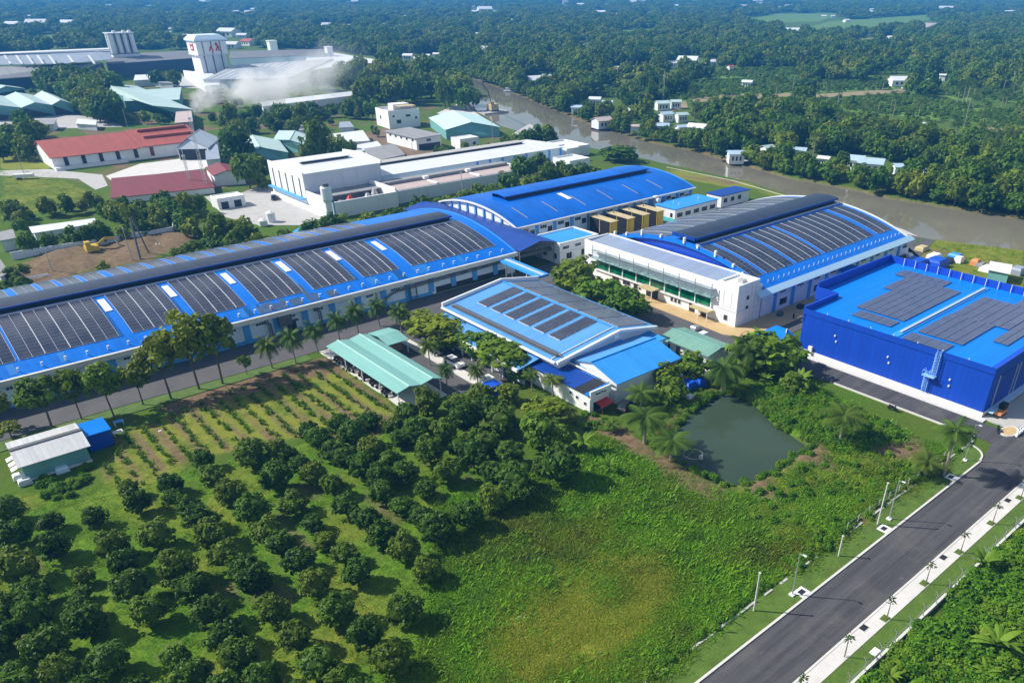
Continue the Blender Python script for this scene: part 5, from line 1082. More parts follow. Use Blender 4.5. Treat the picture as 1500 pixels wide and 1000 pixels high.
# long boundary wall, dirt lot, site things
bw_ = thing('boundary_wall', 'long pale concrete boundary wall enclosing the excavated dirt lot', 'wall', (40, 243, 0))
pts = GP([(18, 381), (255, 343), (258, 330), (290, 349)])
for (xa, ya), (xb, yb) in zip(pts, pts[1:]):
    n = max(2, int(math.hypot(xb - xa, yb - ya) / 3))
    for i in range(n):
        a, c = (xa + (xb - xa) * i / n, ya + (yb - ya) * i / n), (xa + (xb - xa) * (i + .97) / n, ya + (yb - ya) * (i + .97) / n)
        d = math.hypot(c[0] - a[0], c[1] - a[1]); ox, oy = -(c[1] - a[1]) / d * .12, (c[0] - a[0]) / d * .12
        obj('wall_panel', MB().prism([(a[0] - ox, a[1] - oy), (c[0] - ox, c[1] - oy), (c[0] + ox, c[1] + oy), (a[0] + ox, a[1] + oy)], -.2, 2.0 + rng.uniform(-.06, .06)), m_greyp, bw_)
for i, (pp, l) in enumerate((([(0, 405, 2), (12, 398, 2), (0, 380, 2.5), (-16, 385, 2.5)], 'grey tin shack at the left edge of the dirt lot'), ([(0, 352, 3), (22, 348, 3), (18, 336, 3.4), (0, 340, 3.4)], 'dark roofed yard shed at the left edge'), ([(50, 341, 2.2), (140, 327, 2.2), (136, 320, 2.6), (45, 332, 2.6)], 'long low white roofed store behind the boundary wall'))):
    px_hall('yard_shed', l, 'shed', pp, [m_oldgrey, m_oldgrey, m_wroof][i], m_greyp)
tr = thing('pipe_trestle', 'low white pipe trestle beside the long hall', 'trestle', (G(45, 416)[0], G(45, 416)[1], 0)); a, c = G(15, 413, 1.0), G(72, 402, 1.0)
obj('beam', MB().tube(a, c, .18).tube((a[0], a[1] + 1.2, 1), (c[0], c[1] + 1.2, 1), .12), m_wplast, tr)
for s in (0, .5, 1): q = Vector(a).lerp(Vector(c), s); obj('leg', MB().tube((q.x, q.y, 0), (q.x, q.y, 1), .1), m_wplast, tr)
ex = thing('excavator', 'small yellow excavator with pale boom on the dirt lot', 'excavator', (*G(138, 372)[:2], .3)); e0 = Vector(G(138, 372)) + Vector((0, 0, .5))
def rel(b, *p): return (b.x + p[0], b.y + p[1], b.z + p[2])
obj('tracks', MB().box(e0.x - 1.5, e0.x - .8, e0.y - 1.8, e0.y + 1.8, .2, 1.0).box(e0.x + .8, e0.x + 1.5, e0.y - 1.8, e0.y + 1.8, .2, 1.0), m_pipe, ex)
obj('body', MB().box(e0.x - 1.6, e0.x + 1.4, e0.y - 1.6, e0.y + 1.4, 1.05, 2.3), m_yellow, ex); obj('cab', MB().box(e0.x - 1.5, e0.x - .3, e0.y - 1.4, e0.y + .2, 2.31, 3.5), m_yellow, ex)
obj('boom', MB().path([rel(e0, .8, -.2, 1.4), rel(e0, 3.4, -.6, 3.1), rel(e0, 5.6, -1.0, 2.9)], .32), m_yellow, ex); obj('arm', MB().path([rel(e0, 5.6, -1.0, 2.9), rel(e0, 6.2, -1.1, .4)], .25), m_tan, ex); obj('bucket', MB().box(e0.x + 5.7, e0.x + 6.6, e0.y - 1.6, e0.y - .6, .3, 1.0), m_pipe, ex)
for i, (x, y, h) in enumerate(((40, 402, 0), (215, 357, 0), (246, 347, 0), (228, 362, 0))):
    p = G(x, y); mb = MB()
    for k in range(5): cx3, cy3 = rng.uniform(-1.2, 1.2), rng.uniform(-1, 1); mb.add([(p[0] + cx3 + dx, p[1] + cy3 + dy, z) for dx, dy, z in ((-.6, -.5, .2), (.6, -.4, .2), (.5, .5, .3), (-.5, .4, .3), (0, 0, 1.1))], [(0, 1, 4), (1, 2, 4), (2, 3, 4), (3, 0, 4), (3, 2, 1, 0)])
    one('rubble_heap', mb, [m_concl, m_tan, m_soil, m_wplast][i], ['pale rubbish heap at the left of the dirt lot', 'tan board heap by the timber frame', 'brown spoil heap at the far corner of the dirt lot', 'white sacks dumped among the shrubs'][i], 'heap', loc=(p[0], p[1], 0))
fr = thing('pole_frame', 'tall leaning timber pole frame standing on the dirt lot', 'frame', (*G(206, 382)[:2], 0)); a = Vector(G(206, 382)); 
obj('pole', MB().tube(a, a + Vector((1.2, 3.0, 10)), .28, .2), m_pipe, fr); obj('pole', MB().tube(a + Vector((3.2, 3.4, 0)), a + Vector((1.6, 3.2, 10)), .2), m_pipe, fr); obj('brace', MB().tube(a + Vector((.6, 1.5, 5)), a + Vector((2.4, 3.3, 5)), .1), m_pipe, fr)

# masts and poles
def mast(px, py, h, label, r=.5):
    p = G(px, py); t = thing('radio_mast', label, 'mast', (p[0], p[1], 0)); mb = MB(); n = int(h / 1.5)
    c = [(p[0] + r * math.cos(a), p[1] + r * math.sin(a)) for a in (0.3, 2.4, 4.5)]
    for q in c: mb.tube((*q, 0), (*q, h), .07, n=4)
    for i in range(n):
        z = i * h / n
        for k in range(3): mb.tube((*c[k], z), (*c[(k + 1) % 3], z + h / n), .04, n=3)
    obj('lattice', mb, m_steel, t); obj('antenna', MB().tube((p[0], p[1], h), (p[0], p[1], h + 2.2), .06).box(p[0] - .5, p[0] + .5, p[1] - .1, p[1] + .1, h - .6, h), m_wplast, t)
mast(304, 280, 23, 'tall lattice radio mast beside the maroon roofs'); mast(281, 277, 11, 'shorter lattice mast in front of the long maroon roof', .4); mast(971, 152, 15, 'thin lattice mast among the trees across the river', .4)
def pole(name, base, h, label, cat, r=.13, m=None, lean=(0, 0), group=None):
    p = G(*base)
    if name == 'concrete_pole': return one(name, MB().tube((p[0], p[1], -.1), (p[0], p[1], h), r, r * .75, 7).box(p[0] - r, p[0] + r, p[1] - r, p[1] + r, h, h + .06), m or m_conc, label, cat, group, (p[0], p[1], 0))
    return one(name, MB().tube((p[0], p[1], 0), (p[0] + lean[0], p[1] + lean[1], h), r, r * .7, 7).box(p[0] - .05 + lean[0], p[0] + .05 + lean[0], p[1] - .5 + lean[1], p[1] + .5 + lean[1], h - .5, h - .38), m or m_conc, label, cat, group, (p[0], p[1], 0))
for b_, h, l in (((38, 262), 9, 'concrete power pole by the small white trailer'), ((187, 186), 8, 'power pole at the end of the tree avenue'), ((678, 288), 8, 'pole rising from the hedge in front of the flat factory'), ((607, 246), 9, 'pole among dark trees behind the white factory'), ((523, 175), 9, 'pole at the forest edge'), ((722, 208), 9, 'pole before the pale teal warehouse'), ((667, 158), 9, 'pole near the river crane'), ((79, 402), 6, 'short pole by the dirt lot rubbish'), ((195, 384), 9, 'power pole beside the leaning frame'), ((1411, 190), 14, 'bare trunk-like pole in the far plantation'), ((1234, 92), 17, 'tall pole on the far bank')): pole('power_pole', b_, h, l, 'pole')

# river things
cr = thing('crane_excavator', 'long-boom river crane standing on a pontoon at the river bend', 'crane', (*G(722, 163)[:2], 0)); c0 = Vector(G(722, 163))
one('pontoon', MB().box(c0.x - 9, c0.x + 7, c0.y - 5, c0.y + 5, -1.0, .09), m_conc, 'flat grey pontoon carrying the long-boom crane', 'pontoon', loc=(c0.x, c0.y, -1.0))
obj('body', MB().box(c0.x - 2.4, c0.x + 2.4, c0.y - 2.2, c0.y + 2.2, .8, 3.6), m_tan, cr); obj('tracks', MB().box(c0.x - 2.6, c0.x + 2.6, c0.y - 2.4, c0.y + 2.4, .1, .79), m_pipe, cr)
obj('cab', MB().box(c0.x - 2, c0.x - .4, c0.y - 2, c0.y - .2, 3.61, 5), m_yellow, cr); bt = Vector(G(706, 122, 20))
obj('boom', MB().path([tuple(c0 + Vector((0, 1, 3))), tuple(c0.lerp(bt, .6) + Vector((1.2, 0, 1.5))), tuple(bt)], .28), m_dark, cr)
obj('cable', MB().tube(tuple(bt), tuple(c0 + Vector((-1, 1, 4))), .06, n=4), m_dark, cr)
def boat(px, py, L, label, hull, rz=.6):
    p = G(px, py, -.7); t = thing('boat', label, 'boat', (p[0], p[1], -.7)); w = L * .14; prof = [(-.5, .75), (-.3, 1), (.2, 1), (.42, .6), (.52, .05)]
    top = [(p[0] + a * L, p[1] + s * b2 * w, .0 + (.35 if a > .3 else .1)) for s in (1, -1) for a, b2 in (prof if s > 0 else prof[::-1])]
    bot = [(p[0] + (x - p[0]) * .85, p[1] + (y - p[1]) * .55, -.9) for x, y, z in top]; n = len(top)
    obj('hull', MB().add(bot + top, [tuple(range(n)), tuple(range(n, 2 * n))] + [(i, (i + 1) % n, n + (i + 1) % n, n + i) for i in range(n)]), hull, t)
    obj('cabin', MB().box(p[0] - L * .3, p[0] + L * .12, p[1] - w * .7, p[1] + w * .7, .12, 1.5).box(p[0] - L * .33, p[0] + L * .15, p[1] - w * .85, p[1] + w * .85, 1.51, 1.65), m_greyp, t); t.rotation_euler.z = rz; return t
boat(1091, 238, 9, 'white houseboat moored beside the far bank house', m_wplast, -1.1); boat(1072, 238, 8, 'reddish brown boat moored by the far bank', paint('boat brown', (.22, .09, .06)), -1.1)
boat(714, 121, 8, 'small boat under the far bank near the river bend', m_dark, -1.0); boat(746, 135, 8, 'pale boat along the far bank near the bend', m_greyp, -1.0); boat(878, 190, 9, 'boat cluttered with goods by the far bank', paint('boat brown', (.22, .09, .06)), -1.0)
tl = thing('trailer', 'small white trailer parked on the lawn by the grey path', 'trailer', (*G(36, 262)[:2], 0)); p = G(36, 262)
obj('body', MB().box(p[0] - 3.2, p[0] + 3.2, p[1] - 1, p[1] + 1, .6, 1.7), m_wplast, tl); obj('wheel', MB().box(p[0] - 2, p[0] - 1.2, p[1] - 1.1, p[1] + 1.1, 0, .59), m_black, tl); obj('drawbar', MB().tube((p[0] + 3.2, p[1], .7), (p[0] + 4.6, p[1], .6), .08), m_pipe, tl); tl.rotation_euler.z = -.5

# ------------------------------------------------------------------ vehicles
def carlike(loc, rz, label, col, cat='car', L=4.5, W=1.85):
    t = thing('parked_' + cat, label, cat, loc); x, y, z = loc
    prof = [(-L / 2, .35), (-L / 2, .85), (-L * .46, 1.0), (-L * .2, 1.02), (-L * .02 + 0, 1.02), (L * .28, .98), (L * .46, .82), (L / 2, .6), (L / 2, .35)]
    pts = [(a, zz) for a, zz in prof]; n = len(pts); ins = [.06 if zz > .9 else 0 for a, zz in pts]
    v = [(x + a, y - W / 2 + i_, z + zz) for (a, zz), i_ in zip(pts, ins)] + [(x + a, y + W / 2 - i_, z + zz) for (a, zz), i_ in zip(pts, ins)]
    obj('body', MB().add(v, [tuple(range(n)), tuple(range(n, 2 * n))[::-1]] + [(i, n + i, n + (i + 1) % n, (i + 1) % n) for i in range(n)]), col, t)
    b0 = [(-L * .44, -W * .43), (L * .24, -W * .43), (L * .24, W * .43), (-L * .44, W * .43)]; t0 = [(-L * .36, -W * .36), (L * .04, -W * .36), (L * .04, W * .36), (-L * .36, W * .36)]
    obj('windows', MB().add([(x + a, y + c, z + 1.0) for a, c in b0] + [(x + a, y + c, z + 1.42) for a, c in t0], [(3, 2, 1, 0), (0, 1, 5, 4), (1, 2, 6, 5), (2, 3, 7, 6), (3, 0, 4, 7), (4, 5, 6, 7)]), m_pane, t)
    obj('roof', MB().slab([(x + a, y + c, z + 1.5) for a, c in t0], .085), col, t)
    for sx_ in (-L * .31, L * .31):
        for sy_ in (-1, 1): obj('wheel', MB().tube((x + sx_, y + sy_ * (W / 2 - .2), z + .33), (x + sx_, y + sy_ * (W / 2 + .02), z + .33), .33, n=12), m_black, t)
    for s in (-1, 1): obj('headlight', MB().box(x + L / 2 - .04, x + L / 2 + .02, y + s * W * .36 - .16, y + s * W * .36 + .16, z + .62, z + .76), m_wplast, t); obj('tail_light', MB().box(x - L / 2 - .02, x - L / 2 + .03, y + s * W * .38 - .1, y + s * W * .38 + .1, z + .7, z + .9), m_redp, t)
    t.rotation_euler.z = rz; return t
m_carw = paint('white car paint', (.8, .8, .8), .25, .03, spec=.6); m_card = paint('dark car paint', (.02, .022, .03), .25, .1, spec=.6)
p = G(666, 535); carlike((p[0], p[1], .03), -math.pi / 2 + .02, 'white car parked on the asphalt lane beside the parking canopy', m_carw)
p = G(918, 598); carlike((p[0], p[1], .0), .3, 'dark car with red side panels near the gabled house corner', m_card)
p = G(83, 253 + 0); p = G(402, 292); carlike((p[0], p[1], .03), 1.2, 'dark pickup-like car at the left of the white factory dock', m_card)
def motorbike(loc, rz, label, col, group=None, rider=False):
    t = thing('motorbike', label, 'motorbike', loc, group); x, y, z = loc
    for a in (-.62, .62): obj('wheel', MB().tube((x + a, y - .06, z + .29), (x + a, y + .06, z + .29), .29, n=12), m_black, t)
    obj('body', MB().box(x - .5, x + .3, y - .16, y + .16, z + .3, z + .66).path([(x + .35, y, z + .5), (x + .62, y, z + .3)], .07).slab([(x + .3, y - .14, z + .95), (x + .45, y - .14, z + .9), (x + .45, y + .14, z + .9), (x + .3, y + .14, z + .95)], .5), col, t)
    obj('seat', MB().slab([(x - .75, y - .14, z + .84), (x + .1, y - .12, z + .78), (x + .1, y + .12, z + .78), (x - .75, y + .14, z + .84)], .12), m_black, t)
    obj('handlebar', MB().path([(x + .3, y - .36, z + 1.05), (x + .4, y, z + 1.0), (x + .3, y + .36, z + 1.05)], .03, 4), m_pipe, t)
    obj('headlight', MB().box(x + .44, x + .52, y - .1, y + .1, z + .78, z + .92), m_wplast, t); t.rotation_euler.z = rz; return t
mb0 = [motorbike((53.4, 128.4, .08), .1, 'black motorbike parked under the left edge of the teal canopy', m_card, 'motorbikes parked under the teal canopy'), motorbike((53.4, 127.4, .08), .0, 'red motorbike parked under the left edge of the teal canopy', m_redp, 'motorbikes parked under the teal canopy'), motorbike((53.4, 126.4, .08), .05, 'silver grey motorbike parked under the left edge of the teal canopy', m_steel, 'motorbikes parked under the teal canopy')]
for i in range(17):
    if i in (5, 9, 13): continue
    y = 125.4 - i * 1.05; dup(mb0[rng.choice((0, 0, 0, 2, 1))], (53.4 + rng.uniform(-.2, .3), y, .08), rng.uniform(-.15, .2), 1.05)
motorbike((*G(1307, 601)[:2], .05), -1.5, 'lone dark motorbike on the road in front of the blue box warehouse', m_card)
motorbike((*G(640, 510)[:2], .03), 1.0, 'motorbike standing beside the little side canopy', m_card)
motorbike((*G(1461, 632)[:2], .06), .5, 'black motorbike beside the sandy planter at the road junction', m_card)
pl = thing('planter_island', 'small curved sandy traffic island with pale kerb at the road junction', 'island', (*G(1476, 636)[:2], 0)); p = G(1476, 634)
ring = [(p[0] + 2.6 * math.cos(t) * (1 if math.cos(t) > 0 else .6), p[1] + 1.2 * math.sin(t)) for t in np.linspace(0, 2 * math.pi, 15)[:-1]]
obj('kerb', MB().prism(ring, -.2, .22), m_concl, pl); obj('sand_fill', MB().prism([(p[0] + (x - p[0]) * .82, p[1] + (y - p[1]) * .78) for x, y in ring], .1, .26), m_sand, pl)
ct_ = thing('handcart', 'orange handcart by the side wall of the blue box warehouse', 'cart', (*G(1464, 607)[:2], 0)); p = G(1464, 608)
obj('tray', MB().box(p[0] - 1.3, p[0] + 1.3, p[1] - .6, p[1] + .6, .5, 1.0), m_orange, ct_); obj('load', MB().box(p[0] + .2, p[0] + 1.5, p[1] - .4, p[1] + .6, 1.01, 1.9), m_black, ct_)
for a in (-.8, .8): obj('wheel', MB().tube((p[0] + a, p[1] - .65, .3), (p[0] + a, p[1] - .5, .3), .3, n=10), m_black, ct_)
gt = thing('barrier_fence', 'white slatted barrier at the right edge by the blue box warehouse', 'barrier', (128, 33, 0)); gx, gy = G(1488, 640)[:2]
obj('base', MB().box(gx, gx + 10, gy - .15, gy + .15, 0, .5), m_white, gt); obj('rail', MB().box(gx, gx + 10, gy - .08, gy + .08, 1.3, 1.45), m_wplast, gt)
for i in range(12): obj('slat', MB().box(gx + .3 + i * .8, gx + .5 + i * .8, gy - .06, gy + .06, .51, 1.29), m_wplast, gt)

# ------------------------------------------------------------------ main road furniture
for i, (bx_, tx, l) in enumerate((((1160, 872), None, 'slim street lamp nearest the camera on the left verge'), ((1302, 761), None, 'slim street lamp halfway along the left verge'), ((1413, 675), None, 'street lamp at the road junction corner'))):
    p = G(*bx_); t = thing('street_lamp', l, 'street lamp', (p[0], p[1], 0), 'street lamps along the left verge')
    obj('pole', MB().tube((p[0], p[1], .2), (p[0], p[1], 6.2), .09, .05, 8), m_steel, t); obj('footing', MB().box(p[0] - .3, p[0] + .3, p[1] - .3, p[1] + .3, -.1, .28), m_white, t)
    obj('arm', MB().path([(p[0], p[1], 6.1), (p[0], p[1] - .45, 6.25)], .04), m_steel, t); obj('lamp_head', MB().box(p[0] - .11, p[0] + .11, p[1] - .85, p[1] - .4, 6.22, 6.32), m_greyp, t)
for b_, h, l in (((1104, 895), 5.6, 'nearest bare concrete pole beside the stone edging'), ((1285, 769), 6.6, 'bare concrete pole beside the middle street lamp'), ((1228, 815), 3.2, 'short thin stake on the meadow edge')): pole('concrete_pole', b_, h, l, 'pole', .12, m_concl)
sp_m = leafmat('sapling leaf', (.03, .07, .012), (.08, .16, .03))
for i, b_ in enumerate(((1232.6, 961), (1293, 905), (1351, 854), (1401, 808), (1448, 766), (1488, 728), (1165, 1022))):
    p = G(*b_); p = (p[0], 24.15)
    t = thing('sapling', ['sapling at the bottom end of the sidewalk without a visible grass pit', 'sapling in the second tree pit from the bottom of the sidewalk', 'third sidewalk sapling counting up from the bottom', 'fourth sidewalk sapling counting up from the bottom', 'fifth sidewalk sapling counting up from the bottom', 'farthest sapling at the right edge of the picture', 'sapling cut by the bottom edge of the picture'][i], 'sapling', (p[0], p[1], .16), 'staked saplings along the sidewalk')
    obj('trunk', MB().tube((p[0], p[1], .16), (p[0] + rng.uniform(-.1, .1), p[1], 3.0), .05, .03), m_bark, t)
    obj('stake', MB().tube((p[0] + .25, p[1], .16), (p[0] + .05, p[1], 2.0), .03), m_tan, t)
    mb = MB()
    for k in range(26):
        a = rng.uniform(0, 6.28); r = rng.uniform(.1, .55); z = 2.9 + rng.uniform(-.25, .45); q = Vector((p[0] + r * math.cos(a), p[1] + r * math.sin(a), z)); u = Vector((math.cos(a), math.sin(a), rng.uniform(-.5, .3))) * .22; w = Vector((-math.sin(a), math.cos(a), .1)) * .09
        mb.quad(tuple(q - u), tuple(q + w), tuple(q + u), tuple(q - w))
    obj('crown', mb, sp_m, t)
    pt_ = obj('tree_pit', MB().box(p[0] - .55, p[0] + .55, p[1] - .25, p[1] + .55, .0, .185), m_mown2 if i != 0 else m_concl, t)
for i, (b_, l) in enumerate((((1260.6, 918), 'black drain cover nearest the camera on the sidewalk'), ((1375, 814.6), 'black drain cover halfway along the sidewalk'), ((1470.6, 732), 'farthest black drain cover on the sidewalk'))):
    p = G(*b_); t = thing('drain_cover', l, 'drain cover', (p[0], p[1], .16), 'drain covers in the sidewalk')
    obj('frame', MB().box(p[0] - .62, p[0] + .62, 25.42 - .75, 25.42, .1, .19), m_concl, t); gr_ = obj('grate', MB().box(p[0] - .5, p[0] + .5, 25.42 - .68, 25.4, .1, .20), m_dark, t)
for i, (b_, l) in enumerate((((1179, 871), 'white kerb inlet pit nearest the camera on the left verge'), ((1298, 777), 'white kerb inlet pit beside the middle street lamp'), ((1398, 702), 'white kerb inlet pit near the junction corner'))):
    p = G(*b_); t = thing('drain_inlet', l, 'drain inlet', (p[0], 32.8, .1), 'kerb inlet pits on the left verge'); p = (p[0], 32.9)
    obj('collar', MB().box(p[0] - .75, p[0] + .75, 32.29, 32.62, .0, .22).box(p[0] - .75, p[0] + .75, 33.3, 33.6, .0, .22).box(p[0] - .75, p[0] - .5, 32.63, 33.29, .0, .22).box(p[0] + .5, p[0] + .75, 32.63, 33.29, .0, .22), m_white, t); obj('pit', MB().box(p[0] - .49, p[0] + .49, 32.63, 33.29, 0, .15), m_dark, t)
p = G(1276, 953); one('inlet_box', MB().box(p[0] - .5, p[0] + .6, 22.05, 22.75, 0, .25), m_white, 'white concrete inlet box on the right verge beside the wire fence', 'drain inlet', loc=(p[0], 22.4, 0))
fe_ = thing('road_fence', 'low pale concrete fence beam with leaning steel posts along the right verge', 'fence', (80, 21.6, 0))
for i in range(30):
    x = 34 + i * 3.0
    if not (71.2 < x < 73): obj('beam', MB().box(x, x + 2.96, 21.45, 21.75, -.1, .5 + rng.uniform(-.02, .02)), m_concl, fe_)
    obj('post', MB().tube((x + .1, 21.6, .4), (x + .1, 21.68, 1.75), .05).tube((x + .1, 21.68, 1.75), (x + .1, 22.0, 2.1), .04), m_steel, fe_)
for z in (.8, 1.15, 1.5): obj('wire', MB().tube((34, 21.64, z), (124, 21.64, z), .014, n=3), m_steel, fe_)
fw = thing('meadow_fence', 'thin post and wire fence on the meadow edge near the junction palms', 'fence', (92, 36, 0))
for i in range(12): obj('post', MB().tube((78 + i * 2.6, 36.0, 0), (78 + i * 2.6, 36.0, 1.4), .05), m_conc, fw)
for z in (.6, 1.2): obj('wire', MB().tube((78, 36, z), (106.6, 36, z), .012, n=3), m_steel, fw)

# ------------------------------------------------------------------ small things by the buildings
def tarp(px, py, w, d, h, m, label, name='covered_stack', cat='stack', z=0):
    p = G(px, py); mb = MB(); n = 4
    v = [(p[0] + sx_ * w / 2 * k, p[1] + sy_ * d / 2 * k, zz) for k, zz in ((1.08, z), (1.0, h * .75), (.78, h)) for sx_, sy_ in ((-1, -1), (1, -1), (1, 1), (-1, 1))]
    return one(name, mb.add(v, [(3, 2, 1, 0), (0, 1, 5, 4), (1, 2, 6, 5), (2, 3, 7, 6), (3, 0, 4, 7), (4, 5, 9, 8), (5, 6, 10, 9), (6, 7, 11, 10), (7, 4, 8, 11), (8, 9, 10, 11)]), m, label, cat, loc=(p[0], p[1], z))
tarp(1008, 570, 2.2, 2, 1.6, m_bluep, 'blue tarpaulin covered stack left of the red lid by the pond'); tarp(1024, 566, 1.6, 1.6, 1.6, m_bluep, 'smaller blue tarpaulin stack beside the pond palm'); tarp(1018, 560, .9, .9, 1.9, m_redp, 'red lidded drum between the two blue stacks', 'drum', 'drum')
tarp(1010, 583, 1.2, .9, .7, m_wplast, 'white sacks lying by the pond corner', 'sacks', 'sacks')
p = G(886, 601); one('red_awning', MB().slab([(p[0] - 1.3, p[1] - .8, 1.3), (p[0] + 1.2, p[1] - .8, 1.5), (p[0] + 1.2, p[1] + 1.0, 1.9), (p[0] - 1.3, p[1] + 1.0, 1.7)], .08).tube((p[0] - 1.2, p[1] - .7, 0), (p[0] - 1.2, p[1] - .7, 1.25), .04).tube((p[0] + 1.1, p[1] - .7, 0), (p[0] + 1.1, p[1] - .7, 1.45), .04).tube((p[0] + 1.1, p[1] + .9, 0), (p[0] + 1.1, p[1] + .9, 1.8), .04).tube((p[0] - 1.2, p[1] + .9, 0), (p[0] - 1.2, p[1] + .9, 1.6), .04), m_redp, 'red awning on posts at the front of the low white building', 'awning', loc=(p[0], p[1], 0))
tarp(721, 576, 3.4, 3.0, 1.9, m_bluep, 'blue tarpaulin shelter half hidden by the orchard trees'); tarp(714, 565, 2.6, 2.4, 1.7, m_wplast, 'white van-like covered load beside the blue shelter', 'covered_load', 'load')
tarp(1339, 392, 6, 4.5, 2.2, m_bluep, 'pair of blue covered bins behind the blue box warehouse', 'covered_bin', 'bin'); tarp(1370, 390, 5, 4, 2.0, m_bluep, 'right blue covered bin behind the blue box warehouse', 'covered_bin', 'bin')
for i, (x, y, m, l) in enumerate(((1404, 384, m_wplast, 'white sheeted cargo in the riverside junk row'), (1398, 380, m_sroof, 'pale blue sheeted cargo behind the white one'), (1428, 388, m_orange, 'orange and white bundle in the riverside junk row'), (1436, 390, m_oldgrey, 'dark junk bundle by the orange one'), (1446, 396, m_wplast, 'white tent-like sheet left of the riverside shack'), (1460, 400, m_conc, 'grey pallet stack in front of the riverside shack'), (1490, 400, m_grey, 'grey sheeted load at the right edge by the river'), (1388, 384, m_dark, 'black heap in the riverside junk row'), (1326, 380, m_wplast, 'white barrels behind the solar hall corner'), (1318, 382, m_dark, 'dark pile beside the solar hall corner'), (1350, 366, m_tan, 'tan boards by the riverside palm'), (1368, 378, m_wplast, 'small white crates on the yard edge'))): tarp(x, y, rng.uniform(2, 4), rng.uniform(1.6, 3), rng.uniform(.9, 1.8), m, l, 'junk_stack', 'stack')
px_hall('riverside_shack', 'open shack with pale tin roof on the riverside grass', 'shack', [(1449, 394, 2.6), (1478, 400, 2.6), (1481, 388, 3.0), (1452, 383, 3.0)], m_wroof, m_tealw)
for i, (x, y, m, l) in enumerate(((30, 700, m_wplast, 'white sheets leaning at the near corner of the teal shed'), (38, 708, m_greyp, 'grey tub at the near corner of the teal shed'), (92, 690, m_bluish, 'pale boards lying along the teal shed wall'), (122, 676, m_dark, 'black pile at the right end of the teal shed wall'))): tarp(x, y, 1.6, 1.2, .8, m, l, 'junk_pile', 'pile')
for i, (x, y) in enumerate(((175, 622), (174, 637))):
    p = G(x, y); t = thing('garden_table' if i == 0 else 'plank_bench', ['blue plastic table beside the cobalt store', 'white plank bench beside the cobalt store'][i], ['table', 'bench'][i], (p[0], p[1], 0))
    obj('top', MB().box(p[0] - .7, p[0] + .7, p[1] - .45, p[1] + .45, .62, .7), [m_lblue, m_wplast][i], t)
    for a in (-.6, .6):
        for c in (-.35, .35): obj('leg', MB().box(p[0] + a - .05, p[0] + a + .05, p[1] + c - .05, p[1] + c + .05, 0, .61), m_greyp, t)
for i, (x, y, m, l, w_, h_) in enumerate(((1005, 492, m_tan, 'tan pallets on the sandy apron by the office stair tower', 2.2, .6), (1030, 488, m_greyp, 'grey floor hatch boards on the sandy apron', 1.8, .25), (1142, 463, m_pipe, 'dark bin against the solar hall wall', 1.2, 1.1), (1172, 452, m_black, 'black crate by the shutter doors', 1.4, 1.0), (1215, 438, m_bluep, 'blue drum stack at the far end of the sandy apron', 1.6, 1.3), (1018, 483, m_steel, 'steel trolley beside the ramp of the office block', 1.5, .9), (868, 402, m_tan, 'tan crates at the corner of the office block', 1.6, 1.0), (795, 376, m_conc, 'stacked sacks under the link roof edge', 2.4, 1.4), (990, 335, m_wplast, 'white plastic tanks beside the small white building', 2.0, 1.8), (740, 548, m_oldgrey, 'grey planter box at the lane end', 1.6, .7))): tarp(x, y, w_, w_ * .8, h_, m, l, 'stored_goods', 'stack')
motorbike((*G(1162, 466)[:2], .05), .6, 'motorbike parked on the asphalt beside the sandy apron', m_card)
motorbike((*G(1236, 463)[:2], .05), 2.2, 'white wheeled motorbike near the blue hipped canopy', m_steel)
# kitchen garden and meadow litter, yard odds
for i, (x, y, m) in enumerate(((768, 906, m_wplast), (786, 951, m_wplast), (762, 904, m_greyp), (235, 632, m_wplast))): tarp(x, y, .5, .35, .2, m, ['white rag lying on the yellowed meadow', 'small white scrap on the dry meadow', 'grey scrap beside the white rag on the meadow', 'white sack lying between crop rows'][i], 'scrap', 'litter')
nt = thing('fishing_net', 'round floating fishing net ring on the pond', 'net', (*G(1015, 665, -.45)[:2], -.45)); p = G(1015, 665, -.45)
obj('ring', MB().path([(p[0] + 1.5 * math.cos(a), p[1] + 1.5 * math.sin(a), -.43) for a in np.linspace(0, 6.2832, 21)], .06), m_conc, nt); obj('rod', MB().path([(p[0] - 1.4, p[1], -.42), (p[0] + .2, p[1] + .3, -.2), (p[0] + 1.4, p[1] + .3, -.42)], .03), m_conc, nt)
tarp(1027, 668, .5, .4, .2, m_concl, 'white float beside the net ring on the pond', 'float', 'float', -.5)

# ------------------------------------------------------------------ vegetation
lf_mango = leafmat('mango leaf', (.013, .042, .004), (.090, .190, .018), (.14, .21, .02), rough=.5, trans=.25)
lf_tree = leafmat('tree leaf', (.036, .085, .005), (.18, .28, .018), (.24, .28, .018), trans=.28)
lf_forest = leafmat('forest leaf', (.018, .060, .004), (.115, .230, .015), (.22, .27, .018), trans=.25, broad=True)
lf_bright = leafmat('bright leaf', (.045, .110, .008), (.15, .27, .022), (.19, .29, .025), trans=.3)
lf_palm = leafmat('palm frond', (.020, .056, .006), (.078, .150, .016), (.11, .16, .018), trans=.22)
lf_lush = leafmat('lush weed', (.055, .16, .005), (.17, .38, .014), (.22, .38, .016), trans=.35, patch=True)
lf_thick = leafmat('thicket leaf', (.024, .090, .004), (.125, .28, .014), (.18, .30, .018), trans=.28)
lf_dry = leafmat('dry grass', (.16, .21, .012), (.34, .37, .035), trans=.25)
lf_crop = leafmat('crop leaf', (.04, .10, .01), (.13, .26, .025), (.17, .27, .03), trans=.3)

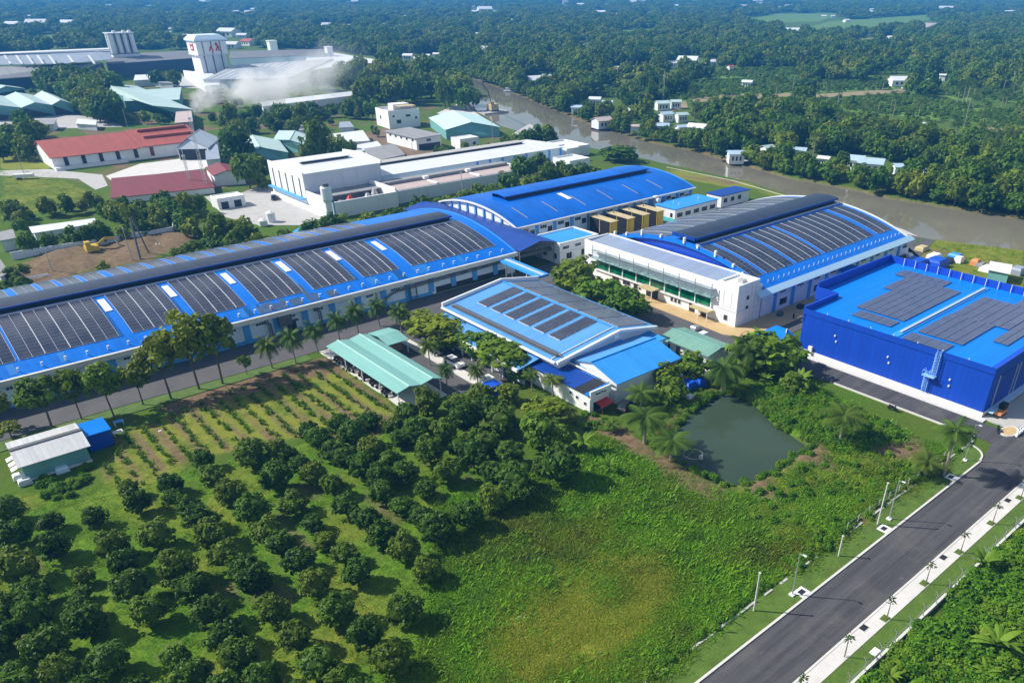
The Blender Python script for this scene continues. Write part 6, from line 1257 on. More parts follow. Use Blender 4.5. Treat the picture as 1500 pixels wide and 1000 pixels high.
def mesh_np(name, v, f, tone, m):
    me = bpy.data.meshes.new(name); me.from_pydata(v, [], f)
    a = me.attributes.new('tone', 'FLOAT', 'POINT'); a.data.foreach_set('value', np.asarray(tone, dtype=np.float32))
    me.materials.append(m); return me
def ico(sub=1):
    bm = bmesh.new(); bmesh.ops.create_icosphere(bm, subdivisions=sub, radius=1.0)
    v = [tuple(x.co) for x in bm.verts]; f = [tuple(q.index for q in x.verts) for x in bm.faces]; bm.free(); return v, f
IC = ico(2)
def crown(seed, rx, rz, zc, clumps, per, leaf, m, core=.72, cr=.36, flat=0.0, name='crown'):
    """lumpy leafy crown: leaf clumps spread over and inside an uneven ellipsoid round a dark inner core"""
    r = random.Random(seed); v, f, tone = [], [], []
    lump = [(Vector((r.gauss(0, 1), r.gauss(0, 1), r.gauss(0, .7))).normalized(), r.uniform(.6, 1.15)) for _ in range(9)]
    def rad(d):
        k = .82
        for l, a in lump: k += max(0, d.dot(l) - .55) * .55 * (a - .55)
        return k
    o = 0
    if core:  # dark core added inside the leaves to block light
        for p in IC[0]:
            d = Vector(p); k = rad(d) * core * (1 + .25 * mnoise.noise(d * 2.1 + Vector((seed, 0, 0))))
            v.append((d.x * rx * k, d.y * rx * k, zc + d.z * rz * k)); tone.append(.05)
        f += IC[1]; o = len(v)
    for c in range(clumps):
        d = Vector((r.gauss(0, 1), r.gauss(0, 1), r.gauss(0, 1) + .25)).normalized()
        if d.z < -.55: d.z *= .3; d.normalize()
        k = rad(d) * r.uniform(.62, 1.0); ctr = Vector((d.x * rx * k, d.y * rx * k, zc + d.z * rz * k)); ct = r.uniform(0, 1) ** 1.2; R = cr * rx * r.uniform(.7, 1.2)
        for _ in range(per):
            e = Vector((r.gauss(0, 1), r.gauss(0, 1), r.gauss(0, 1))).normalized(); e = (e + d * .55).normalized(); p = ctr + e * R * r.uniform(.55, 1.0)
            nrm = (e + Vector((0, 0, .35)) + Vector((r.gauss(0, .45), r.gauss(0, .45), r.gauss(0, .45)))).normalized()
            u = nrm.orthogonal().normalized(); w = nrm.cross(u); a = r.uniform(0, 6.28); s = leaf * r.uniform(.6, 1.25)
            u2 = (u * math.cos(a) + w * math.sin(a)) * s; w2 = (w * math.cos(a) - u * math.sin(a)) * s * .55
            v += [tuple(p - u2), tuple(p + w2), tuple(p + u2), tuple(p - w2)]; f.append((o, o + 1, o + 2, o + 3)); o += 4
            tn = min(1, max(0, ct * .65 + r.uniform(0, .45) - .05)); tone += [tn] * 4
    return mesh_np(name, v, f, tone, m)
def trunk_mesh(h, r0, zc, seed, limbs=4, reach=1.0, m=None):
    r = random.Random(seed); mb = MB(); mb.tube((0, 0, -.15), (r.uniform(-.1, .1), r.uniform(-.1, .1), h), r0, r0 * .65, 7)
    for i in range(limbs):
        a = i * 6.28 / limbs + r.uniform(-.5, .5); mb.tube((0, 0, h * .85), (math.cos(a) * reach, math.sin(a) * reach, h + (zc - h) * r.uniform(.5, 1.0)), r0 * .5, r0 * .2, 5)
    me = bpy.data.meshes.new('trunk'); me.from_pydata(mb.v, [], mb.f); me.materials.append(m or m_bark); return me
def tree_obj(name, cm, tm, loc, rz, s, label, cat, group):
    t = bpy.data.objects.new(name, None); C.objects.link(t); t.location = loc; t.rotation_euler = (0, 0, rz); t.scale = (s[0], s[0], s[1]) if isinstance(s, tuple) else (s, s, s); tag(t, label, cat, group)
    for nm, me in (('trunk', tm), ('crown', cm)):
        o = bpy.data.objects.new(nm, me); C.objects.link(o); o.parent = t
    return t
# instanced stuff (things nobody could count)
lib = bpy.data.collections
def scatter(name, meshes, pts, scl, rot, idx, label, kind='stuff'):
    col = lib.new(name + '_sources')
    for i, me in enumerate(meshes):
        o = bpy.data.objects.new('%s_source_%02d' % (name, i), me); col.objects.link(o)
    n = len(pts); me = bpy.data.meshes.new(name); me.vertices.add(n); me.vertices.foreach_set('co', np.asarray(pts, dtype=np.float32).ravel())
    a = me.attributes.new('scl', 'FLOAT_VECTOR', 'POINT'); a.data.foreach_set('vector', np.asarray(scl, dtype=np.float32).ravel())
    a = me.attributes.new('rot', 'FLOAT_VECTOR', 'POINT'); a.data.foreach_set('vector', np.asarray(rot, dtype=np.float32).ravel())
    a = me.attributes.new('pick', 'INT', 'POINT'); a.data.foreach_set('value', np.asarray(idx, dtype=np.int32))
    o = bpy.data.objects.new(name, me); C.objects.link(o); o['kind'] = kind; o['label'] = label
    ng = bpy.data.node_groups.new(name, 'GeometryNodeTree'); ng.interface.new_socket('Geometry', in_out='INPUT', socket_type='NodeSocketGeometry'); ng.interface.new_socket('Geometry', in_out='OUTPUT', socket_type='NodeSocketGeometry')
    N, L = ng.nodes, ng.links; gi = N.new('NodeGroupInput'); go = N.new('NodeGroupOutput'); ip = N.new('GeometryNodeInstanceOnPoints'); ci = N.new('GeometryNodeCollectionInfo')
    ci.inputs['Collection'].default_value = col; ci.inputs['Separate Children'].default_value = True; ci.inputs['Reset Children'].default_value = True
    def attr(nm, ty):
        q = N.new('GeometryNodeInputNamedAttribute'); q.data_type = ty; q.inputs['Name'].default_value = nm; return q.outputs['Attribute']
    ip.inputs['Pick Instance'].default_value = True
    L.new(gi.outputs[0], ip.inputs['Points']); L.new(ci.outputs[0], ip.inputs['Instance']); L.new(attr('pick', 'INT'), ip.inputs['Instance Index']); L.new(attr('rot', 'FLOAT_VECTOR'), ip.inputs['Rotation']); L.new(attr('scl', 'FLOAT_VECTOR'), ip.inputs['Scale']); L.new(ip.outputs[0], go.inputs[0])
    md = o.modifiers.new('scatter', 'NODES'); md.node_group = ng; return o

# --- the orchard: crown centres and widths read from the photograph (offset, scale), 'x,y,width'
ORCHARD = {
 (0, 720): '40,110,150 60,230,170 255,150,120 290,290,150 100,420,200 170,550,190 180,670,180 250,830,210 60,940,130 320,950,200 430,430,100 420,520,90 420,620,150 460,700,190 570,890,190 490,130,120 590,290,150 650,390,150 690,520,180 780,640,170 820,240,170 930,420,190 1010,520,180 920,860,140 1010,950,170 720,60,130 990,80,120 1050,150,150 1110,230,170 1180,340,160 1280,410,150 1330,480,170 1100,640,180 1180,760,180 1250,870,190 1360,980,170 1430,630,180 1320,110,170 1400,210,150 900,10,100 1210,20,150 30,620,190 20,760,180 110,1040,200 480,1060,190 700,1060,190 900,1080,180 1180,1050,180 -60,850,200',
 (380, 720): '110,270,150 180,60,140 275,155,110 340,245,120 210,360,150 290,490,160 190,770,170 300,900,190 30,970,120 410,970,150 440,320,140 510,430,150 410,640,190 550,760,170 680,880,190 760,630,180 450,70,140 555,140,150 640,225,160 760,310,150 870,410,150 840,120,130 930,210,190 1090,140,160 1220,50,150 1380,20,130 740,60,120 640,10,120 190,1080,180 520,1080,180',
 (380, 440): '770,600,130 880,550,140 575,625,110 1040,540,130 1150,490,120 1190,580,140 1080,640,160 1270,650,170 430,660,120 260,680,100 310,730,130 380,790,130 460,815,100 500,720,150 590,780,140 540,880,140 450,830,110 210,860,110 290,920,130 100,770,90 150,800,100 90,940,160 20,830,80 380,970,120 630,940,140 680,840,110 760,900,130 740,720,110 830,700,150 960,700,140 890,810,150 980,910,140 870,980,110 1040,770,100 1120,830,150 1220,900,140 1310,810,150 1330,950,180 1480,860,100 1200,760,130 1130,720,120 700,660,110',
 (0, 440): '1060,830,110 1110,920,130 1310,820,150 890,960,120 670,980,100 1450,790,110 1440,940,130',
}
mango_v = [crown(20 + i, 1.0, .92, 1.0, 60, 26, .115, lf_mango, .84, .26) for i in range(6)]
mango_t = [trunk_mesh(.55, .09, .9, i, 4, .45) for i in range(3)]
mc = 0; mango_xy = []
for (ox, oy), s in ORCHARD.items():
    for q in s.split():
        a, b2, w = (float(t) for t in q.split(',')); px, py, wpx = ox + a / 3.571, oy + b2 / 3.571, w / 3.571
        x, y, _ = G(px, py, 1.7); rad = wpx / pxm(x, y, 1.7) / 2 * 1.09; sz = rng.uniform(.82, 1.12)
        big = rad > 2.75
        ot = tree_obj('orchard_tree', mango_v[mc % 6], mango_t[mc % 3], (x, y, float(ground_z(x, y))), rng.uniform(0, 6.28), (rad, rad * sz), 'tmp', 'tree', None)
        kd = 'large dark rounded orchard tree' if big else 'smaller dark rounded orchard tree'; zn = 'at the shaded left edge of the orchard' if px < 100 else 'in the dense block below the parking canopy' if (py < 700 and px > 480) else 'at the edge of the crop rows' if py < 725 else 'on the orchard edge beside the open meadow' if px > 560 + (py < 760) * 60 else 'along the bottom edge of the picture' if py > 925 else 'in the loose middle rows of the orchard'
        ot['label'] = kd + ' ' + zn; ot['group'] = ot['label'].replace('tree', 'trees', 1)
        mango_xy.append((x, y, rad)); mc += 1

# --- generic trees
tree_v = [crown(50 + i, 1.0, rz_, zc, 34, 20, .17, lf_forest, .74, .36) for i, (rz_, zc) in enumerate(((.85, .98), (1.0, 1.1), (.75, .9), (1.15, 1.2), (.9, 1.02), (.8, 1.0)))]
tree_t = [trunk_mesh(.6, .07, .95, 30 + i, 4, .45) for i in range(3)]
street_v = [crown(80 + i, 1.0, .85, 2.15, 40, 22, .15, lf_tree, .45, .33) for i in range(4)]
street_t = [trunk_mesh(1.5, .06, 2.1, 40 + i, 6, .6) for i in range(2)]
bright_v = [crown(90 + i, 1.0, .85, 1.0, 30, 22, .17, lf_bright, .6, .36) for i in range(3)]
def palm_meshes(seed, fr=18, L=1.0, h=1.6, droop=1.0, upright=.5, lw=.16, th=.035, nleaf=15):
    r = random.Random(seed); v, f, tone = [], [], []
    for i in range(fr):
        a = i * 2.399 + r.uniform(-.2, .2); el = upright * (1.25 - 1.5 * i / fr) + r.uniform(-.1, .1); ln = L * r.uniform(.85, 1.1); tn = r.uniform(.1, .9) if i < fr * .8 else r.uniform(.7, 1.0)
        pts = []; p = Vector((0, 0, h)); dirr = Vector((math.cos(a) * math.cos(el), math.sin(a) * math.cos(el), math.sin(el)))
        for k in range(9):
            pts.append(p.copy()); p = p + dirr * ln / 8; dirr = (dirr + Vector((0, 0, -.17 * droop))).normalized()
        side = Vector((-math.sin(a), math.cos(a), 0))
        for k in range(8):                                    # the midrib
            o = len(v); w = th * .45 * (1 - k / 9); v += [tuple(pts[k] - side * w), tuple(pts[k] + side * w), tuple(pts[k + 1] + side * w * .8), tuple(pts[k + 1] - side * w * .8)]; f.append((o, o + 1, o + 2, o + 3)); tone += [min(1, tn + .3)] * 4
        for k in range(nleaf):
            t = .12 + .86 * k / nleaf; i0 = min(7, int(t * 8)); q = pts[i0].lerp(pts[i0 + 1], t * 8 - i0); fw = (pts[i0 + 1] - pts[i0]).normalized(); ll = lw * 2.0 * (math.sin(math.pi * min(1, t * .82 + .18)) * .8 + .25)
            for s in (-1, 1):
                tip = q + side * s * ll * .85 + fw * ll * .55 + Vector((0, 0, -.45 * ll)); o = len(v); w = fw * .028
                v += [tuple(q - w), tuple(q + w), tuple(tip)]; f.append((o, o + 1, o + 2)); tone += [tn] * 3
    cm = mesh_np('crown', v, f, tone, lf_palm); mb = MB(); n = 6; bend = r.uniform(-.08, .08)
    for k in range(n):
        z0, z1 = h * k / n, h * (k + 1) / n; mb.tube((bend * (1 - (z0 / h)) ** 2, 0, z0 - (.1 if k == 0 else 0)), (bend * (1 - (z1 / h)) ** 2, 0, z1), .05 * (1.25 - .5 * k / n), .05 * (1.25 - .5 * (k + 1) / n), 7)
    if L > .6:
        for k in range(6): mb.lathe((math.cos(k) * .07, math.sin(k) * .07, h - .12), [(.01, -.05), (.045, 0), (.01, .05)], 6)
    tm = bpy.data.meshes.new('trunk'); tm.from_pydata(mb.v, [], mb.f); tm.materials.append(m_palmtr); return cm, tm
coco = [palm_meshes(5, 22, 1.0, .95, 1.1, .75), palm_meshes(6, 20, 1.0, 1.5, 1.0, .7), palm_meshes(8, 20, 1.0, 2.2, 1.0, .7), palm_meshes(9, 16, 1.0, .35, .8, 1.0)]
# name list: base px, crown radius (m), variant, vertical stretch, label
for bx_, r, vi, zs, l in (((1058, 573), 4.6, 0, 1.0, 'coconut palm leaning over the far corner of the pond'), ((1093, 549), 4.4, 1, .85, 'coconut palm in front of the dark round tree above the pond'), ((944, 650), 4.2, 1, .75, 'coconut palm at the left pond bank beside the path'), ((983, 674), 3.9, 1, .6, 'nearest pond palm standing below the left bank palm'), ((938, 600), 3.2, 1, .7, 'yellowish palm against the wall of the gabled house'), ((1229, 648), 4.0, 1, .7, 'squat palm with bright skirts right of the pond'), ((1381, 697), 3.6, 2, .95, 'tall pale-trunked coconut palm at the road junction'), ((1353, 697), 3.0, 0, .8, 'short bushy palm left of the tall junction palm'), ((897, 632), 1.9, 0, .7, 'young palm on the bare path by the low building'), ((833, 612), 1.9, 0, .9, 'small palm beside the lower corner of the low white building'), ((779, 572), 2.0, 2, .75, 'upright palm at the left wall of the low white building'), ((810, 585), 2.4, 2, .75, 'larger palm in front of the low white building wall')):
    x, y, _ = G(*bx_); tree_obj('coconut_palm', coco[vi][0], coco[vi][1], (x, y, float(ground_z(x, y))), rng.uniform(0, 6.28), (r, r * zs), l, 'palm', 'coconut palms round the pond')
# street palms along the long hall and the canopy
dwarf = [palm_meshes(15 + i, 26, 1.0, 1.4, 1.3, .95, .17) for i in range(3)]
for i, (bx_, r, l) in enumerate((((398, 540), 2.3, 'street palm at the left end of the palm row before the long hall'), ((433, 532), 2.5, 'second street palm from the left before the long hall'), ((465, 516), 2.2, 'street palm just left of the teal canopy corner'), ((498, 500), 2.2, 'street palm behind the corner of the teal canopy'), ((525, 490), 2.4, 'broad street palm behind the middle of the teal canopy end'), ((556, 478), 2.2, 'street palm between two palms near the side canopy'), ((588, 488), 2.3, 'street palm standing behind the side canopy'), ((630, 535), 1.9, 'slender palm on the pale sidewalk strip by the canopy'), ((655, 566), 1.6, 'palm beside the parked white car'), ((700, 568), 1.7, 'palm on the kerb right of the parked white car'))):
    x, y, _ = G(*bx_); r *= 1.2; tree_obj('street_palm', *dwarf[i % 3], (x, y, 0), rng.uniform(0, 6.28), (r, r * 1.2), l, 'palm', 'street palms by the long hall')
for i, (bx_, r, zs, kind, l) in enumerate((((76, 626), 2.9, .9, 0, 'broad street tree just behind the teal shed'), ((120, 614), 2.1, 1.2, 1, 'slim street tree behind the cobalt store'), ((168, 611), 2.3, 1.2, 2, 'street tree right of the cobalt store'), ((210, 593), 2.2, 1.0, 3, 'thin-crowned street tree third from the cobalt store'), ((251, 584), 3.0, 1.15, 0, 'tall street tree at the left of the tall street group'), ((292, 570), 3.1, 1.25, 1, 'dense tall street tree in the middle of the tall group'), ((326, 562), 3.2, 1.2, 2, 'rightmost tall dense street tree hiding the white wall'), ((362, 549), 1.0, 1.1, 3, 'tiny young street tree on the verge'), ((3, 630), 2.0, 1.0, 2, 'street tree cut by the left edge of the picture'), ((20, 645), 1.6, .6, 3, 'low bush left of the teal shed roof'))):
    x, y, _ = G(*bx_); tree_obj('street_tree', street_v[kind], street_t[i % 2], (x, y, 0), rng.uniform(0, 6.28), (r * 1.15, r * zs * 1.12), l, 'tree', 'street trees before the long hall')
for i, (cx_, cy_2, w, vs_, l) in enumerate(((638, 478, 78, 'street', 'large spreading tree between side canopy and light-blue hall'), (762, 540, 40, 'tree', 'dark tree at the end of the car lane'), (672, 478, 44, 'street', 'leafy tree beside the lean-to roof of the light-blue hall'), (650, 500, 36, 'bright', 'low bushy tree on the sidewalk lawn'), (755, 508, 40, 'street', 'tree pressed against the lean-to posts'), (612, 468, 58, 'street', 'feathery tree next to the large spreading tree'), (735, 516, 78, 'street', 'round tree on the lawn before the light-blue hall'), (708, 508, 52, 'bright', 'small bush tree beside the lawn tree'), (688, 496, 56, 'street', 'pale bushy tree by the lean-to posts'), (845, 410, 70, 'tree', 'spreading tree at the left end of the office garden'), (880, 428, 66, 'bright', 'feathery green tree in the middle of the office garden'), (915, 442, 66, 'tree', 'broad tree at the right end of the office garden'), (860, 425, 44, 'tree', 'short tree in front of the office garden trees'), (830, 405, 40, 'bright', 'bright frond-like shrub at the covered walk'), (1128, 512, 92, 'tree', 'largest dark round tree above the pond'), (1105, 520, 60, 'tree', 'dark tree merging with the largest round tree'), (1015, 535, 50, 'tree', 'bushy tree behind the pond palms'), (975, 548, 44, 'tree', 'tree at the right corner of the gabled house'), (985, 570, 40, 'bright', 'light green shrub by the blue stacks'), (800, 600, 60, 'street', 'dark leafy tree at the bottom of the low building'), (793, 628, 52, 'bright', 'yellow-green bush beside the orchard end'), (815, 640, 34, 'bright', 'small yellow-green bush below the bigger one'), (822, 678, 58, 'mango', 'dense round bush alone on the lush grass'), (744, 575, 34, 'tree', 'narrow dark tree beside the blue shelter'), (1165, 560, 34, 'bright', 'banana-like shrub at the road side above the pond'), (905, 225, 52, 'tree', 'big round tree at the riverside end of the plain blue hall'), (450, 560, 1, 'x', ''))):
    if vs_ == 'x': continue
    cmx = {'street': (street_v[i % 4], street_t[i % 2], 2.15), 'bright': (bright_v[i % 3], tree_t[0], 1.0), 'tree': (tree_v[i % 6], tree_t[i % 3], 1.03), 'mango': (mango_v[1], mango_t[0], 1.0)}[vs_]
    hc = max(2.0, min(4.2, w / 18)); x, y, _ = G(cx_, cy_2, hc); r = w / pxm(x, y, hc) / 2 * 1.05; zs = hc / (cmx[2] * r)
    tree_obj('garden_tree', cmx[0], cmx[1], (x, y, 0), rng.uniform(0, 6.28), (r, r * zs), l, 'tree', None) if False else tree_obj('garden_tree', cmx[0], cmx[1], (x, y, 0), rng.uniform(0, 6.28), (r, r * zs), l, 'tree', 'garden trees around the factory')

# banana plants
def banana_mesh(seed, n=11):
    r = random.Random(seed); v, f, tone = [], [], []
    for i in range(n):
        a = i * 2.4 + r.uniform(-.3, .3); el = r.uniform(.5, 1.2); p = Vector((0, 0, .55)); d = Vector((math.cos(a) * math.cos(el), math.sin(a) * math.cos(el), math.sin(el))); side = Vector((-math.sin(a), math.cos(a), 0)); tn = r.uniform(.2, 1); prev = None
        for k in range(6):
            w = .13 * math.sin(math.pi * (.12 + .83 * k / 5)); b_ = (tuple(p - side * w - Vector((0, 0, w * .3))), tuple(p + Vector((0, 0, 0))), tuple(p + side * w - Vector((0, 0, w * .3))))
            o = len(v); v += list(b_); tone += [tn] * 3
            if prev is not None: f += [(prev, prev + 1, o + 1, o), (prev + 1, prev + 2, o + 2, o + 1)]
            prev = o; p = p + d * .19; d = (d + Vector((0, 0, -.3))).normalized()
    mb = MB().tube((0, 0, -.1), (0, 0, .6), .06, .04, 6); tm = bpy.data.meshes.new('stem'); tm.from_pydata(mb.v, [], mb.f); tm.materials.append(m_bark)
    return mesh_np('leaf_crown', v, f, tone, lf_bright), tm
ban = [banana_mesh(i) for i in range(3)]
def banana(x, y, s, l, g):
    t = bpy.data.objects.new('banana_plant', None); C.objects.link(t); t.location = (x, y, float(ground_z(x, y))); t.rotation_euler.z = rng.uniform(0, 6); t.scale = (s, s, s); tag(t, l, 'plant', g); b_ = ban[rng.randrange(3)]
    for nm, me in (('leaf_crown', b_[0]), ('stem', b_[1])): o = bpy.data.objects.new(nm, me); C.objects.link(o); o.parent = t
for (px, py), s, l in (((855, 662), 2.6, 'single banana plant on the lush grass below the low building'), ((893, 692), 1.8, 'small banana plant near the path'), ((1170, 575), 3.0, 'banana clump by the road side above the pond'), ((1152, 560), 2.6, 'banana plant left of the road side clump'), ((1120, 566), 2.2, 'banana plant below the dark round tree'), ((1455, 960), 3.2, 'pale star-shaped plant in the thicket right of the road'), ((1436, 838), 2.6, 'lanky yellow-green plant at the gap in the road fence')): banana(*G(px, py)[:2], s, l, 'single banana plants')
THICK = GP([(1262, 1010), (1510, 775), (1510, 1010)])
n = 0
while n < 24:
    x, y = rng.uniform(40, 125), rng.uniform(2, 20.5)
    u, w = to_px(x, y, 1)
    if in_poly([u], [w], [(1275, 1010), (1505, 795), (1560, 850), (1500, 1060), (1300, 1060)])[0]: banana(x, y, rng.uniform(1.0, 1.9), 'broad-leaved plant growing in the thicket beyond the road fence', 'thicket plants beyond the road fence'); n += 1

# --- tree belts: candidates, the nearest 250 become trees of their own, the rest one mass
cand = []     # x, y, radius, zscale, variant, label
def belt(poly_px, n, r0, r1, label, zs=(.9, 1.3), pts=None, gap=.8, sides=None):
    poly = GP(poly_px, (r0 + r1) * .45); xa, xb = min(p[0] for p in poly), max(p[0] for p in poly); ya, yb = min(p[1] for p in poly), max(p[1] for p in poly); got = []; tries = 0
    while len(got) < n and tries < n * 60:
        tries += 1; x, y = rng.uniform(xa, xb), rng.uniform(ya, yb)
        if not in_poly([x], [y], poly)[0]: continue
        r = rng.uniform(r0, r1)
        if any((x - a) ** 2 + (y - b2) ** 2 < ((r + c) * gap) ** 2 for a, b2, c in got): continue
        got.append((x, y, r)); cand.append((x, y, r, rng.uniform(*zs), rng.randrange(6), label))
def line(ptspx, step, r0, r1, label, zs=(.9, 1.25), jit=.8):
    p = GP(ptspx, (r0 + r1) * .5)
    for (xa, ya), (xb, yb) in zip(p, p[1:]):
        d = math.hypot(xb - xa, yb - ya); k = max(1, int(d / step))
        for i in range(k): cand.append((xa + (xb - xa) * (i + rng.random() * .5) / k + rng.uniform(-jit, jit), ya + (yb - ya) * (i + rng.random() * .5) / k + rng.uniform(-jit, jit), rng.uniform(r0, r1), rng.uniform(*zs), rng.randrange(6), label))
line([(395, 352), (440, 346), (500, 335), (560, 322), (640, 306), (700, 295), (760, 280), (830, 262), (880, 252)], 5.2, 2.8, 3.9, 'dark hedge tree in the row behind the longest hall')
line([(575, 320), (650, 302), (745, 278)], 6, 2.4, 3.2, 'dark hedge tree in the row behind the longest hall')
belt([(225, 300), (285, 288), (330, 330), (395, 350), (385, 372), (300, 352), (260, 322)], 26, 2.2, 3.6, 'leafy tree in the belt between dirt lot and concrete yard')
line([(8, 318), (60, 308), (130, 300), (150, 293)], 4.2, 1.8, 2.6, 'small cone-shaped dark tree in the row along the lawn', (1.1, 1.5), .4)
line([(35, 360), (120, 348), (200, 336), (255, 326)], 4.0, 2.0, 2.8, 'bushy tree along the outside of the boundary wall')
belt([(150, 305), (230, 290), (262, 315), (180, 330)], 14, 2.2, 3.2, 'young tree in the plot behind the boundary wall')
line([(262, 368), (280, 360), (310, 350)], 3, 1.8, 2.6, 'yellow-green low tree at the corner of the dirt lot', (.6, .8))
line([(60, 118), (95, 132), (130, 152), (165, 172), (192, 188)], 7, 5.0, 6.4, 'dense tree in the double avenue before the teal sheds', (1.0, 1.3))
line([(75, 112), (110, 126), (145, 146), (180, 166)], 7, 5.0, 6.2, 'dense tree in the double avenue before the teal sheds', (1.0, 1.3))
belt([(90, 118), (190, 112), (190, 128), (130, 138)], 12, 5.5, 7.5, 'big dark tree below the mill hall', (.9, 1.1))
belt([(175, 118), (258, 112), (262, 126), (190, 128)], 9, 4.5, 6.5, 'round tree between silo block and teal warehouse')
belt([(0, 190), (140, 182), (150, 198), (60, 225), (0, 226)], 34, 3.2, 4.6, 'tree in the grove left of the red-roofed building')
belt([(312, 205), (350, 190), (380, 235), (392, 275), (360, 275), (330, 245)], 15, 4.2, 6.2, 'tall dark tree between red roofs and the white factory', (1.1, 1.5))
belt([(440, 236), (470, 215), (520, 212), (515, 222), (480, 232)], 8, 3.8, 5.2, 'tall pointed dark tree behind the white factory', (1.3, 1.8))
belt([(330, 175), (390, 160), (560, 145), (640, 160), (620, 175), (540, 186), (440, 186), (360, 195)], 44, 3.2, 5.5, 'roadside tree between smoke and factory houses')
belt([(262, 135), (330, 130), (350, 150), (290, 160), (262, 150)], 7, 3.0, 4.2, 'dark tree under the drifting smoke')
belt([(395, 132), (470, 116), (560, 100), (640, 108), (690, 132), (700, 150), (640, 160), (540, 150), (430, 140)], 80, 5.0, 7.5, 'tree of the dense wood along the river bend', (1.0, 1.3))
belt([(560, 198), (630, 190), (640, 215), (600, 222), (570, 215)], 8, 3.0, 4.6, 'leafy tree among the houses left of the grey roofed building')
line([(640, 215), (660, 222)], 4, 3.0, 3.6, 'tree between the grey roofed building and the white hut'); line([(735, 215), (800, 198), (815, 205), (850, 215), (885, 225)], 6, 2.8, 4.4, 'low tree on the near bank by the river yard')
line([(765, 252), (830, 236), (870, 232)], 5, 3.0, 4.2, 'tree in front of the white river buildings')
belt([(0, 395), (30, 390), (40, 415), (0, 425)], 5, 1.6, 2.4, 'dark shrub by the tin shack at the left edge', (.6, .8))
line([(70, 430), (86, 425)], 3, 2, 2.6, 'bright green tree behind the far eave of the longest hall'); line([(142, 396), (160, 392)], 9, 1.4, 1.8, 'single small tree by the dirt lot edge')
for pl_, n_, l_ in (([(112, 140), (176, 132), (178, 150), (140, 158)], 10, 'low tree beside the teal warehouse'), ([(190, 168), (262, 172), (256, 184), (200, 190)], 12, 'low tree between teal warehouse and red roof'), ([(285, 170), (360, 175), (360, 198), (318, 205)], 14, 'low tree between smoke and red roofs'), ([(395, 156), (540, 148), (545, 176), (400, 182)], 30, 'low tree in front of the long pale shed'), ([(540, 176), (560, 190), (600, 222), (560, 232), (500, 210)], 10, 'low garden tree among the houses'), ([(630, 205), (700, 214), (745, 210), (735, 222), (640, 226)], 9, 'low tree along the back of the long white factory'), ([(110, 175), (180, 186), (170, 196), (60, 200)], 14, 'low tree along the lane before the grove'), ([(20, 132), (60, 124), (100, 140), (110, 160), (90, 140)], 9, 'low tree behind the teal open sheds'), ([(340, 300), (395, 280), (398, 268), (350, 262)], 4, 'low tree by the white garage'), ([(0, 300), (150, 292), (160, 330), (0, 345)], 16, 'low shrub tree on the lawn before the boundary wall'), ([(185, 128), (262, 122), (300, 138), (262, 140)], 12, 'low tree below the mill tower')):
    belt(pl_, n_, 1.4, 2.6, l_, (.8, 1.2))
# far bank: first rows individually placed along the water, then the wood behind
fb = [(p[0], p[1]) for p in RIV_F[::-1]]
for (xa, ya), (xb, yb) in zip(fb, fb[1:]):
    d = math.hypot(xb - xa, yb - ya); k = max(1, int(d / 4.6)); nx2, ny2 = (yb - ya) / d, -(xb - xa) / d
    for i in range(k):
        for row, off in enumerate((2.2, 7.5, 13)):
            s = (i + rng.random()) / k; cand.append((xa + (xb - xa) * s + nx2 * (off + rng.uniform(-1.5, 1.5)), ya + (yb - ya) * s + ny2 * (off + rng.uniform(-1.5, 1.5)), rng.uniform(2.6, 4.6) + row * .5, rng.uniform(.85, 1.3), rng.randrange(6), 'riverbank tree on the far shore ' + ('at the river bend' if ya > 300 else 'opposite the plain blue hall' if ya > 190 else 'opposite the hall with the white office' if ya > 125 else 'at the right end of the river')))

HOUSES = '785,118,30,w 803,113,16,w 912,103,26,w 930,100,14,w 948,98,12,w 985,93,14,w 1008,90,28,w 1040,91,16,w 845,158,14,b 872,146,16,w 890,151,14,b 917,163,16,w 938,159,14,w 970,152,18,t 990,150,14,t 975,168,18,b 998,169,16,t 970,185,18,b 998,187,14,b 1022,187,26,w 882,177,24,p 930,186,12,p 1078,226,22,b 1124,217,16,t 1170,221,20,b 1207,233,15,w 1250,234,30,b 1276,239,34,b 1320,245,20,b 1342,249,16,b 1364,252,34,b 1176,91,9,w 1198,89,12,w 1095,121,14,w 1318,118,28,w 1381,111,8,w 1304,55,10,w 1160,47,20,w 1385,15,18,w 1478,20,14,w 1424,21,9,w 1360,118,10,w 1415,58,8,p 1350,182,7,w 710,16,20,w 478,37,14,w 490,36,8,w 640,14,6,w 335,50,26,w 355,52,14,w 365,62,20,r 340,66,20,w 252,43,8,w 272,52,7,w 258,56,6,w 248,48,6,w 420,30,10,w 425,31,8,w 562,36,6,w 573,35,6,w 652,29,5,w 610,13,6,w 345,20,14,w 365,19,12,w 250,21,12,w 700,50,8,w 730,72,8,r 598,82,14,w 612,86,12,w 625,82,10,w 640,80,10,w 880,20,14,w 900,22,10,p 850,8,10,w 925,5,9,w 940,4,9,w 520,4,10,w 1020,2,12,w 1110,3,12,w 1180,2,12,w 55,37,26,w 100,36,20,w 20,38,20,w 125,45,4,w 850,68,14,w 860,70,9,w 985,110,10,w 960,112,10,r 1070,98,8,r 1240,30,8,w 1140,12,9,p'
far_rng = random.Random(5)
HOUSES += ''.join(' %d,%d,%d,%s' % (far_rng.randint(0, 1490), far_rng.choice((4, 7, 10, 14, 18, 24, 30, 38, 46, 58)), far_rng.randint(5, 10), far_rng.choice('wwwp')) for _ in range(46))
hm = {'w': (m_wroof, m_white), 'b': (paint('pale blue tin roof', (.38, .52, .66), .5, .15, .3, (.3, .33, .36)), m_white), 't': (m_tealx, m_white), 'p': (m_pinkr, m_greyp), 'r': (m_red, m_white)}
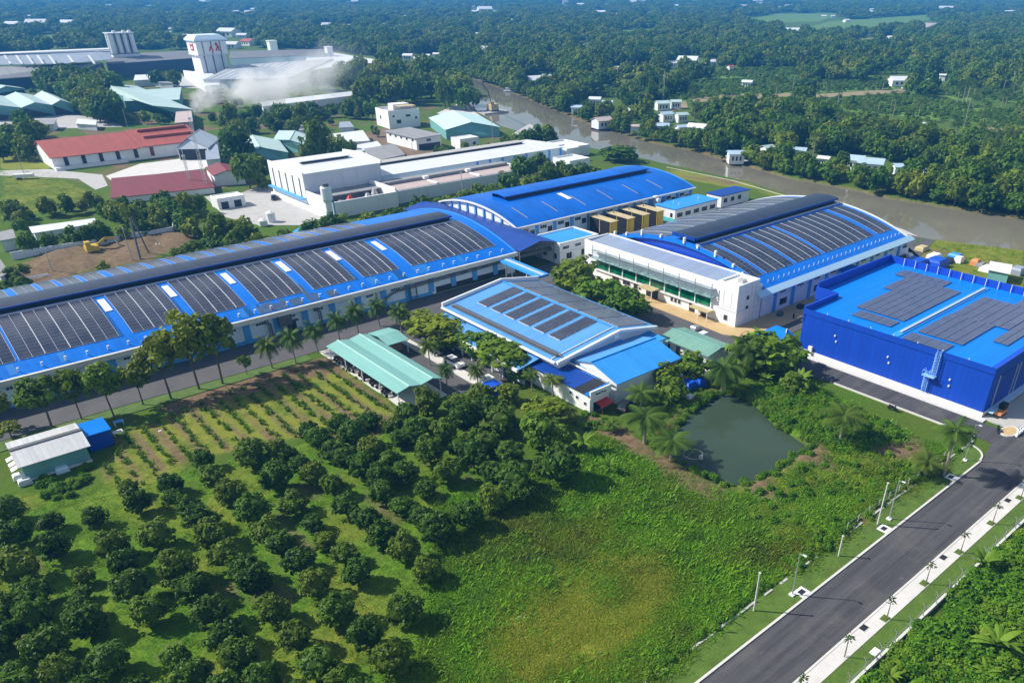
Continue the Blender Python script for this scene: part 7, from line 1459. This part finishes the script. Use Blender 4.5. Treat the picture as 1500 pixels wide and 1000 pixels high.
hn = {'w': 'white-roofed house', 'b': 'pale blue tin-roofed house', 't': 'teal-roofed house', 'p': 'brownish pink-roofed house', 'r': 'reddish-roofed house'}
house_xy = []
for i, q in enumerate(HOUSES.split()):
    a, b2, w, k = q.split(','); px, py, w = float(a), float(b2), float(w)
    hh = 3.2; x, y, _ = G(px, py, hh); s = w / pxm(x, y, hh); L2, W2 = s * .5, min(s * .42, 14.0); h = min(max(3.6, s * .28), 7); rot = math.atan2(BX[0], AX[0]) + rng.uniform(-.6, .6)
    near = 'among the far bank trees' if py > 80 else 'on the hazy plain far behind'
    dist = 'close to the water ' if (px > 830 and py > 140) else ''
    t = thing('far_house', f'{hn[k]} {dist}{near}', 'house', (x, y, 0), f'{hn[k]}s {dist}{near}')
    rm, wm = hm[k]; e = .5
    obj('wall', MB().profile([(y - W2, 0), (y + W2, 0), (y + W2, h), (y, h + W2 * .38), (y - W2, h)], 'X', x - L2, x + L2), wm, t)
    obj('roof', MB().slab([(x - L2 - e, y - W2 - e, h + .05), (x + L2 + e, y - W2 - e, h + .05), (x + L2 + e, y, h + W2 * .38 + .15), (x - L2 - e, y, h + W2 * .38 + .15)], .15).slab([(x - L2 - e, y + .002, h + W2 * .38 + .15), (x + L2 + e, y + .002, h + W2 * .38 + .15), (x + L2 + e, y + W2 + e, h + .05), (x - L2 - e, y + W2 + e, h + .05)], .15), rm, t)
    if w > 13:
        for u in (-.5, 0, .5): obj('window', MB().box(x + u * L2 - L2 * .12, x + u * L2 + L2 * .12, y - W2 - .06, y - W2 + .02, h * .35, h * .75), m_dark, t)
    t.rotation_euler.z = rot; house_xy.append((px, py, w))
# open fields seen through the trees
m_field = paint('young rice field', (.115, .21, .045), .95, .18, .3, (.15, .2, .06), scale=.02, spec=.1)
m_fieldb = paint('bare tan field', (.26, .22, .12), .95, .25, .3, (.15, .14, .06), scale=.04)
FIELDS = [([(1085, 28), (1140, 20), (1235, 20), (1200, 32), (1140, 34)], m_field), ([(1170, 44), (1215, 32), (1350, 22), (1370, 23), (1360, 30), (1300, 38), (1200, 45)], m_field), ([(1215, 62), (1280, 55), (1290, 55), (1270, 62), (1225, 64)], m_fieldb), ([(1010, 143), (1090, 138), (1175, 137), (1178, 141), (1090, 147), (1020, 152)], m_fieldb), ([(1180, 140), (1260, 134), (1330, 130), (1325, 136), (1200, 144)], m_fieldb), ([(1320, 128), (1368, 133), (1362, 136), (1322, 132)], m_concl), ([(980, 152), (1005, 148), (1008, 158), (985, 164)], m_fieldb), ([(1430, 184), (1500, 194), (1500, 197), (1440, 192)], m_fieldb), ([(1345, 34), (1378, 34), (1372, 42), (1348, 42)], m_pinkr), ([(900, 45), (960, 42), (970, 46), (910, 49)], m_field), ([(45, 54), (90, 50), (100, 55), (50, 60)], m_field)]
m_plant = paint('plantation floor', (.12, .24, .02), .95, .4, .5, (.16, .2, .04), scale=.06)
PLOTS = [[(985, 150), (1010, 124), (1120, 114), (1180, 118), (1172, 136), (1060, 142)], [(1180, 119), (1300, 123), (1312, 130), (1190, 137)], [(1190, 148), (1330, 140), (1400, 152), (1500, 170), (1500, 188), (1380, 176), (1230, 162)], [(1345, 126), (1500, 136), (1500, 150), (1400, 146)], [(1020, 108), (1120, 100), (1180, 102), (1170, 111), (1030, 116)], [(840, 134), (900, 128), (930, 134), (880, 143)], [(1260, 100), (1340, 98), (1330, 106), (1270, 108)]]
for i, pp in enumerate(PLOTS): struct('plantation_floor', MB().prism(GP(pp), -1, .05 + .01 * i), m_plant, 'bright green plantation plot across the river')
for i, (pp, m) in enumerate(FIELDS):
    o = struct('field', MB().prism(GP(pp), -1, .15), m, ['light green rice field on the far plain', 'larger light green rice field on the far plain', 'tan field strip on the far plain', 'grassy track through the plantation', 'brown dike through the plantation', 'pale concrete basin in the plantation', 'bare ground among the riverside houses', 'tan track at the right edge', 'reddish bare ground on the far plain', 'thin green field on the plain', 'thin green field beyond the mill'][i])
# --- far wood (one mass) : density falls with distance
keep_px = [(p, 0) for p, _ in FIELDS] + [([(60, 120), (560, 88), (480, 74), (160, 73), (-90, 84), (-90, 125)], 0), ([(640, 100), (700, 112), (770, 138), (880, 184), (700, 160)], 0)]
far = []
def ok_far(u, w, rp, hp, house=True):
    m = (u > -60) & (u < 1560) & (w < 330) & (w > -24.5)
    for p, _ in keep_px: m &= ~(in_poly(u, w, p) | in_poly(u, w - hp * .35, p) | in_poly(u, w - hp * .7, p) | in_poly(u, w - hp, p) | in_poly(u + rp * .7, w, p) | in_poly(u - rp * .7, w, p))
    if house:
        for hx, hy, hw in house_xy:
            m &= ~((np.abs(u - hx) < hw * .55 + rp) & (w - hy > -hw * .22) & (w - hy < hp))
    return m
def pxv(x, y):
    rt = x * AX[0] + y * BX[0]; fw = x * AX[1] + y * BX[1]; c = fw * math.cos(PITCH) + H * math.sin(PITCH); up = fw * math.sin(PITCH) - H * math.cos(PITCH)
    return CX + FPX * rt / c, CY - FPX * up / c
def ring_pts(r0, r1, spacing):
    th0, th1 = math.atan2(AX[1], BX[1]), 0
    n = int((r1 * r1 - r0 * r0) * .5 * 1.45 / (spacing * spacing)); a = nrng.uniform(-.82, .66, n); r = np.sqrt(nrng.uniform(r0 * r0, r1 * r1, n))
    rt, fw = r * np.sin(a), r * np.cos(a); return rt * AX[0] + fw * AX[1], rt * BX[0] + fw * BX[1]
river_x = lambda y: np.interp(y, [p[1] for p in RIV_F[::-1]], [p[0] for p in RIV_F[::-1]])
S_pts, S_scl, S_idx = [], [], []; P_pts, P_scl, P_idx = [], [], []
for r0, r1, sp_, ra, rb2 in ((230, 520, 5.2, 2.6, 4.6), (520, 900, 7.0, 3.6, 6.5), (900, 1600, 11, 6, 10), (1600, 3000, 20, 10, 18), (3000, 7500, 44, 22, 40)):
    x, y = ring_pts(r0, r1, sp_); u, w = pxv(x, y); pm_ = FPX / (x * AX[1] + y * BX[1]) ; m = ok_far(u, w, (ra + rb2) * .4 * pm_, np.minimum(12.0, ra * 2.6) * pm_)
    beyond = ((x > river_x(y) + 14) & (y > 20) & (y < 590)) | (y >= 590) | (x > 420)
    leftfar = (w < 82) | ((u > 560) & (w < 92)) | ((u > 640) & (w < 108)) | ((x > river_x(y) + 14) & (y < 590))
    m &= beyond & leftfar
    x, y, u, w = x[m], y[m], u[m], w[m]; inpl = np.zeros(len(x), bool)
    hq = np.minimum(9.0, ra * 2.2) * pm_[m] if False else 9.0 * FPX / (x * AX[1] + y * BX[1])
    for pp in PLOTS: inpl |= in_poly(u, w, pp) | in_poly(u, w - hq * .6, pp) | in_poly(u, w - hq, pp)
    keepm = ~(inpl & (nrng.random(len(x)) < .93)); x, y, u, w, inpl = x[keepm], y[keepm], u[keepm], w[keepm], inpl[keepm]
    rad = nrng.uniform(ra, rb2, len(x))
    for i in range(len(x)):
        if inpl[i]:
            P_pts.append((x[i], y[i], 0)); s = rad[i] * .5; P_scl.append((s, s, s * nrng.uniform(.6, .95))); P_idx.append(int(nrng.integers(0, 3)))
        else:
            s = rad[i]; hgt = min(1.0, 10.5 / (2.0 * s)) * nrng.uniform(.7, 1.35); S_pts.append((x[i], y[i], 0)); S_scl.append((s, s, s * hgt)); S_idx.append(int(nrng.integers(0, 6)))
VIS = [(556, 158, 622, 186), (585, 184, 652, 218), (660, 197, 697, 213), (627, 162, 745, 208), (362, 197, 452, 226), (385, 135, 525, 154), (316, 240, 358, 292), (178, 128, 285, 168), (0, 142, 98, 166), (488, 178, 545, 208), (520, 206, 592, 236), (70, 184, 322, 246), (150, 250, 305, 288), (300, 285, 398, 322), (820, 205, 882, 240), (50, 320, 140, 336)]
for pp in PLOTS:                                          # planted rows
    gpp = GP(pp); xa, xb = min(p[0] for p in gpp), max(p[0] for p in gpp); ya, yb = min(p[1] for p in gpp), max(p[1] for p in gpp)
    for xr in np.arange(xa, xb, 6.5):
        yr = np.arange(ya, yb, 3.2) + nrng.uniform(-.8, .8, len(np.arange(ya, yb, 3.2))); xr_ = xr + nrng.uniform(-.7, .7, len(yr)); ok_ = in_poly(xr_, yr, gpp) & (nrng.random(len(yr)) < .9)
        for a_, b_ in zip(xr_[ok_], yr[ok_]):
            q = nrng.uniform(1.1, 2.0); P_pts.append((a_, b_, 0)); P_scl.append((q, q, q * nrng.uniform(.6, .9))); P_idx.append(int(nrng.integers(0, 3)))
def hides(c):
    u, w = to_px(c[0], c[1], 0); k = pxm(c[0], c[1])
    if any(hx - hw / 2 - c[2] * .6 * k < u < hx + hw / 2 + c[2] * .6 * k and -hw * .1 < w - hy < c[2] * 2.35 * k for hx, hy, hw in house_xy): return True
    return any(a - c[2] * .4 * k < u < d + c[2] * .4 * k and b2 < w and w - c[2] * 2.1 * k < e - 3 for a, b2, d, e in VIS)
kept = []
for c in cand:
    if hides(c):                                          # a smaller tree grows where a full one would cover a roof
        for q in (.7, .5, .36):
            c2 = (c[0], c[1], c[2] * q, *c[3:])
            if not hides(c2): kept.append(c2); break
    else: kept.append(c)
cand = kept
cand.sort(key=lambda c: -c[2] * pxm(c[0], c[1]))
for k, (x, y, r, zs, vi, l) in enumerate(cand):
    if k < 262: tree_obj('broadleaf_tree', tree_v[vi], tree_t[vi % 3], (x, y, 0), rng.uniform(0, 6.28), (r, r * zs), l, 'tree', l.replace('tree', 'trees', 1))
    else: S_pts.append((x, y, 0)); S_scl.append((r, r, r * zs)); S_idx.append(vi)
# forest palms: the nearest ones along the far bank are trees of their own
fp = [palm_meshes(33 + i, 14, 1.0, 1.9 + .5 * i, 1.2, .8, .2, .05, 9) for i in range(2)]
np_ = 0
while np_ < 70:
    px, py = rng.uniform(1000, 1500), rng.uniform(130, 285); x, y, _ = G(px, py)
    r = rng.uniform(3.2, 4.6)
    if x < river_x(y) + 5 or hides((x, y, r * 1.3)): continue
    b_ = fp[np_ % 2]; tree_obj('forest_palm', *b_, (x, y, 0), rng.uniform(0, 6), (r, r * rng.uniform(.8, 1.15)), 'palm rising out of the far bank forest', 'palm', 'palms in the far bank forest'); np_ += 1
def rots(n): 
    a = np.zeros((n, 3)); a[:, 2] = nrng.uniform(0, 6.28, n); return a
scatter('far_forest', tree_v, S_pts, S_scl, rots(len(S_pts)), S_idx, 'dense broadleaf wood stretching to the horizon')
scatter('plantation_scrub', bright_v, P_pts, P_scl, rots(len(P_pts)), P_idx, 'bright green low plantation across the river')

# --- grass, weeds and crops
def tuft(seed, n, h, w, m, spread=.5, lean=.5):
    r = random.Random(seed); v, f, tone = [], [], []
    for i in range(n):
        a = r.uniform(0, 6.28); b_ = Vector((r.gauss(0, spread * .5), r.gauss(0, spread * .5), 0)); d = Vector((math.cos(a), math.sin(a), 0)); hh = h * r.uniform(.5, 1.1); s = Vector((-d.y, d.x, 0)) * w * r.uniform(.6, 1.2); q = b_ + d * lean * hh * r.uniform(.3, 1) + Vector((0, 0, hh)); mid = b_.lerp(q, .55) + Vector((0, 0, hh * .15)); o = len(v)
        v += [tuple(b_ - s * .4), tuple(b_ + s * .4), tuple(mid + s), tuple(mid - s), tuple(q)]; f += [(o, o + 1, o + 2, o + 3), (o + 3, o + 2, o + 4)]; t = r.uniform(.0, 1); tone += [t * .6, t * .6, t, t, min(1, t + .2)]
    return mesh_np('tuft', v, f, tone, m)
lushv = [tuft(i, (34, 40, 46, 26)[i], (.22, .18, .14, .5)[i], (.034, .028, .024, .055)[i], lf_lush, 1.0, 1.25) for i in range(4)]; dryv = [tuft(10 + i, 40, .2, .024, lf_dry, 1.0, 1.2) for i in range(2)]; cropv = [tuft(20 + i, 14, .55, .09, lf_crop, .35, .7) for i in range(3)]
def fill(poly, n, dens=None):
    xa, xb = min(p[0] for p in poly), max(p[0] for p in poly); ya, yb = min(p[1] for p in poly), max(p[1] for p in poly)
    x, y = nrng.uniform(xa, xb, n), nrng.uniform(ya, yb, n); m = in_poly(x, y, poly); return x[m], y[m]
g_pts, g_scl, g_idx = [], [], []
def add_grass(poly, n, p_dry, s0, s1):
    x, y = fill(poly, n); z = ground_z(x, y); i_ = np.clip(np.searchsorted(xs, x), 0, nx - 1); j_ = np.clip(np.searchsorted(ys, y), 0, ny - 1)
    sv = np.clip(soil, 0, 1)[j_, i_]; dv = np.clip(dry, 0, 1)[j_, i_]; keep = (nrng.random(len(x)) > sv * 1.1) & (pm[j_, i_] < .15); isd = nrng.random(len(x)) < np.clip(dv * p_dry, 0, .95)
    for a in range(len(x)):
        if not keep[a]: continue
        s = nrng.uniform(s0, s1) * (.7 if isd[a] else 1); g_pts.append((x[a], y[a], z[a] - .03)); g_scl.append((s * 1.2, s * 1.2, s)); g_idx.append(int(nrng.integers(4, 6)) if isd[a] else int(nrng.choice(4, p=(.35, .33, .28, .04))))
add_grass(LUSH, 36000, 1.1, .45, 1.5); add_grass(SCRUB, 3600, .8, .4, 1.5); add_grass(SLOPE, 5000, .0, .7, 1.6); add_grass(ORCH, 36000, .8, .35, .8); add_grass(RLAWN, 2500, .8, .6, 1.0); add_grass(RSIDE, 3000, .9, .6, 1.2)
add_grass(rect(30, 108, 35.7, 40), 5000, .5, .5, 1.2); add_grass(grow(POND, 4), 3500, .2, .5, 1.2)
g_idx = [min(v_, 5) for v_ in g_idx]
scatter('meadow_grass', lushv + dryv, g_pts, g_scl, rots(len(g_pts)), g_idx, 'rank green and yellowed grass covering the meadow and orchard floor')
# crop rows run along Y with spacing 3.15 m
c_pts, c_scl, c_idx = [], [], []
for k in range(0, 24):
    x0c = 2 + k * 3.15 * .78 + 1.5
    y = 84.0
    while y < 131:
        y += rng.uniform(.35, .75); x = x0c + rng.uniform(-.3, .3)
        if in_poly([x], [y], CROP)[0] and rng.random() < .62:
            for _ in range(2): s = rng.uniform(.5, 1.15); c_pts.append((x + rng.uniform(-.25, .25), y, float(ground_z(x, y)))); c_scl.append((s, s, s)); c_idx.append(rng.randrange(3))
scatter('crop_plants', cropv, c_pts, c_scl, rots(len(c_pts)), c_idx, 'young green crops planted in straight rows on tan soil')
# thicket, bank weeds and shrubs
w_pts, w_scl, w_idx = [], [], []
def shrubs(poly, n, r0, r1, z=0):
    x, y = fill(poly, n)
    for a in range(len(x)): s = nrng.uniform(r0, r1); w_pts.append((x[a], y[a], float(ground_z(x[a], y[a])) - s * .25)); w_scl.append((s, s, s * nrng.uniform(.6, 1.0))); w_idx.append(int(nrng.integers(0, 3)))
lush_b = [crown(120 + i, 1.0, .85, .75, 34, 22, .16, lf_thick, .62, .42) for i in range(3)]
shrubs([(30, -6), (135, -6), (135, 20.6), (30, 20.6)], 2600, .7, 1.7)
shrubs(SLOPE, 420, .4, .9); shrubs(SCRUB, 120, .25, .7); shrubs(rect(40, 108, 35.8, 37.2), 110, .3, .7); shrubs(grow(POND, 2.5), 0, .3, .6)
shrubs(GP([(0, 730), (40, 745), (30, 800), (0, 800)]), 40, .6, 1.4); shrubs(GP([(60, 690), (130, 680), (120, 730), (60, 735)]), 50, .4, .9)
shrubs(GP([(690, 490), (760, 520), (755, 545), (690, 520)]), 40, .3, .7); shrubs(GP([(850, 600), (900, 620), (880, 640), (840, 620)]), 40, .3, .7); shrubs(GP([(905, 590), (1040, 562), (1020, 580), (930, 612)]), 60, .3, .8)
for (xa, ya), (xb, yb) in zip(POND, POND[1:] + POND[:1]):
    for k in range(int(math.hypot(xb - xa, yb - ya) / .7)):
        s_ = rng.random(); q = rng.uniform(.25, .65); w_pts.append((xa + (xb - xa) * s_ + rng.uniform(-.6, .6), ya + (yb - ya) * s_ + rng.uniform(-.6, .6), -.35)); w_scl.append((q, q, q)); w_idx.append(rng.randrange(3))
scatter('undergrowth', lush_b, w_pts, w_scl, rots(len(w_pts)), w_idx, 'bright leafy undergrowth beyond the road fence and round the pond')

# ------------------------------------------------------------------ smoke and air
p0 = Vector(G(285, 172, 3)); p1 = Vector(G(530, 105, 16)); mid = (p0 + p1) / 2; ln = (p1 - p0).length
sm = MB().box(-ln / 2 - 6, ln / 2 + 6, -26, 26, -17, 17); so = obj('smoke', sm, None) if False else None
me = bpy.data.meshes.new('smoke'); me.from_pydata(sm.v, [], sm.f)
so = bpy.data.objects.new('smoke', me); C.objects.link(so); so['kind'] = 'stuff'; so['label'] = 'pale smoke drifting from behind the grey shed towards the river wood'
d = p1 - p0; so.location = (mid.x, mid.y, 18.5); so.rotation_euler = (0, 0, math.atan2(d.y, d.x))
m = bpy.data.materials.new('smoke volume'); m.use_nodes = True; N, L = m.node_tree.nodes, m.node_tree.links; N.clear()
out = N.new('ShaderNodeOutputMaterial'); pvn = N.new('ShaderNodeVolumePrincipled'); L.new(pvn.outputs[0], out.inputs['Volume'])
pvn.inputs['Color'].default_value = (.985, .99, 1, 1); tc = N.new('ShaderNodeTexCoord'); sx_ = N.new('ShaderNodeSeparateXYZ'); L.new(tc.outputs['Object'], sx_.inputs[0])
t = math_n(N, L, 'DIVIDE', math_n(N, L, 'ADD', sx_.outputs['X'], ln / 2), ln)                # 0 at the source .. 1 downwind
n1_ = noise_node(N, L, tc.outputs['Object'], .055, 5, .62); n2_ = noise_node(N, L, tc.outputs['Object'], .02, 2, .5)
wob = math_n(N, L, 'MULTIPLY', math_n(N, L, 'SUBTRACT', n2_, .5), 34)
yy = math_n(N, L, 'ADD', sx_.outputs['Y'], wob); zc_ = math_n(N, L, 'SUBTRACT', sx_.outputs['Z'], math_n(N, L, 'ADD', math_n(N, L, 'MULTIPLY', t, 9), -9))
rad = math_n(N, L, 'ADD', math_n(N, L, 'MULTIPLY', t, 18), 7)
rr = math_n(N, L, 'DIVIDE', math_n(N, L, 'SQRT', math_n(N, L, 'ADD', math_n(N, L, 'MULTIPLY', yy, yy), math_n(N, L, 'MULTIPLY', math_n(N, L, 'MULTIPLY', zc_, zc_), 2.2))), rad)
body = math_n(N, L, 'SUBTRACT', 1.05, rr); den = math_n(N, L, 'ADD', body, math_n(N, L, 'MULTIPLY', math_n(N, L, 'SUBTRACT', n1_, .535), 6.0))
fall = math_n(N, L, 'SUBTRACT', 1.12, t, True); ends = math_n(N, L, 'MULTIPLY', ramp(N, L, t, .0, .04), ramp(N, L, t, 1.0, .75))
inside = ramp(N, L, rr, 1.35, .8)
dens = math_n(N, L, 'MULTIPLY', math_n(N, L, 'MULTIPLY', math_n(N, L, 'MULTIPLY', ramp(N, L, den, 0.0, 1.2), inside), math_n(N, L, 'MULTIPLY', fall, fall)), math_n(N, L, 'MULTIPLY', math_n(N, L, 'MULTIPLY', ends, math_n(N, L, 'ADD', ramp(N, L, t, .45, .1), .55)), .55))
L.new(dens, pvn.inputs['Density']); me.materials.append(m)

hzm = MB().box(-5200, 9000, -3200, 9000, -3.0, 64.0)
me = bpy.data.meshes.new('haze'); me.from_pydata(hzm.v, [], hzm.f); ho_ = bpy.data.objects.new('haze', me); C.objects.link(ho_); ho_['kind'] = 'stuff'; ho_['label'] = 'thin blue air between the camera and the far plain'
m = bpy.data.materials.new('haze air'); m.use_nodes = True; N, L = m.node_tree.nodes, m.node_tree.links; N.clear(); out = N.new('ShaderNodeOutputMaterial'); pvn = N.new('ShaderNodeVolumePrincipled'); L.new(pvn.outputs[0], out.inputs['Volume'])
pvn.inputs['Color'].default_value = (.08, .40, 1.0, 1); pvn.inputs['Density'].default_value = HAZE; pvn.inputs['Anisotropy'].default_value = 0.0; me.materials.append(m)
